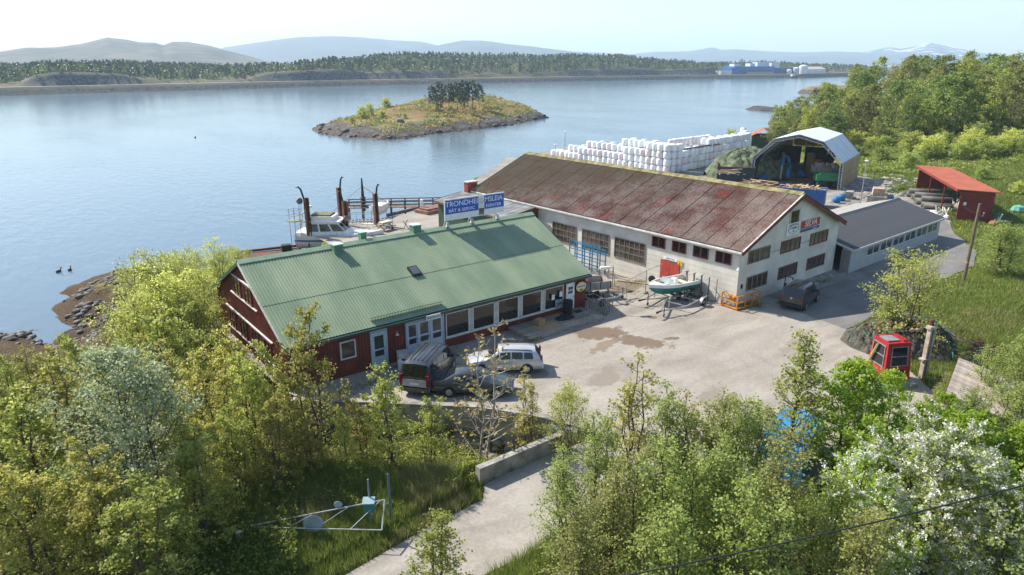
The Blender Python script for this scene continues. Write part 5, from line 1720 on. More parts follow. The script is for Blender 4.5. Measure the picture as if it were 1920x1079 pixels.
def rock_mesh(n, spots, size, seed):
    """many angular stones as one mesh; spots() gives x, y"""
    rs = np.random.RandomState(seed)
    base = np.array([(-1, -1, -.5), (1, -1, -.6), (1, 1, -.5), (-1, 1, -.55), (-.7, -.6, .5), (.6, -.8, .45), (.75, .6, .6), (-.5, .75, .5)])
    fq = np.array([(3, 2, 1, 0), (4, 5, 6, 7), (0, 1, 5, 4), (1, 2, 6, 5), (2, 3, 7, 6), (3, 0, 4, 7)])
    V, F = [], []
    for k in range(n):
        x, y = spots(rs)
        s = size[0] + (size[1] - size[0]) * rs.rand() ** 2.2
        p = base * (1 + .3 * (rs.rand(8, 3) - .5)) * np.array([1, .8 + .4 * rs.rand(), .6 + .4 * rs.rand()]) * s * .5
        a = rs.rand() * 6.28
        R = np.array([[math.cos(a), -math.sin(a), 0], [math.sin(a), math.cos(a), 0], [0, 0, 1]])
        F.append(fq + 8 * len(V))
        V.append(p @ R.T + np.array([x, y, 0]))
    V = np.concatenate(V)
    cx, cy = V[:, 0].reshape(-1, 8).mean(1), V[:, 1].reshape(-1, 8).mean(1)
    V[:, 2] += np.repeat(terrain(cx, cy), 8) + np.abs(V[:, 2]).max() * .05
    return V, np.concatenate(F)


def rocks(name, n, spots, size, seed, mat):
    V, F = rock_mesh(n, spots, size, seed)
    return tag(ob(name, npmesh(name, V, F, mat)), kind='stuff')


def around(pts, sd):
    pts = [at(*p) for p in pts]
    return lambda rs: (lambda p: (p[0] + rs.randn() * sd, p[1] + rs.randn() * sd))(pts[rs.randint(len(pts))])


rocks('rubble', 260, around([(1600, 372), (1625, 368), (1650, 360), (1680, 350), (1700, 345), (1660, 380), (1590, 385)], 1.8), (.15, 1.1), 5, ROCKM)
rocks('rubble', 160, around([(1650, 345), (1680, 338), (1620, 352)], 2.2), (.2, 1.0), 6, M('pale_rock', (.34, .32, .30), .9, var=.4, vs=1, bump=.5, bs=3, space='World'))
c = at(1646, 384)
t = thing('concrete_bin', 'grey concrete bin with a beige block on top by the rubble', 'bin', (*c, 0), .3)
for p, q in (((-1.9, -1.1, 0), (1.9, -.9, 1.3)), ((-1.9, .9, 0), (1.9, 1.1, 1.3)), ((-1.9, -.9, 0), (-1.7, .9, 1.3)), ((1.7, -.9, 0), (1.9, .9, 1.3))):
    MB().b2(p, q).build('side', CONW, t)
MB().b2((-1.7, -.9, 0), (1.7, .9, .9)).build('fill', ROCKM, t)
o = MB().box((-.4, .1, 1.75), (1.9, 1.5, .95), rz=.2, top=.9).build('beige_block', M('beige_block', (.42, .30, .20), .85, var=.2), None, (*c, 0), .3)
tag(o, 'beige square block resting on the concrete bin', 'block')
for k, (px, py) in enumerate(((1568, 381), (1577, 377), (1667, 377))):
    c = at(px, py)
    o = MB().lathe([(.3, 0), (.5, .2), (.55, .5), (.4, .8), (.1, .9)], 10).build('blue_sack', BLUEBAG, None, (*c, 0), 0, True)
    tag(o, ['blue sack at the left foot of the rubble', 'blue sack behind the left one at the rubble foot', 'small blue sack right of the concrete bin'][k], 'sack')
c = at(1592, 373)
t = tag(MB().box((0, 0, .5), (1.5, .9, 1.0), rz=.4).build('concrete_block', CONW, None, (*c, 0)), 'grey concrete block at the rubble edge below a leaning board', 'block')

# ------------------------------------------------------------------ vehicles
CARGLASS = M('car_glass', (.012, .014, .016), .03, var=.1, spec=.7)
TYRE = M('tyre_rubber', (.014, .014, .015), .8, var=.2)
RIM = M('alloy_rim', (.45, .46, .48), .3, metal=.7, var=.1)
LRED = M('tail_lamp_red', (.22, .012, .014), .15, var=.1)
LCLR = M('clear_lamp', (.6, .62, .64), .1, var=.1)
PLATEW = M('number_plate_white', (.7, .7, .7), .4, var=.02)
TRIMB = M('black_plastic', (.02, .02, .021), .6, var=.15)


def car(name, label, cat, loc, rz, st, paint, wheels, wr=.32, rails=None, plate=None, wheel_w=.2, tail=None, dark_pillars=True):
    """st: stations (x, z_low, z_belt, z_roof, half width, roof half width); x runs from tail to nose"""
    t = thing(name, label, cat, (*loc, 0), rz)

    def sec(s):
        x, zl, zb, zr, w, rw = s
        hood = zr - zb < .08
        mid = zl + (zb - zl) * .55
        P = [(-w * .93, zl), (-w, zl + .16), (-w * 1.01, mid), (-w * .975, zb), (-rw * 1.02, zr - (.02 if hood else .10)), (-rw * .86, zr - (.005 if hood else .02)), (0, zr + .02)]
        P = P + [(-y, z) for y, z in reversed(P[:-1])]
        return [(x, y, z) for y, z in P]
    mb = MB()
    S_ = [sec(s) for s in st]
    n = len(S_[0])
    for q in S_:
        mb.v += q
    for i in range(len(S_) - 1):
        for j in range(n - 1):
            k = i * n + j
            mb.f.append((k, k + n, k + n + 1, k + 1))
        mb.f.append((i * n + n - 1, (i + 1) * n + n - 1, (i + 1) * n, i * n))
    mb.f.append(tuple(range(n)))
    mb.f.append(tuple(reversed(range(len(mb.v) - n, len(mb.v)))))
    body = mb.build('body', paint, t, smooth=False)
    body.data.shade_smooth()
    try:
        body.data.set_sharp_from_angle(angle=math.radians(38))
    except Exception:
        pass

    def lerp_st(x):
        for a, b in zip(st, st[1:]):
            if a[0] <= x <= b[0]:
                f = (x - a[0]) / max(1e-6, b[0] - a[0])
                return tuple(a[k] + (b[k] - a[k]) * f for k in range(6))
        return st[0] if x < st[0][0] else st[-1]

    def side_pt(x, f, s):
        q = lerp_st(x)
        zr = q[3] - .10
        y0, y1 = q[4] * .975, q[5] * 1.02
        return (x, s * (y0 + (y1 - y0) * f + .014), q[2] + (zr - q[2]) * f + .01)
    # glazing: cabin stations are those with a roof well above the belt
    cab = [s for s in st if s[3] - s[2] > .3]
    xa, xb = cab[0][0], cab[-1][0]
    nw = wheels.get('nside', 3)
    for s in (-1, 1):
        L_ = xb - xa
        for k in range(nw):
            x0, x1 = xa + L_ * (k + .06) / nw, xa + L_ * (k + .94) / nw
            if k == 0: x0 = xa + .14
            if k == nw - 1: x1 = xb - .04
            xm = (x0 + x1) / 2
            pts0 = [side_pt(x, .06, s) for x in (x0, xm, x1)]
            x1t = x1 - (.0 if k < nw - 1 else .05)
            pts1 = [side_pt(x, .93, s) for x in (x0 + (.06 if k == 0 else 0), xm, x1t)]
            m_ = MB().add(pts0 + pts1, [(0, 1, 4, 3), (1, 2, 5, 4)] if s < 0 else [(3, 4, 1, 0), (4, 5, 2, 1)])
            m_.build('side_window', CARGLASS, t)
        # nose-side triangle below the windscreen pillar
        ih = st.index(cab[-1])
        if ih + 1 < len(st):
            a = side_pt(xb, .06, s); b = side_pt(xb, .85, s)
            q = st[ih + 1]
            c_ = (xb + (q[0] - xb) * .55, s * (q[4] * .955), (cab[-1][2] + q[2]) / 2 + .05)
            MB().add([a, c_, b], [(0, 1, 2) if s < 0 else (2, 1, 0)]).build('side_window', CARGLASS, t)
    # windscreen and rear window
    i1 = st.index(cab[-1]); i0 = st.index(cab[0])
    def screen(sa, sb, f0, f1, nm):
        """sa: roof station, sb: lower station"""
        P = []
        for f in (f0, f1):
            x = sa[0] + (sb[0] - sa[0]) * f
            zr = sa[3] + (sb[3] - sa[3]) * f
            rw = sa[5] + (sb[5] - sa[5]) * f
            sg = 1 if sb[0] > sa[0] else -1
            P.append([(x + sg * .012, y * rw * .84, zr + .012 + (.018 if y == 0 else 0)) for y in (-1, 0, 1)])
        (a, b, c), (d, e, g) = P
        MB().add([a, b, c, d, e, g], [(0, 1, 4, 3), (1, 2, 5, 4)]).build(nm, CARGLASS, t)
    if i1 + 1 < len(st):
        screen(st[i1], st[i1 + 1], .08, .93, 'windscreen')
    if i0 > 0:
        screen(st[i0], st[i0 - 1], .07, .90, 'rear_window')
    # wheels
    for wx in wheels['x']:
        w = lerp_st(wx)[4]
        for s in (-1, 1):
            arch = MB().extr([(wx + (wr + .07) * math.cos(a * math.pi / 10), wr + (wr + .07) * math.sin(a * math.pi / 10)) for a in range(11)] + [(wx - wr - .07, wr - .12), (wx + wr + .07, wr - .12)], s * (w + .004) - .01, s * (w + .004) + .01)
            arch.build('wheel_arch', TRIMB, t)
            wh = MB().lathe([(wr * .62, -wheel_w / 2), (wr * .95, -wheel_w / 2), (wr, -wheel_w * .35), (wr, wheel_w * .35), (wr * .95, wheel_w / 2), (wr * .62, wheel_w / 2)], 18, (wx, s * (w - wheel_w * .36), wr), 'y').build('wheel', TYRE, t)
            MB().lathe([(wr * .64, -.02), (wr * .60, .0), (wr * .2, .02)], 14, (wx, s * (w - wheel_w * .36) + s * wheel_w * .5, wr), 'y').build('rim', RIM, wh)
    xr, xf = st[0][0], st[-1][0]
    w0, w1 = st[0][4], st[-1][4]
    MB().box((xr - .04, 0, .45), (.14, w0 * 1.9, .24)).build('bumper', TRIMB if not tail else paint, t)
    MB().box((xf + .03, 0, .42), (.14, w1 * 1.85, .26)).build('bumper', TRIMB if not tail else paint, t)
    zb = st[0][2]
    for s in (-1, 1):
        zt = tail or (zb - .14, .24)
        MB().box((xr + .03, s * (w0 * .93), zt[0]), (.12, .16, zt[1])).build('tail_light', LRED, t)
        MB().box((xf - .04, s * w1 * .78, st[-1][2] - .10), (.12, .34, .14)).build('headlight', LCLR, t)
        MB().box((xb + .08, s * (cab[-1][4] + .10), cab[-1][2] + .06), (.12, .2, .15)).build('mirror', TRIMB, t)
    MB().box((xr - .045, 0, zb - .22), (.02, .52, .12)).build('number_plate', plate or PLATEW, t)
    MB().box((xf + .105, 0, .44), (.02, .52, .11)).build('number_plate', plate or PLATEW, t)
    if rails:
        for s in (-1, 1):
            a, b = cab[0], cab[-1]
            MB().tube([(a[0] + .2, s * a[5] * .88, a[3]), (a[0] + .3, s * a[5] * .88, a[3] + .06), (b[0] - .3, s * b[5] * .88, b[3] + .06), (b[0] - .15, s * b[5] * .88, b[3])], .022, 6).build('roof_rail', rails, t)
    return t, side_pt, cab


# dark people carrier parked by the hall gable, tail towards us, left door open
PNT1 = M('car_black_brown', (.036, .029, .027), .22, var=.1, coat=.6)
st = [(-2.16, .34, 1.02, 1.06, .80, .74), (-2.14, .30, 1.04, 1.08, .86, .78), (-1.86, .28, 1.06, 1.74, .895, .72), (-1.3, .26, 1.06, 1.81, .90, .73), (0, .26, 1.04, 1.82, .90, .73), (.62, .26, 1.02, 1.76, .90, .70), (1.30, .26, 1.04, 1.10, .89, .74), (1.95, .28, .92, .96, .86, .72), (2.2, .36, .74, .78, .76, .62)]
def car_at(px0, px1):
    a, b = at(*px0), at(*px1)
    return ((a[0] + b[0]) / 2, (a[1] + b[1]) / 2), math.atan2(b[1] - a[1], b[0] - a[0])


cc = at(1481, 583)
ang = math.radians(12)
CX_, CY_ = cc[0] + 2.1 * math.cos(ang) + .0, cc[1] + 2.1 * math.sin(ang)
v1, sp, cab = car('people_carrier', 'dark brown people carrier with roof rails and its left front door open', 'car', (CX_, CY_), ang, st, PNT1, {'x': (-1.36, 1.36), 'nside': 3}, .325, RIM, M('plate_green', (.03, .42, .30), .4, var=.03))
MB().box((1.05, 1.28, .70), (.10, .82, .78), rz=.25).bar((.92, .95, 1.08), (.80, 1.0, 1.72), .07).bar((.80, 1.0, 1.72), (.98, 1.62, 1.70), .06).bar((.98, 1.62, 1.70), (1.12, 1.68, 1.08), .06).build('open_door', PNT1, v1)
MB().box((-2.17, 0, 1.0), (.012, .16, .16)).build('emblem', RIM, v1)
# dark blue-grey van with its tail to the camera
PNT2 = M('van_dark_grey', (.035, .038, .045), .25, var=.15, coat=.5)
st = [(-2.42, .40, 1.02, 1.06, .84, .78), (-2.40, .32, 1.05, 1.09, .92, .84), (-2.16, .30, 1.08, 1.86, .94, .79), (-1.6, .28, 1.08, 1.95, .95, .80), (.6, .28, 1.08, 1.95, .95, .80), (1.05, .28, 1.06, 1.88, .95, .77), (1.75, .28, 1.05, 1.10, .94, .80), (2.25, .30, .92, .97, .90, .76), (2.46, .38, .74, .78, .80, .66)]
va, vb = at(800, 737), at(812, 655)
van, _, _ = car('van', 'dark grey van with a long black roof parked tail towards the ditch', 'van', (19.15, 32.75), math.radians(38), st, PNT2, {'x': (-1.5, 1.5), 'nside': 3}, .34, None, None, .22, tail=(1.0, .62))
RIB = MB().box((0, 0, 0), (2.6, .04, .02)).mesh('roof_rib', PNT2)
for y in (-.5, -.25, 0, .25, .5):
    ob('roof_rib', RIB, van, (-.5, y, 1.975))
MB().box((-2.30, 0, .83), (.30, 1.5, .42)).build('tail_panel', M('tail_silver', (.42, .43, .46), .3, metal=.3), van)
# silver estate car
PNT3 = M('car_silver', (.52, .53, .54), .25, metal=.35, var=.06, coat=.5)
st = [(-2.24, .38, .88, .92, .78, .72), (-2.22, .32, .92, .96, .83, .76), (-1.85, .30, .95, 1.40, .855, .66), (-1.4, .28, .95, 1.47, .86, .66), (-.2, .26, .93, 1.50, .86, .66), (.35, .26, .92, 1.44, .86, .63), (1.02, .26, .92, .97, .86, .72), (1.8, .28, .80, .84, .83, .70), (2.2, .34, .66, .70, .72, .58)]
ca = at(931, 700)
car('estate_car', 'silver estate car with roof rails parked nose towards the blue doors', 'car', (23.5, 31.15), math.radians(144), st, PNT3, {'x': (-1.32, 1.35), 'nside': 3}, .315, TRIMB, None, tail=(.98, .40))
# dark saloon nearest the ditch
PNT4 = M('car_dark_green_grey', (.045, .055, .058), .22, var=.1, coat=.6)
st = [(-2.2, .38, .86, .90, .76, .70), (-2.15, .32, .90, .94, .83, .74), (-1.65, .30, .92, .97, .85, .74), (-.95, .28, .92, 1.38, .86, .62), (-.3, .26, .91, 1.42, .86, .62), (.25, .26, .90, 1.37, .86, .60), (1.0, .26, .90, .94, .86, .70), (1.8, .28, .78, .82, .83, .68), (2.2, .34, .66, .70, .72, .58)]
car('saloon_car', 'dark grey-green saloon car standing closest to the ditch wall', 'car', (20.25, 29.8), math.radians(-40), st, PNT4, {'x': (-1.3, 1.35), 'nside': 2}, .31, None, None, tail=(.80, .22))

# ------------------------------------------------------------------ boats
def hull(L_, B, D, n=12, flat=.55, bow=1.0, sheer=.15):
    """open hull shell: x from stern 0 to bow L_; returns rings (7 points each)"""
    rings = []
    for k in range(n + 1):
        f = k / n
        w = B / 2 * (1 - max(0, (f - .45) / .55) ** 2.3) + .02
        keel = D * .0 + D * .85 * max(0, (f - .7) / .3) ** 2.2
        zt = D + sheer * f * f * bow
        rings.append([(f * L_ + .25 * f * f * 0, y * w, z) for y, z in ((-1, zt), (-.93, keel + (zt - keel) * .5), (-.70, keel + (zt - keel) * .16), (0, keel), (.70, keel + (zt - keel) * .16), (.93, keel + (zt - keel) * .5), (1, zt))])
    return rings


def ring_mesh(rings, close=True):
    mb = MB()
    n = len(rings[0])
    for r in rings:
        mb.v += r
    for i in range(len(rings) - 1):
        for j in range(n - 1):
            k = i * n + j
            mb.f.append((k, k + 1, k + n + 1, k + n))
    if close:
        mb.f.append(tuple(reversed(range(n))))
    return mb


# small motor boat with a green hull on its trailer, bow to the left
bp0, bp1 = at(1215, 552, .8), at(1290, 535, .8)
ba = math.atan2(bp0[1] - bp1[1], bp0[0] - bp1[0])
TEAL = M('hull_teal', (.02, .20, .17), .3, var=.12, vs=1.5, coat=.3)
CREAM = M('boat_cream', (.62, .58, .48), .5, var=.15, vs=3)
bt = thing('motor_boat', 'small open motor boat with a teal hull and cream inside on a trailer', 'boat', (bp1[0] + .3, bp1[1] - .2, .62), ba)
LB = 4.75
R_ = hull(LB, 1.95, .85, 12)
ring_mesh(R_).build('hull', TEAL, bt, smooth=True)
up = [[(x, y * 1.012, z) for x, y, z in (r[0], r[0], r[6], r[6])] for r in R_]
mb = MB()
for i in range(len(R_) - 1):
    for s in (0, 6):
        a, b = R_[i][s], R_[i + 1][s]
        mb.bar((a[0], a[1], a[2] - .1), (b[0], b[1], b[2] - .1), .07, .26)
mb.build('rubbing_strake', WHITE, bt)
inner = [[(p[0], p[1] * .86, p[2] * .0 + q) for p, q in ((r[0], r[0][2] - .02), (r[1], .42 + max(0, r[3][2] - .1)), (r[3], .36 + max(0, r[3][2] - .1)), (r[5], .42 + max(0, r[3][2] - .1)), (r[6], r[6][2] - .02))] for r in R_[:-2]]
ring_mesh(inner, False).build('inner_liner', CREAM, bt, smooth=True)
mb = MB()
for i in range(9, 12):
    a, b = R_[i], R_[i + 1]
    mb.add([a[0], b[0], b[6], a[6]], [(0, 1, 2, 3)])
mb.build('fore_deck', CREAM, bt)
for x in (1.0, 2.4):
    MB().box((x, 0, .58), (.42, 1.5, .08)).build('thwart', CREAM, bt)
MB().box((1.75, -.3, .78), (.35, .55, .4), top=.8).build('console', WHITE, bt)
MB().slab([(2.95, -.72, .86), (2.95, .72, .86), (2.75, .62, 1.22), (2.75, -.62, 1.22)], .015).build('windscreen', M('acrylic_screen', (.30, .35, .36), .1, spec=.6), bt)
eng = MB().box((-.22, 0, .95), (.42, .34, .45), top=.8).bar((-.2, 0, .8), (-.25, 0, -.1), .14, .1).build('outboard_engine', BLACK, bt)
tarpm = MB().lathe([(.35, 0), (.5, .12), (.3, .3), (.08, .36)], 9, (3.4, .1, .5)).build('crumpled_cover', M('white_cover', (.66, .66, .66), .7), bt, smooth=True)


def trailer(name, label, loc, rz, L_, Wd, wheels_x, mat, rollers=True):
    t = thing(name, label, 'trailer', (*loc, 0), rz)
    MB().bar((0, -Wd / 2, .5), (L_ * .62, -Wd / 2, .5), .08, .1).bar((L_ * .62, -Wd / 2, .5), (L_, 0, .5), .08, .1).build('side_beam', mat, t)
    MB().bar((0, Wd / 2, .5), (L_ * .62, Wd / 2, .5), .08, .1).bar((L_ * .62, Wd / 2, .5), (L_ - .08, .03, .5), .08, .1).build('side_beam', mat, t)
    cm = MB().box((0, 0, .5), (.07, Wd - .1, .08)).mesh('cross_beam', mat)
    for x in (.05, L_ * .3, L_ * .6):
        ob('cross_beam', cm, t, (x, 0, 0))
    MB().bar((L_ - .1, 0, .5), (L_ + .35, 0, .5), .09).box((L_ + .45, 0, .5), (.24, .12, .12)).build('coupling', BLACK, t)
    MB().tube([(L_ - .25, .14, .9), (L_ - .25, .14, .12)], .035, 6).lathe([(.06, -.04), (.12, 0), (.06, .04)], 10, (L_ - .25, .14, .12), 'y').build('jockey_wheel', BLACK, t)
    MB().bar((L_ * .8, 0, .5), (L_ * .78, 0, 1.2), .07).lathe([(.07, -.08), (.1, 0), (.07, .08)], 8, (L_ * .78, 0, 1.15), 'y').build('winch_post', mat, t)
    for wx in wheels_x:
        for s in (-1, 1):
            w_ = MB().lathe([(.17, -.09), (.29, -.09), (.31, -.04), (.31, .04), (.29, .09), (.17, .09)], 16, (wx, s * (Wd / 2 + .18), .31), 'y').build('wheel', TYRE, t)
            MB().lathe([(.18, -.06), (.17, .05), (.06, .07)], 12, (wx, s * (Wd / 2 + .18) + s * .03, .31), 'y').build('rim', RIM, w_)
            MB().extr([(wx + .42 * math.cos(a * math.pi / 8), .31 + .40 * math.sin(a * math.pi / 8)) for a in range(9)] + [(wx + .38 * math.cos(a * math.pi / 8), .31 + .36 * math.sin(a * math.pi / 8)) for a in reversed(range(9))], s * (Wd / 2 + .18) - .12, s * (Wd / 2 + .18) + .12).build('mudguard', GALV, t)
    if rollers:
        for x in (.3, L_ * .35, L_ * .6):
            for s in (-1, 1):
                MB().bar((x, s * Wd * .28, .5), (x, s * Wd * .28, .72), .05).lathe([(.05, -.1), (.075, 0), (.05, .1)], 8, (x, s * Wd * .28, .76), 'y').build('roller', BLACK, t)
    return t


trailer('boat_trailer', 'galvanised boat trailer carrying the teal motor boat', (bp1[0] + .25, bp1[1] - .2), ba, 5.1, 1.5, (1.3,), GALV, rollers=False)
ta, tb_ = at(1318, 566), at(1244, 603)
te = math.atan2(tb_[1] - ta[1], tb_[0] - ta[0])
trailer('boat_trailer', 'empty galvanised boat trailer with rollers, drawbar pointing at the yard', (ta[0] + .1, ta[1] + .6), te, 5.6, 1.75, (1.15, ), GALV)
for k in range(14):
    r_ = random.Random(k + 50)
    x, y = at(1300 + r_.uniform(-20, 45), 558 + r_.uniform(-10, 14))
    tag(MB().bar((-.6, 0, .08), (.7, .1, .10 + .2 * r_.random()), .05).build('steel_offcut', GALV, None, (x, y, 0), r_.uniform(0, 3.1)), 'loose steel bar on the ground by the empty boat trailer', 'bar', 'steel bars by the boat trailer')

# orange work cage
ca, cb, cd = at(*z_) if False else at(1360, 568), at(1424, 557), at(1359.6, 577)
ORG = M('orange_cage_paint', (.55, .21, .025), .55, var=.2, vs=4)
ce = math.atan2(at(1421, 572)[1] - at(1381, 583)[1], at(1421, 572)[0] - at(1381, 583)[0])
o_ = at(1381, 583.5)
cg = thing('work_cage', 'orange steel work cage standing at the corner of the white hall', 'cage', (*o_, 0), ce)
CLn, CWd, CH = 2.55, 1.5, 1.12
for x in (0, CLn):
    for y in (0, CWd):
        MB().box((x, y, CH / 2), (.09, .09, CH)).build('corner_post', ORG, cg)
for z in (.12, .58, CH - .04):
    for p, q in (((0, 0), (CLn, 0)), ((0, CWd), (CLn, CWd)), ((0, 0), (0, CWd)), ((CLn, 0), (CLn, CWd))):
        MB().bar((*p, z), (*q, z), .06 if z > .2 else .09).build('rail', ORG, cg)
for x in (CLn * .36, CLn * .68):
    for y in (0, CWd):
        MB().box((x, y, CH / 2), (.06, .06, CH)).build('upright', ORG, cg)
MB().b2((.05, .05, .05), (CLn - .05, CWd - .05, .09)).build('floor', M('cage_floor', (.22, .15, .07), .8, var=.4, vs=4), cg)
MB().box((.35, .8, .72), (.25, .5, .3)).build('control_box', ORG, cg)

# temporary site fence of thin tubes
F_ = [at(1173, 572), at(1180, 573), at(1210, 551), at(1246, 535), at(1283, 530)]
fp = [F_[0], F_[2], F_[3], F_[4]]
for k in range(3):
    (x0, y0), (x1, y1) = fp[k], fp[k + 1]
    t = thing('fence_panel', ['leftmost thin site fence panel turned towards the yard', 'middle thin site fence panel behind the boat bow', 'thin site fence panel in front of the red door'][k], 'fence', (x0, y0, 0), math.atan2(y1 - y0, x1 - x0))
    L_ = math.hypot(x1 - x0, y1 - y0)
    for x in (.03, L_ - .05):
        MB().tube([(x, 0, .02), (x, 0, 2.0)], .028, 6).build('post', GALV, t)
    MB().tube([(.03, 0, 1.95), (L_ - .05, 0, 1.95)], .022, 6).build('top_rail', GALV, t)
    MB().tube([(.03, 0, .12), (L_ - .05, 0, .12)], .018, 6).build('bottom_rail', GALV, t)
    mb = MB()
    for j in range(1, int(L_ / .22)):
        mb.bar((j * .22, 0, .12), (j * .22, 0, 1.95), .006)
    tag(mb.build('wire_mesh', GALV, t), kind='stuff')
    MB().box((.03, 0, .06), (.5, .2, .12)).build('foot', CONW, t)

# steel trestles leaning along the hall wall
t0_, t1_ = at(1301, 545), at(1343, 566)
for k in range(5):
    f = k / 4
    x, y = 43.62, 33.5 - 2.9 * f
    t = thing('steel_trestle', 'tall narrow grey steel trestle in the row by the hall wall', 'trestle', (x, y, 0), .15 * k, 'steel trestles along the hall wall')
    MB().bar((-.2, 0, 0), (-.05, 0, 1.95), .05).bar((.2, 0, 0), (.05, 0, 1.95), .05).build('legs', M('dark_steel', (.10, .10, .105), .5, metal=.4, var=.3), t)
    MB().bar((-.22, 0, 1.97), (.22, 0, 1.97), .06).bar((-.15, 0, .7), (.15, 0, .7), .04).bar((-.15, 0, .15), (.1, 0, 1.3), .03).build('cross_bar', M('dark_steel', (.1, .1, .1)), t)
# blue steel rack leaning by the big windows
bx = at(1112, 500)
t = thing('blue_rack', 'bright blue steel rack standing before the big barred windows', 'rack', (*hw(-1.7, 14.2), 0), R2 + RZL)
BLR = M('rack_blue', (.015, .18, .34), .45, var=.15)
for y, h in ((0, 2.6), (.7, 2.2)):
    for k in range(5):
        MB().box((-1.9 + k * .95, y - .35, h / 2), (.08, .08, h)).build('upright', BLR, t)
    for z in (.5, 1.15, 1.8, h - .04):
        MB().box((0, y - .35, z), (3.8, .07, .07)).build('rail', BLR, t)
# flat trailer with caged sides, ladder and scrap by the right end of the red house
tp = at(1110, 556)
t = thing('caged_trailer', 'grey mesh-sided trailer parked at the right end of the red house', 'trailer', (37.0, 38.2, 0), math.radians(-19))
GRYW = M('grey_boards', (.33, .31, .29), .8, var=.2, vs=2)
MB().box((0, 0, .75), (3.6, 1.7, .1)).build('bed', GRYW, t)
for p, q in (((-1.8, -.85, .8), (1.8, -.8, 1.35)), ((-1.8, .8, .8), (1.8, .85, 1.35)), ((-1.8, -.8, .8), (-1.75, .8, 1.35)), ((1.75, -.8, .8), (1.8, .8, 1.35))):
    MB().b2(p, q).build('side_board', GRYW, t)
for k in range(5):
    MB().box((-1.78 + k * .89, -.87, 1.07), (.05, .04, .62)).build('stake', BLACK, t)
for sx in (-.4, .5):
    for s in (-1, 1):
        MB().lathe([(.15, -.09), (.32, -.08), (.33, .08), (.15, .09)], 14, (sx, s * .95, .33), 'y').build('wheel', TYRE, t)
o = MB().box((0, 0, 0), (1.6, 1.0, .5), top=.8).build('red_load', M('load_red', (.30, .03, .03), .5, var=.2), None, (36.6, 38.35, 1.055), math.radians(-19)); tag(o, 'red boxy load lying on the mesh-sided trailer', 'load')
trailer('boat_trailer', 'galvanised trailer frame lying in front of the mesh-sided trailer', (35.7, 36.7), math.radians(-14), 3.6, 1.5, (.8,), GALV)
t = thing('step_ladder', 'grey step ladder standing open behind the trailers', 'ladder', (40.2, 38.6, 0), .5)
for s in (-1, 1):
    MB().bar((-.25, s * .25, 0), (0, s * .18, 1.9), .05).build('rail', GALV, t)
    MB().bar((.5, s * .25, 0), (.02, s * .18, 1.85), .05).build('rail', GALV, t)
for k in range(6):
    MB().box((-.25 + .04 * k, 0, .25 + k * .29), (.08, .42, .03)).build('step', GALV, t)
fm = MB().b2((0, 0, .25), (2.1, .04, .30)).b2((0, 0, .80), (2.1, .04, .85)).mesh('rails', WOODG)
t = thing('picket_fence', 'short grey picket fence at the end of the terrace', 'fence', (34.95, 35.95, 0), math.radians(-62))
ob('rails', fm, t)
pk = MB().box((0, 0, .5), (.07, .025, 1.0)).mesh('picket', WOODG)
for k in range(11):
    ob('picket', pk, t, (.08 + k * .195, -.015, 0))
for k, (px, py) in enumerate(((1222, 531), (1229, 530), (1236, 529))):
    x, y = at(px, py)
    tag(MB().lathe([(.2, -.09), (.31, -.06), (.33, 0), (.31, .06), (.2, .09)], 14, (0, 0, .33), 'x').build('tyre', RUBBER, None, (x, y, 0), .4 + .3 * k), 'old tyre leaning at the hall wall left of the red door', 'tyre', 'tyres by the red door')
tag(MB().box((0, 0, .05), (3.0, .14, .1)).build('pale_beam', WOODR, None, (*at(1190, 532), 0), math.radians(-62)), 'pale beam lying on the ground behind the site fence', 'beam')
x, y = at(1348, 563)
t = thing('gas_bottle', 'black bin and white bottle at the foot of the trestles', 'bottle', (x, y, 0))
MB().lathe([(.13, 0), (.15, .05), (.15, .75), (.06, .92)], 10).build('cylinder', WHITE, t)
MB().b2((.2, -.2, 0), (.62, .25, .75)).build('bin', BLACK, t)

# ------------------------------------------------------------------ on and beside the terrace
CARTON = M('carton_brown', (.36, .23, .12), .8, var=.12)
tag(MB().box((0, 0, .21), (.62, .5, .42)).build('cardboard_box', CARTON, None, (29.55, 35.05, .265), .1), 'brown cardboard box on the terrace below the shop windows', 'box')
tag(MB().box((0, 0, .012), (1.9, 1.25, .024), rz=0).build('flat_carton', CARTON, None, (29.75, 34.55, .256), .05), 'flattened brown carton lying on the terrace boards', 'carton')
tm = MB().lathe([(.20, -.1), (.34, -.09), (.36, 0), (.34, .09), (.20, .1)], 16).mesh('tyre', RUBBER)
for k in range(5):
    tag(ob('tyre', tm, None, (32.7, 35.55, .37 + .205 * k), .3 * k), ['lowest tyre of the black stack by the white door', 'second tyre from the bottom of the black stack by the white door', 'middle tyre of the black stack by the white door', 'second tyre from the top of the black stack by the white door', 'topmost tyre of the black stack by the white door'][k], 'tyre')
o = net_heap('black_net', 'flat black heap of net spread at the foot of the tyre stack', 31.85, 35.0, .8, .55, .22, M('black_net', (.014, .014, .015), .8, var=.3, bump=.5, bs=12), 6, z0=.275, n=24)
tag(MB().box((0, 0, .02), (.6, .4, .03)).build('door_mat', RUBBER, None, (33.6, 35.4, .262), 0), 'dark mat in front of the white door', 'mat')
W1 = M('appliance_white', (.70, .71, .72), .35, var=.06)
x, y = 18.75, 35.3
t = thing('washing_machine', 'taller white appliance standing by the blue double doors', 'appliance', (x, y, .08), -.25)
MB().box((0, 0, .44), (.62, .6, .88)).build('case', W1, t)
MB().box((0, 0, .89), (.64, .62, .03)).build('top_plate', M('grey_top', (.42, .42, .42), .5), t)
MB().box((.0, -.31, .3), (.5, .02, .4)).build('dark_panel', BLACK, t)
t = thing('white_canister', 'smaller white box with a round lid in front of the taller appliance', 'appliance', (18.45, 34.6, .10), .35)
MB().box((0, 0, .32), (.55, .5, .64)).build('case', W1, t)
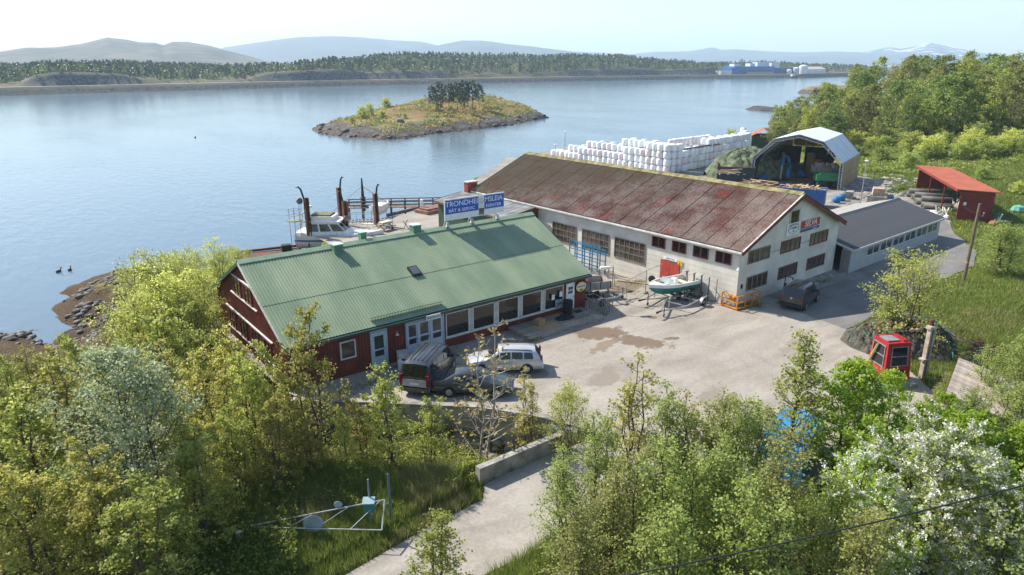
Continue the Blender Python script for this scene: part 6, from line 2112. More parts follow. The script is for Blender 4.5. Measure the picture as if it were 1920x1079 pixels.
MB().lathe([(.16, .64), (.16, .68), (.05, .70)], 12).build('lid', BLACK, t)
MB().box((.18, -.26, .32), (.1, .02, .2)).build('label_plate', BLACK, t)
pm_ = MB().box((0, 0, 0), (2.6, .14, .03)).mesh('plank', WOODG)
t = thing('pallet_walk', 'low plank walkway below the white appliances', 'walkway', (17.9, 34.3, 0), math.radians(-28))
for k in range(8):
    ob('plank', pm_, t, (0, -.55 + k * .155, .075))
MB().b2((-1.1, -.6, 0), (-1.0, .6, .06)).b2((1.0, -.6, 0), (1.1, .6, .06)).build('bearer', WOODG, t)
t = thing('door_ramp', 'small plank ramp at the right side of the blue doors', 'ramp', (22.3, 35.2, 0), -.2)
for k in range(6):
    ob('plank', MB().box((0, 0, 0), (.19, 1.5, .03)).mesh('plank', WOODG) if k == 0 else t.children[0].data, t, (-.55 + k * .2, 0, .12))
MB().b2((-.6, .5, 0), (.6, .6, .1)).build('bearer', WOODG, t)
t = thing('door_step', 'dark step below the single blue door', 'step', (17.55, 35.75, 0))
MB().box((0, 0, .09), (1.1, .55, .18)).build('slab', CONW, t)
t = thing('grey_crate', 'low grey plastic crate on the ground by the single blue door', 'crate', (18.0, 35.0, 0), .2)
for p, q in (((-.35, -.25, 0), (.35, -.22, .25)), ((-.35, .22, 0), (.35, .25, .25)), ((-.35, -.22, 0), (-.32, .22, .25)), ((.32, -.22, 0), (.35, .22, .25)), ((-.32, -.22, 0), (.32, .22, .03))):
    MB().b2(p, q).build('side', M('crate_grey', (.25, .27, .28), .6), t)

# ------------------------------------------------------------------ quay: boat lift, cabin cruiser, pier
def lift_post(x, y, label, bend, h=5.0, pulley=False):
    t = thing('lift_post', label, 'post', (x, y, -1.2))
    H_ = h + 1.2
    MB().b2((-.22, -.22, 0), (-.14, .22, H_ * .83)).b2((.14, -.22, 0), (.22, .22, H_ * .83)).b2((-.14, -.04, 0), (.14, .04, H_ * .83)).build('beam', RUST, t)
    dx, dy = bend
    MB().tube([(dx * .25, dy * .25, H_ * .45), (dx * .25, dy * .25, H_ * .8), (dx * .6, dy * .6, H_ * .97), (dx * .95, dy * .95, H_ + .1), (dx * 1.25, dy * 1.25, H_)], [.11, .11, .1, .09, .06], 8).build('davit', BLACK, t)
    if pulley:
        MB().lathe([(.1, -.12), (.34, -.08), (.34, .08), (.1, .12)], 14, (pulley[0], pulley[1], H_ * pulley[2]), 'y').build('pulley', M('pulley_steel', (.16, .15, .14), .5, metal=.4), t)
        if pulley[2] > .6:
            for k in range(3):
                MB().tube([(pulley[0] - .15 + .15 * k, pulley[1], H_ * pulley[2]), (pulley[0] - .1 + .1 * k, pulley[1], 1.0)], .02, 4).build('fall_wire', GALV, t)


RT_ = Vector((_EX[0], _EY[0]))        # towards the right of the picture, on the ground
lift_post(27.4, 71.4, 'leftmost rusty lift post with a pulley and ladder tower beside it', (-RT_.x * .8, -RT_.y * .8), 5.2, pulley=(-.6, .35, .78))
lift_post(31.3, 70.5, 'front middle rusty lift post before the white cruiser', (-RT_.x * .5, -RT_.y * .5), 4.4, pulley=(.0, -.3, .5))
lift_post(32.4, 74.2, 'rear middle rusty lift post half hidden behind the front one', (RT_.x * .5, RT_.y * .5), 5.4)
lift_post(35.6, 71.6, 'right rusty lift post standing on the pale quay', (RT_.x * .45, RT_.y * .45), 4.6)
lx, ly = 26.0, 71.6
t = thing('ladder_tower', 'pale lattice ladder tower with a railed platform left of the lift', 'tower', (lx, ly, -1.6), .4)
for x in (0, .75):
    for y in (0, .75):
        MB().bar((x, y, 0), (x, y, 4.6), .05).build('post', GALV, t)
for k in range(9):
    MB().bar((0, 0, .3 + k * .36), (.75, 0, .3 + k * .36), .035).build('rung', GALV, t)
MB().box((.37, .37, 3.3), (1.25, 1.1, .06)).build('platform', M('mossy_platform', (.28, .25, .14), .8), t)
for z in (3.9, 4.5):
    for p, q in (((-.2, -.15), (.95, -.15)), ((-.2, .9), (.95, .9)), ((-.2, -.15), (-.2, .9)), ((.95, -.15), (.95, .9))):
        MB().bar((*p, z), (*q, z), .04).build('rail', GALV, t)
t = thing('slipway_barge', 'flat rusty steel barge deck at the left side of the boat lift', 'barge', (23.6, 72.8, -2.4), math.radians(-12))
MB().b2((-3.6, -1.2, 0), (3.2, 1.2, .75)).build('deck', RUST, t)
MB().bar((-4.2, -2.6, .5), (3.0, -1.8, .8), .35, .3).bar((-3.0, 1.4, .9), (3.2, 1.1, 1.0), .28, .25).build('girder', RUST, t)
MB().box((1.6, .3, 1.1), (1.0, .8, .7)).build('winch_box', BLACK, t)
# white cabin cruiser in the lift
bt = thing('cabin_cruiser', 'white cabin cruiser with a flybridge and dark windows in the boat lift', 'boat', (27.1, 73.4, -1.75), math.radians(-42))
LC = 9.4
R_ = hull(LC, 3.3, 1.75, 14, sheer=.5)
ring_mesh(R_).build('hull', WHITE, bt, smooth=True)
mb = MB()
for i in range(len(R_) - 1):
    for s in (0, 6):
        a, b = R_[i][s], R_[i + 1][s]
        mb.bar((a[0], a[1], a[2] - .55), (b[0], b[1], b[2] - .55), .05, .16)
mb.build('boot_stripe', M('stripe_blue', (.03, .12, .22), .4), bt)
mb = MB()
for i in range(len(R_) - 1):
    a, b = R_[i], R_[i + 1]
    mb.add([(a[0][0], a[0][1] * .96, a[0][2] - .12), (b[0][0], b[0][1] * .96, b[0][2] - .12), (b[6][0], b[6][1] * .96, b[6][2] - .12), (a[6][0], a[6][1] * .96, a[6][2] - .12)], [(0, 1, 2, 3)])
mb.build('deck', WHITE, bt)
P0 = [(1.2, -1.35, 1.7), (5.9, -1.15, 1.85), (5.9, 1.15, 1.85), (1.2, 1.35, 1.7), (1.5, -1.15, 3.15), (4.6, -.95, 3.15), (4.6, .95, 3.15), (1.5, 1.15, 3.15)]
cbn = MB().add(P0, [(3, 2, 1, 0), (4, 5, 6, 7), (0, 1, 5, 4), (1, 2, 6, 5), (2, 3, 7, 6), (3, 0, 4, 7)]).build('cabin', WHITE, bt)
def bil(P, u, v, off):
    a = [Vector(p) for p in P]
    p = (a[0] * (1 - u) + a[1] * u) * (1 - v) + (a[3] * (1 - u) + a[2] * u) * v
    n_ = (a[1] - a[0]).cross(a[3] - a[0]).normalized()
    return p + n_ * off
for quad, nn in (((0, 1, 5, 4), 3), ((2, 3, 7, 6), 3), ((1, 2, 6, 5), 2)):
    Q = [P0[k] for k in quad]
    for k in range(nn):
        u0, u1 = (k + .08) / nn, (k + .92) / nn
        MB().add([bil(Q, u0, .30, .012), bil(Q, u1, .30, .012), bil(Q, u1, .86, .012), bil(Q, u0, .86, .012)], [(0, 1, 2, 3)]).build('window', CARGLASS, cbn)
MB().box((3.0, 0, 3.25), (3.9, 2.5, .14)).build('cabin_roof', WHITE, bt)
MB().box((2.9, 0, 3.55), (2.6, 2.0, .46)).build('flybridge', WHITE, bt)
MB().box((2.8, 0, 3.85), (2.3, 1.8, .16), top=.9).build('flybridge_cover', M('olive_canvas', (.15, .135, .07), .85, var=.3, vs=2), bt)
for s in (-1, 1):
    MB().tube([(.7, s * 1.1, 2.6), (.9, s * 1.0, 4.1), (1.3, s * .9, 4.5)], .09, 6).build('radar_arch', WHITE, bt)
MB().bar((1.3, -.95, 4.5), (1.3, .95, 4.5), .2, .12).build('radar_arch', WHITE, bt)
MB().lathe([(.3, 0), (.34, .08), (.28, .2)], 12, (1.4, -.2, 4.62)).build('radar', WHITE, bt)
MB().tube([(1.3, .4, 4.5), (1.2, .4, 5.2)], .03, 5).build('antenna', WHITE, bt)
for s in (-1, 1):
    mb = MB()
    for k in range(7):
        i = 6 + k
        a = R_[i][0]
        mb.tube([(a[0], s * abs(a[1]) * .93, a[2] - .1), (a[0], s * abs(a[1]) * .93, a[2] + .6)], .02, 4)
        if k < 6:
            b = R_[i + 1][0]
            mb.tube([(a[0], s * abs(a[1]) * .93, a[2] + .6), (b[0], s * abs(b[1]) * .93, b[2] + .6)], .02, 4)
    mb.build('bow_rail', GALV, bt)
MB().box((.55, 0, 1.75), (1.2, 2.6, .5)).build('aft_seat', WHITE, bt)
# timber pier with rails round the small harbour basin
t = thing('timber_pier', 'long low timber pier with railings at the edge of the quay', 'pier', (36.9, 82.6, 0), math.radians(-31))
PIERW = M('pier_timber', (.16, .115, .09), .85, var=.35, vs=2, rnd=.2)
pb = MB().box((0, 0, 0), (.28, 1.7, .08)).mesh('deck_board', PIERW)
for k in range(42):
    ob('deck_board', pb, t, (.15 + k * .31, 0, .1))
for k in range(8):
    for s in (-.8, .8):
        MB().tube([(.3 + k * 1.8, s, -4), (.3 + k * 1.8, s, 1.0 if s < 0 else .95)], .1, 7).build('pile', PIERW, t)
for s in (-.8, .8):
    for z in (.5, .95):
        MB().bar((.2, s, z), (13.1, s, z), .06, .12).build('rail', PIERW, t)
x, y = at(*(560 + 778 / 6.4, 330 + 385 / 6.4))
t = thing('dock_mast', 'black stubby mast with ropes at the end of the pier', 'mast', (x, y, -.4))
MB().tube([(0, 0, 0), (0, 0, 1.6), (0, 0, 4.2)], [.28, .22, .09], 8).build('pole', BLACK, t)
for z in (.5, .85, 1.2, 1.55):
    MB().lathe([(.2, z), (.42, z + .12), (.2, z + .26)], 10).build('tyre_fender', RUBBER, t)
for k, (dx, dy, m_) in enumerate(((-4, .5, GALV), (3.5, -1.5, M('rope_orange', (.4, .12, .05), .7)))):
    MB().tube([(0, 0, 3.2), (dx, dy, .3)], .03, 4).build('stay', m_, t)
x, y = at(*(560 + 930 / 6.4, 330 + 500 / 6.4))
t = thing('white_dinghy', 'white boxy dinghy hull standing on the quay by the right lift post', 'boat', (x, y, .12), .7)
mb = ring_mesh(hull(3.4, 1.7, 1.25, 8)); mb.build('hull', WHITE, t, smooth=True)
MB().box((1.3, 0, 1.2), (2.3, 1.2, .05)).build('cover', M('dinghy_cover', (.55, .55, .53), .6), t)
MB().box((-.2, 0, 1.0), (.35, .35, .7)).build('outboard_engine', BLACK, t)
x, y = at(*(560 + 790 / 6.4, 330 + 560 / 6.4))
t = thing('gangway', 'grey railed aluminium gangway lying between the cruiser and the quay', 'gangway', (x, y, .1), math.radians(-25))
for s in (-.5, .5):
    MB().bar((-2.6, s, .1), (2.6, s, .1), .08, .14).build('stringer', GALV, t)
    MB().bar((-2.6, s, 1.0), (2.6, s, 1.0), .05).build('hand_rail', GALV, t)
    for k in range(7):
        MB().bar((-2.6 + k * .866, s, .1), (-2.6 + k * .866, s, 1.0), .04).build('baluster', GALV, t)
for k in range(12):
    MB().box((-2.4 + k * .43, 0, .14), (.12, .95, .03)).build('tread', GALV, t)
x, y = at(*(560 + 1040 / 6.4, 330 + 650 / 6.4))
t = thing('picnic_table', 'grey picnic table with a pale tub on it on the quay', 'table', (x, y, 0), .3)
MB().box((0, 0, .74), (1.9, .8, .05)).build('table_top', WOODG, t)
for s in (-1, 1):
    MB().box((0, s * .72, .45), (1.9, .26, .05)).build('bench', WOODG, t)
    MB().bar((s * .7, -.7, 0), (s * .7, .2, .72), .07).bar((s * .7, .7, 0), (s * .7, -.2, .72), .07).bar((s * .7, -.72, .42), (s * .7, .72, .42), .06).build('legs', WOODG, t)
o = MB().box((0, 0, .09), (1.3, .6, .18), top=1.1).build('tub', CREAM, None, (x, y, .768), .3); tag(o, 'pale shallow tub standing on the picnic table', 'tub')
x, y = at(*(560 + 1110 / 6.4, 330 + 640 / 6.4))
t = thing('pallet_truck', 'small blue and grey hand truck beside the picnic table', 'hand truck', (x, y, 0), .2)
MB().bar((0, -.2, .1), (.1, -.2, 1.3), .05).bar((0, .2, .1), (.1, .2, 1.3), .05).build('frame', GALV, t)
MB().box((.1, 0, 1.3), (.12, .5, .2)).build('grip', BLUEM, t)
MB().lathe([(.1, -.04), (.16, 0), (.1, .04)], 10, (-.05, -.25, .16), 'y').lathe([(.1, -.04), (.16, 0), (.1, .04)], 10, (-.05, .25, .16), 'y').build('wheels', RUBBER, t)
x, y = at(*(560 + 1290 / 6.4, 330 + 640 / 6.4))
t = thing('drying_stand', 'thin black folding stand alone on the quay', 'stand', (x, y, 0), .4)
MB().bar((-.5, 0, 0), (.3, 0, 1.0), .05).bar((.4, 0, 0), (-.5, 0, 1.0), .05).bar((0, -.4, 0), (0, .1, .6), .05).build('frame', BLACK, t)
x, y = at(*(560 + 1480 / 6.4, 330 + 430 / 6.4))
t = thing('quay_bollard', 'white post with a rusty block at the edge of the quay', 'bollard', (x, y, 0))
MB().tube([(0, 0, 0), (0, 0, 1.5)], .2, 8).build('post', WHITE, t)
MB().b2((-.4, -.4, 0), (.4, .4, .4)).build('base', RUST, t)
x, y = at(*(560 + 1610 / 6.4, 330 + 430 / 6.4))
tag(MB().box((0, 0, .2), (4.0, 2.4, .4)).box((0, 0, .5), (3.2, 1.6, .2)).build('brick_red_pallets', M('pallet_rust', (.22, .11, .08), .8, var=.3), None, (x, y, 0), .2), 'low reddish pile on the quay left of the green workshop', 'pile')
tag(MB().bar((0, 0, .2), (5.5, 1.2, .2), .3, .35).build('kerb_beam', M('kerb_rust', (.13, .07, .05), .8, var=.3), None, (*at(*(560 + 1060 / 6.4, 330 + 500 / 6.4)), 0), .1), 'dark timber edge beam along the small harbour basin', 'beam')
MB_ = MB().b2((28, 74.0, -5), (38.3, 74.6, -.03))
tag(MB_.build('quay_wall', CONW), 'concrete quay wall behind the boat lift', 'wall')

# ------------------------------------------------------------------ bottom of the picture: fallen mast, letter boxes
MS = at(460, 997, .55); ME = at(720, 986, .55)
t = thing('fallen_lattice_mast', 'pale triangular lattice mast lying beside the lane with two grey discs', 'mast', (MS[0], MS[1], .75), math.atan2(ME[1] - MS[1], ME[0] - MS[0]))
LM = math.hypot(ME[0] - MS[0], ME[1] - MS[1])
PALEM = M('pale_aluminium', (.42, .45, .45), .4, metal=.4, var=.15)
E1, E2, E3 = (LM, .62, .55), (LM, -.62, .05), (LM - .1, .1, -.2)
for e in (E1, E2):
    MB().tube([(0, 0, 0), e], .024, 6).build('chord', PALEM, t)
for f0, f1 in ((.32, .48), (.52, .74), (.77, .97)):
    a, b = Vector(E2) * f0, Vector(E1) * f1
    MB().tube([a, b], .016, 5).build('brace', PALEM, t)
MB().tube([E1, E2], .03, 5).build('brace', PALEM, t)
for f, s in ((.02 + .48, .42),):
    MB().lathe([(.02, -.05), (.36, -.03), (.40, .0), (.36, .03), (.02, .04)], 20, tuple(Vector(E2) * .5 + Vector((0, .1, .15))), 'y').build('disc', M('disc_grey', (.30, .35, .38), .5), t)
    MB().lathe([(.02, -.03), (.15, -.02), (.17, 0), (.02, .03)], 14, tuple(Vector(E1) * .66 + Vector((0, .1, .12))), 'y').build('disc', M('disc_grey', (.3, .3, .3)), t)
px_, py_ = at(700, 996)
t = thing('letter_box', 'teal letter box with a sloping lid on a grey post by the lane', 'letter box', (px_ - .1, py_, -.15), math.radians(-35))
MB().tube([(0, .13, 0), (0, .13, 2.5)], .035, 7).build('post', M('post_grey', (.20, .24, .28), .5), t)
MB().box((0, 0, 1.35), (.42, .24, .44)).build('box', M('letter_box_teal', (.03, .16, .17), .45, var=.15), t)
MB().box((0, -.02, 1.62), (.48, .34, .06), rx=.35).build('lid', M('letter_lid', (.25, .36, .38), .4), t)
tag(MB().tube([(0, 0, 0), (0, 0, 2.5)], .045, 7).lathe([(.045, 2.5), (.055, 2.52), (.02, 2.56)], 7).build('steel_post', M('post_blue_grey', (.10, .14, .20), .5), None, (px_ + .75, py_ - .1, -.15)), 'blue-grey post without a box right of the teal letter box', 'post')
x, y = at(452, 1030)
tag(MB().lathe([(.1, 0), (.14, .1), (.12, .35), (.05, .42)], 9).build('canister', WHITE, None, (x, y, gz(x, y) + .1)), 'small white canister in the grass by the tip of the fallen mast', 'canister')

# ------------------------------------------------------------------ red crane cab and nets on the right
cbx, cby = at(1694, 722)
rc = thing('crane_cab', 'old red crane cab with a barred window among the bushes', 'crane cab', (cbx - .1, cby + .9, 0), math.radians(-28))
CR = M('cab_red', (.33, .014, .02), .4, var=.15, vs=2, coat=.3)
P0 = [(-.85, -.75, .2), (.85, -.75, .2), (.85, .9, .2), (-.85, .9, .2), (-.72, -.5, 2.55), (.72, -.5, 2.55), (.72, .8, 2.6), (-.72, .8, 2.6)]
MB().add(P0, [(3, 2, 1, 0), (4, 5, 6, 7), (0, 1, 5, 4), (1, 2, 6, 5), (2, 3, 7, 6), (3, 0, 4, 7)]).build('shell', CR, rc)
for quad, u0, u1, v0, v1 in (((0, 1, 5, 4), .18, .86, .42, .9), ((1, 2, 6, 5), .15, .9, .4, .9), ((3, 0, 4, 7), .12, .85, .38, .9)):
    Q = [P0[k] for k in quad]
    w_ = MB().add([bil(Q, u0, v0, .012), bil(Q, u1, v0, .012), bil(Q, u1, v1, .012), bil(Q, u0, v1, .012)], [(0, 1, 2, 3)]).build('window', CARGLASS, rc)
    for f in (.0, .5, 1.0):
        MB().bar(bil(Q, u0, v0 + (v1 - v0) * f, .03), bil(Q, u1, v0 + (v1 - v0) * f, .03), .035).build('window_bar', GALV, w_)
    for f in (.0, 1.0):
        MB().bar(bil(Q, u0 + (u1 - u0) * f, v0, .032), bil(Q, u0 + (u1 - u0) * f, v1, .032), .035).build('window_bar', GALV, w_)
MB().box((-.2, .15, 2.61), (.75, .8, .06)).build('roof_glass', M('grey_roof_glass', (.22, .23, .25), .15), rc)
for k in range(3):
    MB().box((.38 + k * .12, .15, 2.62), (.06, 1.0, .08)).build('roof_bar', CR, rc)
MB().box((0, -.72, .75), (.7, .06, .28)).build('name_plate', BLACK, rc)
MB().tube([(-.7, .6, 2.5), (-.5, 1.0, 3.1), (.1, 1.2, 3.2)], .05, 6).build('exhaust', RUST, rc)
MB().box((0, -.1, .05), (2.2, 2.2, .3)).build('base', M('base_grey', (.26, .27, .28), .5), rc)
for k in range(2):
    MB().bar((-.95 - .1 * k, .9, .3), (-.8 - .1 * k, .2, 2.3), .05).build('ladder_rail', YELLOW if k else GALV, rc)
bx_, by_ = at(1729, 708)
t = thing('crane_boom', 'upright pale boom section with rusty stripes right of the red cab', 'boom', (bx_, by_, 0), math.radians(-20))
BOOM = M('pale_rusty_boom', (.50, .46, .40), .6, var=.2, vs=3, col2=(.30, .16, .10), fac=(.45, .72))
for dx in (-.13, .13):
    MB().box((dx, 0, 1.65), (.11, .26, 3.3)).build('rail', BOOM, t)
MB().box((0, .06, 1.6), (.2, .1, 3.2)).build('web', BLACK, t)
MB().box((-.05, 0, 3.2), (.5, .36, .16)).build('collar', BOOM, t)
MB().box((-.08, 0, 1.2), (.56, .36, .1)).build('collar', BOOM, t)
MB().tube([(0, .1, 3.3), (0, .1, 3.65)], .14, 8).build('pin', RUST, t)
DKN = M('dark_net', (.022, .026, .024), .9, var=.6, vs=3.2, col2=(.10, .09, .07), bump=.9, bs=8, detail=8)
net_heap('dark_net_heap', 'big heap of dark fishing nets behind the red crane cab', 47.2, 17.6, 2.7, 3.3, 1.9, DKN, 9, 11.0, rz=-.7)
net_heap('dark_net_heap', 'lower heap of brownish nets left of the red crane cab', 45.3, 19.3, 1.8, 2.0, 1.35, M('brown_net', (.07, .065, .048), .9, var=.5, vs=2.5, bump=.9, bs=8, detail=8), 14, rz=-.2)
net_heap('brown_net_heap', 'low reddish brown net heap right of the dark nets', 48.6, 14.2, 2.6, 2.4, .8, M('red_brown_net', (.12, .05, .028), .95, var=.5, vs=3, bump=.9, bs=9, detail=8), 19)
ROPE = M('turquoise_rope', (.06, .36, .32), .6, var=.2)
for k in range(6):
    r_ = random.Random(k + 3)
    pts = []
    for j in range(9):
        f = j / 8
        a = -.9 + 1.9 * f
        rr = 1.2 + .25 * k
        x, y = 47.2 + rr * math.cos(a + .3) * .9, 17.2 - rr * math.sin(a - .2) * 1.1
        pts.append((x, y, 1.85 - .12 * k - .25 * abs(f - .5) + .12 * r_.random()))
    tag(MB().tube(pts, .045, 5).build('rope', ROPE if k % 2 == 0 else M('pale_rope', (.4, .42, .38), .7)), 'rope slung over the dark net heap', 'rope', 'ropes over the dark nets')
FLT = M('float_pinkish', (.38, .24, .19), .6, var=.2)
for k in range(14):
    r_ = random.Random(k + 90)
    x, y = 46.0 + r_.uniform(-1.0, 1.2), 17.9 + r_.uniform(-1.4, 1.0)
    tag(MB().lathe([(.06, -.13), (.14, -.05), (.15, .05), (.06, .14)], 9, (0, 0, 0)).build('net_float', FLT, None, (x, y, 1.5 + .35 * r_.random()), 0, True), 'pinkish net float on the dark net heap', 'float', 'floats on the dark nets')
# half hidden things under the right-hand bushes
x, y = at(1478, 862)
t = thing('blue_tarpaulin', 'bright blue tarpaulin over a stack, half hidden behind the bushes', 'tarpaulin', (x, y, 0), .3)
BT = M('tarp_blue', (.012, .22, .55), .45, var=.15, vs=2, bump=.4, bs=3)
MB().box((0, 0, .85), (4.6, 2.2, 1.7), top=.86).build('cover', BT, t)
MB().box((-.6, .1, 1.76), (1.9, 1.2, .14), top=.8).build('fold', BT, t)
x, y = at(1852, 792)
t = thing('board_roofed_shed', 'low shed with a pale weathered board roof under the willow', 'shed', (x, y, 0), math.radians(15))
MB().b2((-2.4, -1.6, 0), (2.4, 1.6, 1.3)).build('wall', M('shed_dark_blue', (.03, .05, .08), .7), t)
rbm = MB().box((0, 0, 0), (.29, 4.0, .05), rx=.22).mesh('roof_board', M('pale_roof_board', (.42, .35, .30), .8, var=.2, vs=3, rnd=.2))
for k in range(18):
    ob('roof_board', rbm, t, (-2.6 + k * .305, 0, 1.72 + .008 * (k % 2)))
x, y = at(1722, 925)
t = thing('white_boat_hull', 'white boat hull half buried behind blossoming bushes', 'boat', (x, y, .3), math.radians(35))
ring_mesh(hull(5.2, 1.9, .9, 10)).build('hull', WHITE, t, smooth=True)
MB().box((2.2, 0, .88), (3.0, 1.5, .06)).build('cover', M('hull_cover', (.62, .60, .56), .6), t)
for x in (1, 3.4):
    MB().box((x, 0, -.18), (.2, 1.3, .36)).build('chock', WOODG, t)
# ducks and a buoy
for k, (px, py) in enumerate(((110, 511), (131, 508))):
    x, y = at(px, py, SEA)
    t = thing('duck', ['left one of two dark ducks swimming off the shore', 'right one of two dark ducks swimming off the shore'][k], 'duck', (x, y, SEA), .6 + .5 * k)
    MB().lathe([(.02, -.33), (.13, -.2), (.17, 0), (.13, .2), (.03, .32)], 10, (0, 0, .09), 'x').build('body', M('duck_brown', (.05, .035, .025), .7), t, smooth=True)
    MB().tube([(.24, 0, .12), (.3, 0, .28), (.33, 0, .36)], [.06, .045, .05], 7).build('neck', M('duck_head', (.02, .025, .02), .6), t)
    MB().lathe([(.03, -.09), (.075, 0), (.03, .09)], 9, (.36, 0, .39), 'x').build('head', M('duck_head', (.02, .02, .02)), t)
x, y = at(366, 259, SEA)
tag(MB().lathe([(.1, -.1), (.26, .05), (.26, .25), (.08, .42)], 10).build('buoy', M('buoy_red', (.5, .05, .04), .5), None, (x, y, SEA)), 'small red buoy floating alone in the sound', 'buoy')

# ------------------------------------------------------------------ factory on the far shore
def on_far(px, d):
    p = far_ground(px, d)
    q = far_ground(px + 12, d)
    return p, math.atan2(q[1] - p[1], q[0] - p[0])


FB = M('factory_blue', (.012, .115, .36), .5, var=.1, vs=.05)
FW = M('factory_white', (.62, .64, .65), .5, var=.06, vs=.1)
p, a = on_far(1376, 26)
t = thing('blue_factory', 'long bright blue factory with white roof units on the far shore', 'factory', (p[0], p[1], 1.8), a)
MB().b2((0, 0, 0), (66, 22, 9.5)).build('hall_block', FB, t)
MB().b2((-8, -3, 0), (2, 14, 8)).build('end_block', FB, t)
MB().b2((66, 4, 0), (104, 20, 7.5)).build('low_block', M('factory_navy', (.02, .09, .20), .5), t)
for x0, x1, z1 in ((4, 14, 12.5), (30, 38, 13), (42, 62, 14.5), (66, 80, 13.8)):
    MB().b2((x0, 6, 9.5 if x0 < 64 else 7.5), (x1, 15, z1)).build('roof_unit', FW, t)
for k in range(9):
    MB().b2((8 + k * 6, -.3, 3.0), (13 + k * 6, -.02, 5.2)).build('window_band', CARGLASS, t)
MB().b2((16, -5, 0), (60, -.4, 2.8)).build('canopy', M('factory_grey', (.25, .27, .29), .6), t)
p, a = on_far(1350, 22)
t = thing('white_annexe_hall', 'low white hall at the left end of the blue factory', 'building', (p[0], p[1], 1.8), a)
MB().b2((0, 0, 0), (18, 10, 4.6)).build('wall', FW, t); MB().b2((-.4, -.4, 4.6), (18.4, 10.4, 5.0)).build('roof', M('factory_grey', (.25, .25, .25)), t)
for k, (px, r, h, lb) in enumerate(((1504, 5.5, 9.5, 'large white round tank right of the blue factory'), (1491, 4.0, 7.0, 'grey round tank left of the large white tank'), (1478, 3.4, 4.6, 'lowest pale tank closest to the blue factory'))):
    p, a = on_far(px, 26)
    t = thing('storage_tank', lb, 'tank', (p[0], p[1], 1.8))
    MB().lathe([(r, 0), (r, h)], 20).build('shell', FW if k != 1 else M('tank_grey', (.42, .43, .44), .5), t)
    MB().lathe([(r * 1.02, h), (r * .6, h + r * .25), (.2, h + r * .36)], 20).build('dome', FW, t)
p, a = on_far(1512, 34)
t = thing('white_warehouse', 'white warehouse with a pinkish roof right of the tanks', 'warehouse', (p[0], p[1], 1.8), a)
MB().b2((0, 0, 0), (48, 16, 5.5)).build('wall', FW, t)
MB().extx([(-.6, 5.5), (16.6, 5.5), (8, 8.6)], -.6, 48.6).build('roof', M('pink_roof', (.55, .42, .40), .6, var=.08), t)
p, a = on_far(1480, 4)
t = thing('work_boat', 'small dark work boat moored below the tanks on the far shore', 'boat', (p[0] * .99, p[1] * .99, SEA), a)
ring_mesh(hull(16, 5, 2.2, 8)).build('hull', NAVY, t)
MB().b2((3, -1.5, 2), (7, 1.5, 5)).build('wheelhouse', FW, t)
for k, (px, d, sz) in enumerate(((1265 - 110, 165, 9), (1180, 190, 8), (1166, 215, 7))):
    p, a = on_far(px, d)
    t = thing('far_house', ['white house among trees on top of the far wooded hill', 'reddish house on the right end of the far hill top', 'small pale house behind the hill top trees'][k], 'house', (p[0], p[1], p[2] + (4 if k == 0 else 3)), a)
    MB().b2((0, 0, -6), (sz * 1.3, sz, 4)).build('wall', [FW, M('far_red', (.24, .07, .05), .6), FW][k], t)
    MB().extx([(-.4, 4), (sz + .4, 4), (sz / 2, 7)], -.4, sz * 1.3 + .4).build('roof', M('far_roof', (.12, .08, .07), .7), t)

# ------------------------------------------------------------------ VEGETATION
BARK = M('grey_brown_bark', (.10, .075, .055), .9, var=.3, vs=6)
BARKP = M('pale_bark', (.30, .27, .23), .85, var=.35, vs=5)
LM_MAPLE = leaf_mat('maple_leaf_olive', (0.287, 0.354, 0.063), (0.525, 0.561, 0.146), 0.58, cc=(.42, .34, .13))
LM_BRIGHT = leaf_mat('maple_leaf_fresh', (0.197, 0.333, 0.030), (0.423, 0.544, 0.060), 0.55)
LM_WHITE = leaf_mat('whitebeam_leaf', (0.324, 0.408, 0.192), (0.624, 0.684, 0.432), 0.45)
LM_WILLOW = leaf_mat('willow_leaf_pale', (0.410, 0.461, 0.094), (0.683, 0.700, 0.196), 0.58)
LM_ASPEN = leaf_mat('aspen_leaf', (0.256, 0.336, 0.079), (0.500, 0.567, 0.171), 0.58)
LM_BRONZE = leaf_mat('maple_leaf_bronze', (0.329, 0.329, 0.067), (0.537, 0.512, 0.146), 0.58, cc=(.46, .33, .14))
LM_ASPENO = leaf_mat('aspen_leaf_olive', (0.268, 0.287, 0.085), (0.488, 0.500, 0.183), 0.58)
LM_BIRCH = leaf_mat('birch_leaf', (0.210, 0.289, 0.049), (0.411, 0.464, 0.102), .46)
LM_DARKB = leaf_mat('birch_leaf_dark', (0.128, 0.204, 0.044), (0.264, 0.340, 0.078), .4)
LM_PINE = leaf_mat('pine_needle', (0.032, 0.058, 0.032), (0.086, 0.119, 0.054), .12)
LM_BLOSS = leaf_mat('cherry_blossom', (0.550, 0.550, 0.440), (0.800, 0.800, 0.700), .30)
LM_BROWN = leaf_mat('young_brown_leaf', (0.312, 0.240, 0.072), (0.504, 0.396, 0.132), .48)
LM_UNDER = leaf_mat('undergrowth_leaf', (.095, .145, .018), (.23, .27, .05), .45)
LM_GRASS = leaf_mat('grass_blade', (.115, .175, .028), (.26, .31, .07), .40, cc=(.42, .36, .18))
LM_STRAW = leaf_mat('dry_grass_blade', (.26, .22, .09), (.46, .40, .22), .3)
LM_FAR = leaf_mat('far_conifer', (.05, .085, .038), (.14, .18, .075), .15)
LM_FARD = leaf_mat('far_broadleaf', (0.116, 0.179, 0.038), (0.242, 0.304, 0.084), .3)
LM_YELL = leaf_mat('dandelion_yellow', (0.650, 0.480, 0.010), (0.750, 0.580, 0.020), .2)


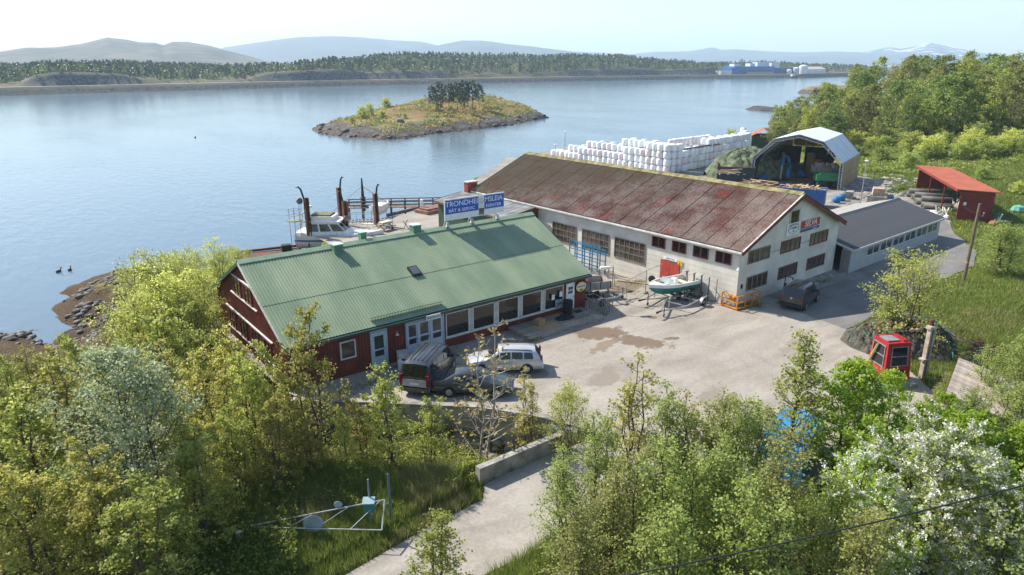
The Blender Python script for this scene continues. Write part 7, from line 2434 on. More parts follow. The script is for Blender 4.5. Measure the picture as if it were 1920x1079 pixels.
def leaf_mesh(name, C, A, Nn, Ls, Ws, mat):
    """C centres, A long axes, Nn normals (unit), sizes per leaf; four corners with a slight fold"""
    B = np.cross(Nn, A)
    B /= np.linalg.norm(B, axis=1, keepdims=True) + 1e-9
    L2 = (Ls / 2)[:, None]
    W2 = (Ws / 2)[:, None]
    f = Nn * (Ws * .22)[:, None]
    V = np.stack([C - A * L2, C + B * W2 + f, C + A * L2, C - B * W2 + f], 1).reshape(-1, 3)
    F = np.arange(len(C) * 4).reshape(-1, 4)
    return npmesh(name, V, F, mat)


def unit(v):
    return v / (np.linalg.norm(v, axis=1, keepdims=True) + 1e-9)


def grow(seed, H, R, stems, clear, nb, nt, nleaf, ls, prof, up=.7, sig=.16, droop=.4, lean=.12, blossom=None, leafmat=None, bark=None, low=0.0, tipbias=.25, thick=1.0, tw=True, flat=.6):
    """one tree as (trunk mesh, crown mesh[, blossom mesh]); prof(t) gives crown radius share at height share t"""
    rs = np.random.RandomState(seed)
    mb = MB()
    tips, dirs = [], []
    for s in range(stems):
        a0 = rs.rand() * 6.28
        off = 0 if stems == 1 else .18 * R * rs.rand()
        b0 = np.array([off * math.cos(a0), off * math.sin(a0), -.3])
        sp = (lean if stems == 1 else lean + .28) * R
        Hs = H * (1 if s == 0 else .72 + .28 * rs.rand())
        top = np.array([b0[0] + sp * math.cos(a0) * rs.rand(), b0[1] + sp * math.sin(a0) * rs.rand(), Hs])
        path = [b0 + (top - b0) * f + (rs.rand(3) - .5) * np.array([.12, .12, 0]) * R * (f > 0) * (f < 1) + np.array([math.cos(a0), math.sin(a0), 0]) * sp * .5 * f * (1 - f) for f in np.linspace(0, 1, 7)]
        r0 = (.013 * H + .012) * thick / (1 if stems < 3 else 1.5)
        mb.tube([tuple(p) for p in path], [r0 * (1 - f) + .008 for f in np.linspace(0, .95, 7)], 5, False)
        per = nb // stems
        for b in range(per):
            t = clear + (1 - clear) * (b + rs.rand()) / per * .98
            k = min(5, int(t * 6)); fr = t * 6 - k
            p0 = path[k] * (1 - fr) + path[k + 1] * fr
            az = b * 2.4 + rs.rand() * .8 + s
            Ln = R * prof(t) * (.65 + .5 * rs.rand())
            el = up * (.55 + .7 * rs.rand()) * (.6 + .6 * t)
            d = np.array([math.cos(az) * math.cos(el), math.sin(az) * math.cos(el), math.sin(el)])
            q = [p0]
            for j in range(3):
                dd = d + np.array([0, 0, .18 * j * up]) + (rs.rand(3) - .5) * .35
                q.append(q[-1] + dd / np.linalg.norm(dd) * Ln / 3)
            mb.tube([tuple(x) for x in q], [r0 * .38 * (1 - t * .5), r0 * .26, r0 * .16, .006], 3, False)
            for j in range(nt):
                f = .25 + .75 * rs.rand()
                kk = min(2, int(f * 3)); g = f * 3 - kk
                p = q[kk] * (1 - g) + q[kk + 1] * g
                d2 = d + (rs.rand(3) - .5) * 1.7 + np.array([0, 0, .15])
                d2 /= np.linalg.norm(d2)
                l2 = Ln * (.18 + .28 * rs.rand()) * (1.2 - f * .5) + .12
                e = p + d2 * l2
                if tw:
                    mb.tube([tuple(p), tuple(e)], [.009, .004], 3, False)
                tips += [p + d2 * l2 * x for x in (.45, .8, 1.0)]
                dirs += [d2] * 3
            tips.append(q[-1]); dirs.append(d)
        tips.append(top); dirs.append(np.array([0, 0, 1.0]))
    T = np.array(tips); D = np.array(dirs)
    wt = rs.rand(len(T)) ** 1.7 + .04
    idx = rs.choice(len(T), size=nleaf, p=wt / wt.sum())
    C = T[idx] + rs.randn(nleaf, 3) * np.array([sig, sig, sig * .8])
    ok = C[:, 2] > low
    C, idx = C[ok], idx[ok]
    n = len(C)
    A = unit(D[idx] * .5 + rs.randn(n, 3) * .55 + np.array([0, 0, -droop]))
    Nn = unit(rs.randn(n, 3) * flat + np.array([0, 0, .9]))
    Nn = unit(Nn - A * (Nn * A).sum(1, keepdims=True))
    sz = ls * (.65 + .7 * rs.rand(n))
    crown = leaf_mesh('crown', C, A, Nn, sz, sz * .8, leafmat)
    out = [mb.mesh('trunk', bark or BARK), crown]
    if blossom:
        nb_ = blossom
        idx = rs.randint(len(T), size=nb_)
        C = T[idx] + rs.randn(nb_, 3) * .05 + D[idx] * .1
        reps = 5
        C = np.repeat(C, reps, 0) + np.repeat(D[idx], reps, 0) * (np.tile(np.linspace(-.10, .12, reps), nb_))[:, None] + rs.randn(nb_ * reps, 3) * .022
        n = len(C)
        A = unit(rs.randn(n, 3)); Nn = unit(rs.randn(n, 3)); Nn = unit(Nn - A * (Nn * A).sum(1, keepdims=True))
        out.append(leaf_mesh('blossom', C, A, Nn, np.full(n, .075), np.full(n, .07), LM_BLOSS))
    return out


ovoid = lambda t: max(.12, math.sin(math.pi * min(1, max(0, (t - .05) / .95)) ** .8) ** .7)
cone = lambda t: max(.15, 1.05 * (1 - t) ** .75 + .08)
column = lambda t: max(.18, .62 * math.sin(math.pi * min(1, t * .85 + .12)) ** .5)
bush = lambda t: max(.25, math.cos(t * 1.35) ** .6)
KIT = {}
for k in range(4):
    KIT['maple%d' % k] = (8.0, grow(10 + k, 8.0, 2.6, 2 + k % 3, .08, 58, 6, 4700, .15, lambda t: max(.22, 1.08 - .8 * t), up=.62, sig=.13, leafmat=LM_BRONZE if k % 2 else LM_MAPLE))
for k in range(3):
    KIT['fresh%d' % k] = (7.5, grow(30 + k, 7.5, 2.5, 1 + k, .10, 50, 5, 5400, .175, ovoid, up=.7, sig=.15, leafmat=LM_BRIGHT))
KIT['whitebeam0'] = (8.5, grow(41, 8.5, 3.0, 3, .08, 104, 6, 12500, .115, ovoid, up=.8, sig=.17, leafmat=LM_WHITE))
for k in range(3):
    KIT['willow%d' % k] = (5.5, grow(50 + k, 5.5, 2.5, 5, .05, 80, 5, 7200, .10, bush, up=.9, sig=.15, leafmat=LM_WILLOW))
for k in range(3):
    KIT['aspen%d' % k] = (6.5, grow(60 + k, 6.5, 2.0, 4, .06, 76, 5, 6000, .105, lambda t: max(.2, 1 - .6 * t), up=1.0, sig=.15, leafmat=(LM_ASPEN, LM_ASPEN, LM_ASPENO)[k]))
KIT['sparse0'] = (7.0, grow(70, 7.0, 1.9, 2, .18, 48, 6, 420, .125, lambda t: max(.18, 1.05 - .9 * t), up=.7, sig=.05, leafmat=LM_BROWN, bark=BARKP, thick=.5))
KIT['sparse1'] = (7.0, grow(71, 7.0, 1.9, 4, .10, 52, 5, 2600, .115, lambda t: max(.14, .9 - .7 * t), up=.85, sig=.13, leafmat=LM_BRONZE))
KIT['sparse2'] = (7.0, grow(72, 7.0, 2.2, 2, .15, 52, 6, 3400, .13, lambda t: max(.14, 1.0 - .8 * t), up=.65, sig=.15, leafmat=LM_MAPLE))
KIT['cherry0'] = (6.5, grow(80, 6.5, 2.7, 4, .10, 70, 5, 5600, .125, ovoid, up=.8, sig=.15, leafmat=LM_ASPEN, blossom=2800))
KIT['cherry1'] = (6.5, grow(81, 6.5, 2.5, 3, .10, 62, 5, 5600, .125, ovoid, up=.8, sig=.15, leafmat=LM_BRIGHT, blossom=2400))
LM_BIRCHY = leaf_mat('birch_leaf_yellow', (.28, .31, .05), (.44, .45, .10), .46)
LM_BIRCHO = leaf_mat('birch_leaf_olive', (.20, .22, .06), (.34, .35, .10), .46)
for k in range(6):
    KIT['birch%d' % k] = (9.0, grow(90 + k, 9.0, (2.6, 3.0, 3.3, 3.0, 3.4, 2.7)[k], (2, 3, 3, 2, 4, 1)[k], .05, 60, 5, 3600, .30, [ovoid, lambda t: max(.3, 1 - .55 * t), ovoid][k % 3], up=(.6, .75, .5)[k % 3], sig=.24, leafmat=[LM_BIRCH, LM_BIRCHY, LM_BIRCHO, LM_DARKB, LM_BIRCH, LM_BIRCHO][k], bark=BARKP, tw=False, lean=.3))
for k in range(2):
    KIT['thicket%d' % k] = (3.0, grow(110 + k, 3.0, 2.2, 6, .04, 60, 4, 2600, .22, bush, up=.8, sig=.2, leafmat=LM_ASPEN if k else LM_WILLOW, tw=False))
for k in range(3):
    KIT['pine%d' % k] = (9.0, grow(120 + k, 9.0, 2.7, 1, .28, 34, 4, 1500, .40, lambda t: max(.3, math.sin(math.pi * min(1, t * .8 + .12)) ** .6), up=.35, sig=.22, leafmat=LM_PINE, tw=False))
NAMES = {'maple': ('maple_tree', 'tree'), 'fresh': ('maple_tree', 'tree'), 'whitebeam': ('whitebeam_tree', 'tree'), 'willow': ('willow_bush', 'bush'), 'aspen': ('aspen_tree', 'tree'),
         'sparse': ('bare_sapling', 'tree'), 'cherry': ('bird_cherry', 'tree'), 'birch': ('birch_tree', 'tree'), 'thicket': ('thicket_bush', 'bush'), 'pine': ('pine_tree', 'tree')}
trng = random.Random(77)


def plant(kit, x, y, h, label, group=None, wide=1.0, z=None):
    H_, meshes = KIT[kit]
    nm, cat = NAMES[kit.rstrip('0123456789')]
    z = gz(x, y) if z is None else z
    t = thing(nm, label, cat, (x, y, z), trng.uniform(0, 6.28), group)
    s = h / H_
    t.scale = (s * wide, s * wide, s)
    for me in meshes:
        ob(me.name.split('.')[0], me, t)
    return t


def plant_px(kit, bx, by, ytop, label, group=None, wide=1.0, zb=-.3):
    x, y = at(bx, by, zb)
    z = gz(x, y)
    h = height_to(x, y, ytop) - z
    return plant(kit, x, y, max(1.0, h), label, group, wide, z)


GM = 'olive young maples in the left foreground'
LMP = 'olive-green young maple in the dense growth left of the lane'
for kit, bx, by, yt, w_ in [('maple0', 175, 800, 645, 1), ('maple1', 105, 830, 655, 1), ('maple2', 45, 850, 668, 1.05), ('maple3', 5, 880, 668, 1.1), ('maple0', 300, 790, 585, 1), ('maple2', 375, 760, 575, .9),
                            ('maple1', 430, 800, 622, .85), ('maple3', 350, 850, 640, 1), ('maple0', 60, 1030, 740, 1.1), ('maple1', 135, 970, 668, 1), ('maple2', 10, 1130, 815, 1.1), ('maple3', 110, 1130, 860, 1.1),
                            ('maple1', 415, 915, 668, .9), ('maple0', 478, 905, 668, .85), ('maple2', 522, 890, 650, .8), ('maple3', 560, 890, 690, .8), ('maple0', 245, 840, 645, 1), ('maple1', 210, 1170, 930, 1), ('maple2', 180, 880, 640, 1), ('maple3', 440, 860, 690, 1), ('maple0', 320, 1130, 905, 1), ('maple1', 385, 985, 800, 1), ('maple2', 455, 965, 760, .9), ('maple3', 520, 950, 745, .85), ('maple0', 345, 1010, 780, 1), ('maple1', 590, 920, 775, .8), ('maple2', 650, 900, 770, .8), ('maple3', 250, 1120, 850, 1.1), ('maple0', 400, 1060, 830, 1.1), ('maple2', 300, 1180, 900, 1.2), ('aspen0', 320, 1060, 900, 1.2), ('aspen1', 160, 1080, 880, 1.2)]:
    plant_px(kit, bx, by, yt, LMP, GM, w_)
plant_px('maple1', 607, 880, 592, 'tall olive maple standing in front of the front left corner of the red house', None, .85)
plant_px('maple0', 742, 872, 690, 'slim olive maple in front of the van and the retaining wall', None, .95)
plant_px('maple3', 690, 860, 745, 'low olive maple between the tall corner maple and the slim one')
plant_px('maple2', 805, 850, 752, 'low olive maple behind the parapet wall below the dark saloon')
plant_px('sparse0', 893, 850, 618, 'nearly bare pale-barked sapling in front of the parked cars', None, 1.35)
plant_px('sparse1', 985, 800, 690, 'small brown-leaved sapling beside the bare pale one', None, .9)
plant_px('sparse2', 835, 1180, 985, 'thin brown-leaved shoots at the bottom edge over the lane', None, 1.3)
plant_px('whitebeam0', 272, 1045, 668, 'large silvery whitebeam, the palest crown left of the lane', None, .98)
GW = 'pale willow bushes between the red house and the shore'
for kit, bx, by, yt, w_ in [('willow0', 300, 660, 492, 1), ('willow1', 355, 615, 474, 1), ('willow2', 418, 580, 462, 1), ('willow0', 452, 548, 470, .9), ('willow1', 325, 700, 520, 1), ('willow2', 385, 665, 525, 1), 
                            ('willow1', 400, 620, 520, .9), ('willow0', 470, 520, 470, 1), ('willow2', 440, 530, 466, 1), ('willow1', 385, 575, 474, 1.1), ('willow0', 335, 600, 488, 1.0), ('willow1', 290, 720, 560, 1), ('willow0', 370, 700, 560, 1)]:
    plant_px(kit, bx, by, yt, 'pale yellow-green willow bush between the red house and the shore', GW, w_, -1.0)
GA = 'aspens and birches in the right foreground'
LAP = 'small-leaved green aspen in the right foreground thicket'
for kit, bx, by, yt, w_ in [('aspen0', 1120, 1020, 785, 1), ('aspen1', 1255, 1000, 745, 1), ('aspen2', 1310, 1020, 750, 1), ('aspen0', 1360, 1030, 765, 1), ('aspen1', 1065, 1090, 870, 1.1), ('aspen2', 1155, 1140, 880, 1.1),
                            ('aspen0', 1250, 1150, 850, 1.1), ('aspen1', 1350, 1150, 840, 1.1), ('aspen2', 1450, 1150, 845, 1.1), ('aspen0', 1395, 1010, 775, 1), ('aspen1', 1515, 1140, 900, 1.05), ('aspen2', 1100, 1200, 965, 1.2), ('aspen0', 1390, 1230, 930, 1.2), ('aspen1', 1215, 1240, 960, 1.2), ('aspen2', 1560, 1230, 960, 1.1)]:
    plant_px(kit, bx, by, yt, LAP, GA, w_)
plant_px('sparse1', 1185, 960, 672, 'tall thin brownish shoots rising over the left part of the right thicket', None, 1.1)
plant_px('sparse1', 1270, 960, 735, 'thin shoots sticking out of the middle of the right thicket', None, 1.2)
plant_px('sparse2', 1447, 900, 630, 'slender loose-leaved maple standing alone before the yard', None, 1.0)
plant_px('willow0', 1066, 860, 735, 'small yellow-green bush at the end of the parapet wall', None, .8)
GF = 'fresh green maples in the right foreground'
for kit, bx, by, yt, w_ in [('fresh0', 1560, 905, 690, 1), ('fresh1', 1625, 890, 690, 1), ('fresh2', 1685, 930, 755, 1), ('fresh0', 1785, 980, 775, 1), ('fresh1', 1705, 1030, 830, 1), ('fresh2', 1860, 990, 800, 1), ('fresh0', 1915, 1020, 810, 1), ('fresh1', 1640, 1000, 800, 1), ('fresh2', 1900, 1150, 900, 1.2), ('fresh0', 1820, 1080, 870, 1), ('fresh0', 1655, 850, 700, .8), ('fresh2', 1730, 870, 740, 1)]:
    plant_px(kit, bx, by, yt, 'bright green broad-leaved maple in the right foreground thicket', GF, w_)
plant_px('cherry0', 1715, 1130, 822, 'largest white-blossoming bird cherry in the right foreground', None, 1.05)
plant_px('cherry1', 1615, 1130, 860, 'white-blossoming bird cherry left of the largest one', None, 1.0)
plant_px('cherry0', 1835, 1180, 905, 'white-blossoming bird cherry closest to the bottom right corner', None, 1.0)
GB = 'green willows round the crane cab'
for kit, bx, by, yt, w_ in [('aspen1', 1885, 830, 640, 1.3), ('aspen0', 1835, 790, 655, 1.2), ('aspen2', 1765, 765, 700, 1.2), ('aspen1', 1910, 745, 610, 1.3), ('aspen2', 1800, 730, 670, 1.3), ('aspen0', 1800, 880, 735, 1.3), ('aspen1', 1870, 880, 720, 1.4), ('aspen2', 1750, 820, 735, 1.2), ('aspen1', 1760, 740, 690, 1.4), ('aspen0', 1800, 690, 640, 1.4)]:
    plant_px(kit, bx, by, yt, 'fine-leaved green bush beside the red crane cab', GB, w_)
plant_px('willow1', 1690, 655, 480, 'large pale round bush between the road and the net heaps', None, 1.05)
plant_px('aspen0', 1655, 650, 560, 'lower bush at the left foot of the large pale round bush', None, 1.2)
plant_px('aspen1', 1878, 524, 424, 'dense round bush on the verge at the right edge', None, 2.2)
plant_px('thicket0', 1905, 375, 345, 'yellowish bush on the meadow behind the pipe shed')
plant_px('thicket1', 1835, 352, 318, 'bush with yellow flowers on the slope behind the pipe shed')
# trees on the right-hand hill
GH = 'birches of the wood on the right hillside'
pts = []
tries = 0
while len(pts) < 120 and tries < 9000:
    tries += 1
    d = trng.uniform(100, 245)
    px = trng.uniform(1440, 1990)
    a, b, _ = far(px, 300, d)
    sdv = float(poly_sd(np.array([a]), np.array([b]), COAST)[0])
    f, la = fwdlat(a, b)
    if sdv < 3 or (f < 128 + max(0, (1900 - px)) * .04 and la < 96) or (f < 118):
        continue
    if min([math.hypot(a - p[0], b - p[1]) for p in pts] + [99]) < (5.0 if d < 190 else 6.5):
        continue
    pts.append((a, b, d, px))
for a, b, d, px in pts:
    k = trng.choice([0, 1, 2, 3, 4, 5])
    lowc = 1.0 if px > 1570 else .55 + .45 * max(0, (px - 1440) / 130)
    lab = ['fresh green birch', 'yellow-green birch', 'olive birch', 'dark-leaved birch', 'broad green birch', 'slim olive birch'][k] + ' in the wood on the right hillside'
    plant('birch%d' % k, a, b, trng.uniform(5.2, 10.8) * lowc, lab, GH, trng.uniform(.85, 1.35))
GT = 'low thicket bushes on the right slope'
n = 0
while n < 42:
    px, py = trng.uniform(1590, 1930), trng.uniform(262, 318)
    if py < 345 - (px - 1590) * .25 and px < 1690 and py > 300: continue
    a, b = at(px, py, 1.0)
    if float(poly_sd(np.array([a]), np.array([b]), LOT)[0]) > -3 or float(poly_sd(np.array([a]), np.array([b]), COAST)[0]) < 3: continue
    u_, v_ = (a - so[0]) * math.cos(RS) + (b - so[1]) * math.sin(RS), -(a - so[0]) * math.sin(RS) + (b - so[1]) * math.cos(RS)
    if -2 < u_ < 22 and -7 < v_ < 3: continue
    plant('thicket%d' % (n % 2), a, b, trng.uniform(1.2, 2.9), 'low green thicket bush on the slope below the birch wood', GT, 1.2)
    n += 1
# islet: pines, shrubs and boulders
for k, (bx, by, yt) in enumerate([(812, 206, 164), (826, 204, 158), (842, 206, 160), (858, 205, 158), (872, 203, 155), (886, 203, 154), (898, 200, 160), (868, 208, 170), (822, 211, 178), (850, 200, 160)]):
    a, b = at(bx, by, 1.5)
    h = height_to(a, b, yt)
    z = 1.2
    plant('pine%d' % (k % 3), a, b, h - z, 'dark pine in the clump on top of the islet', 'pines on the islet', .95, z)
ISZ = lambda a, b: float(isl_top(np.array([a]), np.array([b]), poly_sd(np.array([a]), np.array([b]), ISL))[0]) + SEA
for k, (bx, by, hh) in enumerate([(724, 212, 3.6), (680, 226, 3.2), (694, 222, 3.4), (716, 228, 2.6), (790, 212, 2.2), (660, 232, 1.8), (760, 226, 1.6), (818, 216, 2.2), (846, 214, 1.6), (905, 206, 1.5)]):
    a, b = at(bx, by, -.5)
    plant('thicket0', a, b, hh, 'pale shrub on the heath of the islet', 'shrubs on the islet', .9, ISZ(a, b) - .1)
rs_ = np.random.RandomState(31)
V, F = rock_mesh(1000, lambda rs: ISL[0], (.3, 2.0), 9)
ii = rs_.randint(len(ISL), size=1000); ff = rs_.rand(1000)
ox = np.array([ISL[i][0] * (1 - f) + ISL[(i + 1) % len(ISL)][0] * f for i, f in zip(ii, ff)]) + rs_.randn(1000) * 2.2
oy = np.array([ISL[i][1] * (1 - f) + ISL[(i + 1) % len(ISL)][1] * f for i, f in zip(ii, ff)]) + rs_.randn(1000) * 2.2
oz = isl_top(ox, oy, poly_sd(ox, oy, ISL)) + SEA
V = V - np.repeat(V.reshape(-1, 8, 3).mean(1), 8, 0) + np.repeat(np.stack([ox, oy, oz + .1], -1), 8, 0)
tag(ob('islet_rocks', npmesh('islet_rocks', V, F, DROCK)), kind='stuff')
for k, (bx, by, s_) in enumerate([(750, 238, 2.6), (828, 236, 2.0), (650, 226, 2.8)]):
    a, b = at(bx, by, -1.5)
    o = MB().lathe([(.3, -.4), (.9, -.2), (1.0, .25), (.7, .6), (.2, .8)], 7).build('boulder', ROCKM if k != 2 else DROCK, None, (a, b, ISZ(a, b)), k * 1.1)
    o.scale = (s_ * .6, s_ * .45, s_ * .5)
    tag(o, ['pale boulder on the near shore of the islet', 'grey boulder at the middle of the islet shore', 'dark boulder at the left end of the islet heath'][k], 'boulder')
a, b = at(1545, 170, 0)
plant('thicket1', a, b, 4.5, 'single round bush on the farther grassy skerry', None, .7, -.3)
a, b = at(1528, 214, -1)
plant('pine1', a, b, 5.0, 'dark low pine at the tip of the wooded point', None, 1.5, gz(a, b))
a, b = at(1368, 283, 0)
plant('thicket1', a, b, 3.6, 'small tree showing above the far end of the bale wall', None, .55, 0)

# heather and low scrub over the islet
X = np.array([p[0] for p in ISL]); Y = np.array([p[1] for p in ISL])
X, Y = rs_.uniform(X.min(), X.max(), 30000), rs_.uniform(Y.min(), Y.max(), 30000)
sd_ = poly_sd(X, Y, ISL)
ok = (sd_ > 6) & (fbm(X, Y, 8) > -.12)
X, Y, sd_ = X[ok], Y[ok], sd_[ok]
m = len(X)
Z = isl_top(X, Y, sd_) + SEA
for nm_, sel, mt in (('islet_heather', fbm(X + 50, Y, 12) > .05, 'young_brown_leaf'), ('islet_scrub', fbm(X + 50, Y, 12) <= .05, 'birch_leaf_olive')):
    k = int(sel.sum())
    C = np.stack([X[sel], Y[sel], Z[sel] + .1 + .7 * rs_.rand(k) ** 2], -1)
    A = rs_.randn(k, 3); A /= np.linalg.norm(A, axis=1, keepdims=True)
    Nn = rs_.randn(k, 3) + np.array([0, 0, .8]); Nn -= A * (Nn * A).sum(1, keepdims=True); Nn /= np.linalg.norm(Nn, axis=1, keepdims=True)
    tag(ob(nm_, leaf_mesh(nm_, C, A, Nn, .75 * (.5 + rs_.rand(k)), .5 * (.5 + rs_.rand(k)), MATS[mt])), kind='stuff')

# shore stones and wrack in the lower left
rocks('shore_rocks', 700, around([(190, 590, -2.6), (170, 560, -2.7), (160, 620, -2.4), (230, 540, -2.6), (250, 510, -2.7), (210, 600, -2), (150, 600, -2.8), (10, 630, -2.7), (25, 640, -2.8), (5, 610, -2.7), (300, 492, -2.6)], 1.5), (.12, .75), 12, DROCK)
rocks('ditch_rocks', 260, around([(890, 840, -2.2), (940, 850, -2.2), (975, 850, -2), (850, 850, -2.2), (985, 855, -1.6)], .55), (.15, .6), 13, ROCKM)

# grass, undergrowth, flowers: sampled where the camera looks, planted on the terrain
rs = np.random.RandomState(3)


def scatter(n, box, zg=0.0):
    px = box[0] + (box[2] - box[0]) * rs.rand(n)
    py = box[1] + (box[3] - box[1]) * rs.rand(n)
    u, v = (px - 960) / FPX, (540 - py) / FPX
    dx, dy, dz = u, _c + v * _s, -_s + v * _c
    X, Y = dx * _EX[0] + dy * _EX[1], dx * _EY[0] + dy * _EY[1]
    t = (zg - HC) / dz
    X, Y = X * t, Y * t
    for _ in range(2):
        Z = terrain(X, Y)
        X2, Y2 = X / t, Y / t
        t2 = (Z - HC) / dz
        X, Y, t = X2 * t2, Y2 * t2, t2
    Z = terrain(X, Y)
    return X, Y, Z


def free(X, Y, Z, edge=.12, zmin=-1.7):
    ok = Z > zmin
    for P_ in (YARD, LOT, LANE, ROAD):
        ok &= poly_sd(X, Y, P_) < -edge
    ok &= poly_sd(X, Y, COAST) > 7
    # inside the red house
    ok &= ~((X > 11.8) & (X < 35.2) & (Y > 36) & (Y < 50))
    return ok


def blades(name, n, box, h, w, mat, zmin=-1.7, keep=None):
    X, Y, Z = scatter(n, box)
    ok = free(X, Y, Z, zmin=zmin)
    if keep is not None:
        ok &= keep(X, Y)
    X, Y, Z = X[ok], Y[ok], Z[ok]
    m = len(X)
    k = 5
    X = np.repeat(X, k) + rs.randn(m * k) * .10; Y = np.repeat(Y, k) + rs.randn(m * k) * .10; Z = np.repeat(Z, k)
    m *= k
    a = rs.rand(m) * 6.28
    hh = h * (.45 + .8 * rs.rand(m)) * (1 + .6 * vnoise(X, Y, 3.5))
    ln = rs.randn(m, 2) * .28 * hh[:, None]
    ca, sa = np.cos(a) * w / 2, np.sin(a) * w / 2
    V = np.stack([np.stack([X - ca, Y - sa, Z - .03], -1), np.stack([X + ca, Y + sa, Z - .03], -1), np.stack([X + ln[:, 0], Y + ln[:, 1], Z + hh], -1)], 1).reshape(-1, 3)
    return tag(ob(name, npmesh(name, V, np.arange(m * 3).reshape(-1, 3), mat)), kind='stuff')


blades('grass', 26000, (380, 820, 1100, 1110), .42, .035, LM_GRASS)
blades('dry_grass', 7000, (420, 840, 900, 1040), .5, .03, LM_STRAW, keep=lambda X, Y: vnoise(X, Y, 2.2) > .04)
blades('dry_grass', 5000, (1650, 470, 1960, 760), .4, .05, LM_STRAW, keep=lambda X, Y: vnoise(X, Y, 4.0) > .08)
blades('grass', 16000, (-30, 700, 420, 1110), .40, .04, LM_GRASS)
blades('grass', 30000, (1560, 420, 1960, 860), .36, .06, LM_GRASS)
blades('grass', 9000, (1000, 880, 1960, 1110), .42, .045, LM_GRASS)
blades('grass', 16000, (1600, 285, 1960, 430), .40, .12, LM_GRASS)
blades('grass', 5000, (1490, 460, 1780, 540), .28, .05, LM_GRASS)


def leaves(name, n, box, hmax, ls, mat, keep=None, zmin=-2.2, patch=3.0):
    X, Y, Z = scatter(n, box)
    ok = free(X, Y, Z, edge=.3, zmin=zmin)
    if keep is not None:
        ok &= keep(X, Y)
    X, Y, Z = X[ok], Y[ok], Z[ok]
    m = len(X)
    hp = np.clip(.45 + 1.3 * vnoise(X, Y, patch), 0.04, 1) * hmax
    C = np.stack([X, Y, Z + hp * np.sqrt(rs.rand(m))], -1)
    A = unit(rs.randn(m, 3) * .8 + np.array([0, 0, .1])); Nn = unit(rs.randn(m, 3) * .6 + np.array([0, 0, .9])); Nn = unit(Nn - A * (Nn * A).sum(1, keepdims=True))
    sz = ls * (.6 + .8 * rs.rand(m))
    return tag(ob(name, leaf_mesh(name, C, A, Nn, sz, sz * .75, mat)), kind='stuff')


leaves('undergrowth', 60000, (-30, 600, 560, 1110), 1.1, .11, LM_UNDER)
leaves('undergrowth', 12000, (420, 760, 760, 960), .8, .10, LM_UNDER)
leaves('undergrowth', 12000, (640, 760, 1060, 920), .8, .12, LM_MAPLE, zmin=-3)
leaves('undergrowth', 16000, (1000, 860, 1960, 1110), 1.0, .14, LM_UNDER)
leaves('undergrowth', 15000, (1560, 640, 1960, 880), .8, .13, LM_ASPEN)
leaves('undergrowth', 14000, (1570, 225, 1960, 330), .9, .3, LM_BIRCH)
leaves('undergrowth', 9000, (1430, 170, 1700, 290), 1.2, .4, LM_BIRCH)
leaves('undergrowth', 7000, (200, 460, 520, 660), 1.0, .16, LM_WILLOW)
leaves('dandelions', 420, (850, 850, 1000, 960), .35, .06, LM_YELL)
leaves('dandelions', 500, (1700, 500, 1960, 680), .35, .10, LM_YELL, patch=1.5)
leaves('dandelions', 260, (1690, 415, 1860, 440), .5, .16, LM_YELL, patch=1.5)
# weeds along the paving edges
mbw = []
EDGE = [at(1100, 600), at(1000, 640), at(1130, 590), at(1300, 545), at(1200, 530), at(1250, 535), at(1380, 560), at(1420, 575), at(1540, 530), at(1480, 545), at(700, 720), at(660, 735), at(950, 650)]
X = np.concatenate([np.array([p[0]] * 160) for p in EDGE]) + rs.randn(160 * len(EDGE)) * .55
Y = np.concatenate([np.array([p[1]] * 160) for p in EDGE]) + rs.randn(160 * len(EDGE)) * .3
m = len(X)
C = np.stack([X, Y, .02 + .28 * rs.rand(m) ** 2], -1)
A = unit(rs.randn(m, 3) * .6 + np.array([0, 0, .5])); Nn = unit(rs.randn(m, 3)); Nn = unit(Nn - A * (Nn * A).sum(1, keepdims=True))
tag(ob('weeds', leaf_mesh('weeds', C, A, Nn, .12 * (.5 + rs.rand(m)), .06 * (.5 + rs.rand(m)), LM_UNDER)), kind='stuff')

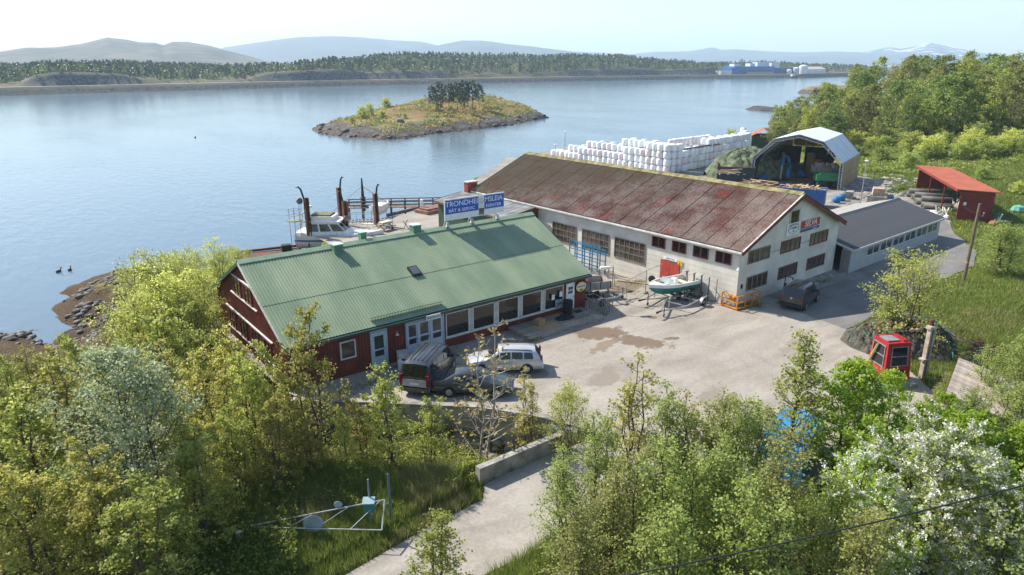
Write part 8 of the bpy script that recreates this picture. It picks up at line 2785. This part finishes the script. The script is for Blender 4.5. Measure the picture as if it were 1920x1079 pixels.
# far wooded hill: thousands of small crowns, one mass of conifers and one of broadleaved trees
def far_wood(name, n, mat, conif, seed):
    rr = np.random.RandomState(seed)
    C, A, Nn, Sz = [], [], [], []
    k = 0
    while k < n:
        px = rr.uniform(-60, 1640)
        d = 24 + 300 * rr.rand() ** (1.0 if px > 560 else .75)
        p = far_ground(px, d)
        dens = .95 + 1.2 * float(vnoise(p[0], p[1], 70)) + .5 * float(vnoise(p[0], p[1], 24)) - (.25 if 1280 < px else 0)
        if d > 150: dens += .45
        if d < 30: dens -= .1
        if px < 560 and d > 60: dens += .35
        if (rr.rand() > dens) or p[2] < 2.2:
            k += .2
            continue
        k += 1
        h = rr.uniform(4.5, 9.5) if conif else rr.uniform(3.0, 7.0)
        if px > 1300: h *= .75
        if px < 560: h *= .9
        m = 20 if conif else 16
        t = rr.rand(m)
        rad = h * (.22 * (1 - t) + .04) if conif else h * .34 * np.sqrt(np.maximum(.08, 1 - (2 * t - 1) ** 2))
        a = rr.rand(m) * 6.28
        C.append(np.stack([p[0] + np.cos(a) * rad * rr.rand(m) ** .5, p[1] + np.sin(a) * rad * rr.rand(m) ** .5, p[2] + h * (.12 + .88 * t)], -1))
        A.append(rr.randn(m, 3)); Nn.append(rr.randn(m, 3) + np.array([0, 0, .6])); Sz.append(np.full(m, h * (.26 if conif else .30)) * (.7 + .6 * rr.rand(m)))
    C, A, Nn, Sz = np.concatenate(C), unit(np.concatenate(A)), unit(np.concatenate(Nn)), np.concatenate(Sz)
    Nn = unit(Nn - A * (Nn * A).sum(1, keepdims=True))
    return tag(ob(name, leaf_mesh(name, C, A, Nn, Sz, Sz * .75, mat)), kind='stuff')


far_wood('far_pine_wood', 7000, LM_FAR, True, 1)
far_wood('far_leaf_wood', 7500, LM_FARD, False, 2)


# ------------------------------------------------------------------ labels by row and place for look-alike plants
ORD = ['leftmost', 'second', 'third', 'fourth', 'fifth', 'sixth', 'seventh', 'eighth', 'ninth', 'tenth', 'eleventh', 'twelfth']


def row_labels(group, what, where, rows):
    L_ = []
    for o in bpy.data.objects:
        if o.get('group') == group and o.parent is None:
            f, la = fwdlat(o.location.x, o.location.y)
            L_.append((f, la / f, o))
    L_.sort(key=lambda q: q[0])
    per = math.ceil(len(L_) / len(rows))
    for k, row in enumerate(rows):
        part = sorted(L_[k * per:(k + 1) * per], key=lambda q: q[1])
        for j, (_, _, o) in enumerate(part):
            o['label'] = '%s %s, in the %s row %s' % (ORD[j] + ('' if j == 0 else ' from the left'), what, row, where)


row_labels(GM, 'olive young maple', 'left of the lane', ['nearest', 'second', 'third', 'farthest'])
row_labels(GA, 'small-leaved aspen', 'of the right thicket', ['nearest', 'farther'])
row_labels(GF, 'fresh green maple', 'of the right thicket', ['nearest', 'farther'])
row_labels(GW, 'pale willow bush', 'between house and shore', ['nearest', 'farther'])
row_labels(GB, 'fine-leaved bush', 'by the red crane cab', ['nearest', 'farther'])
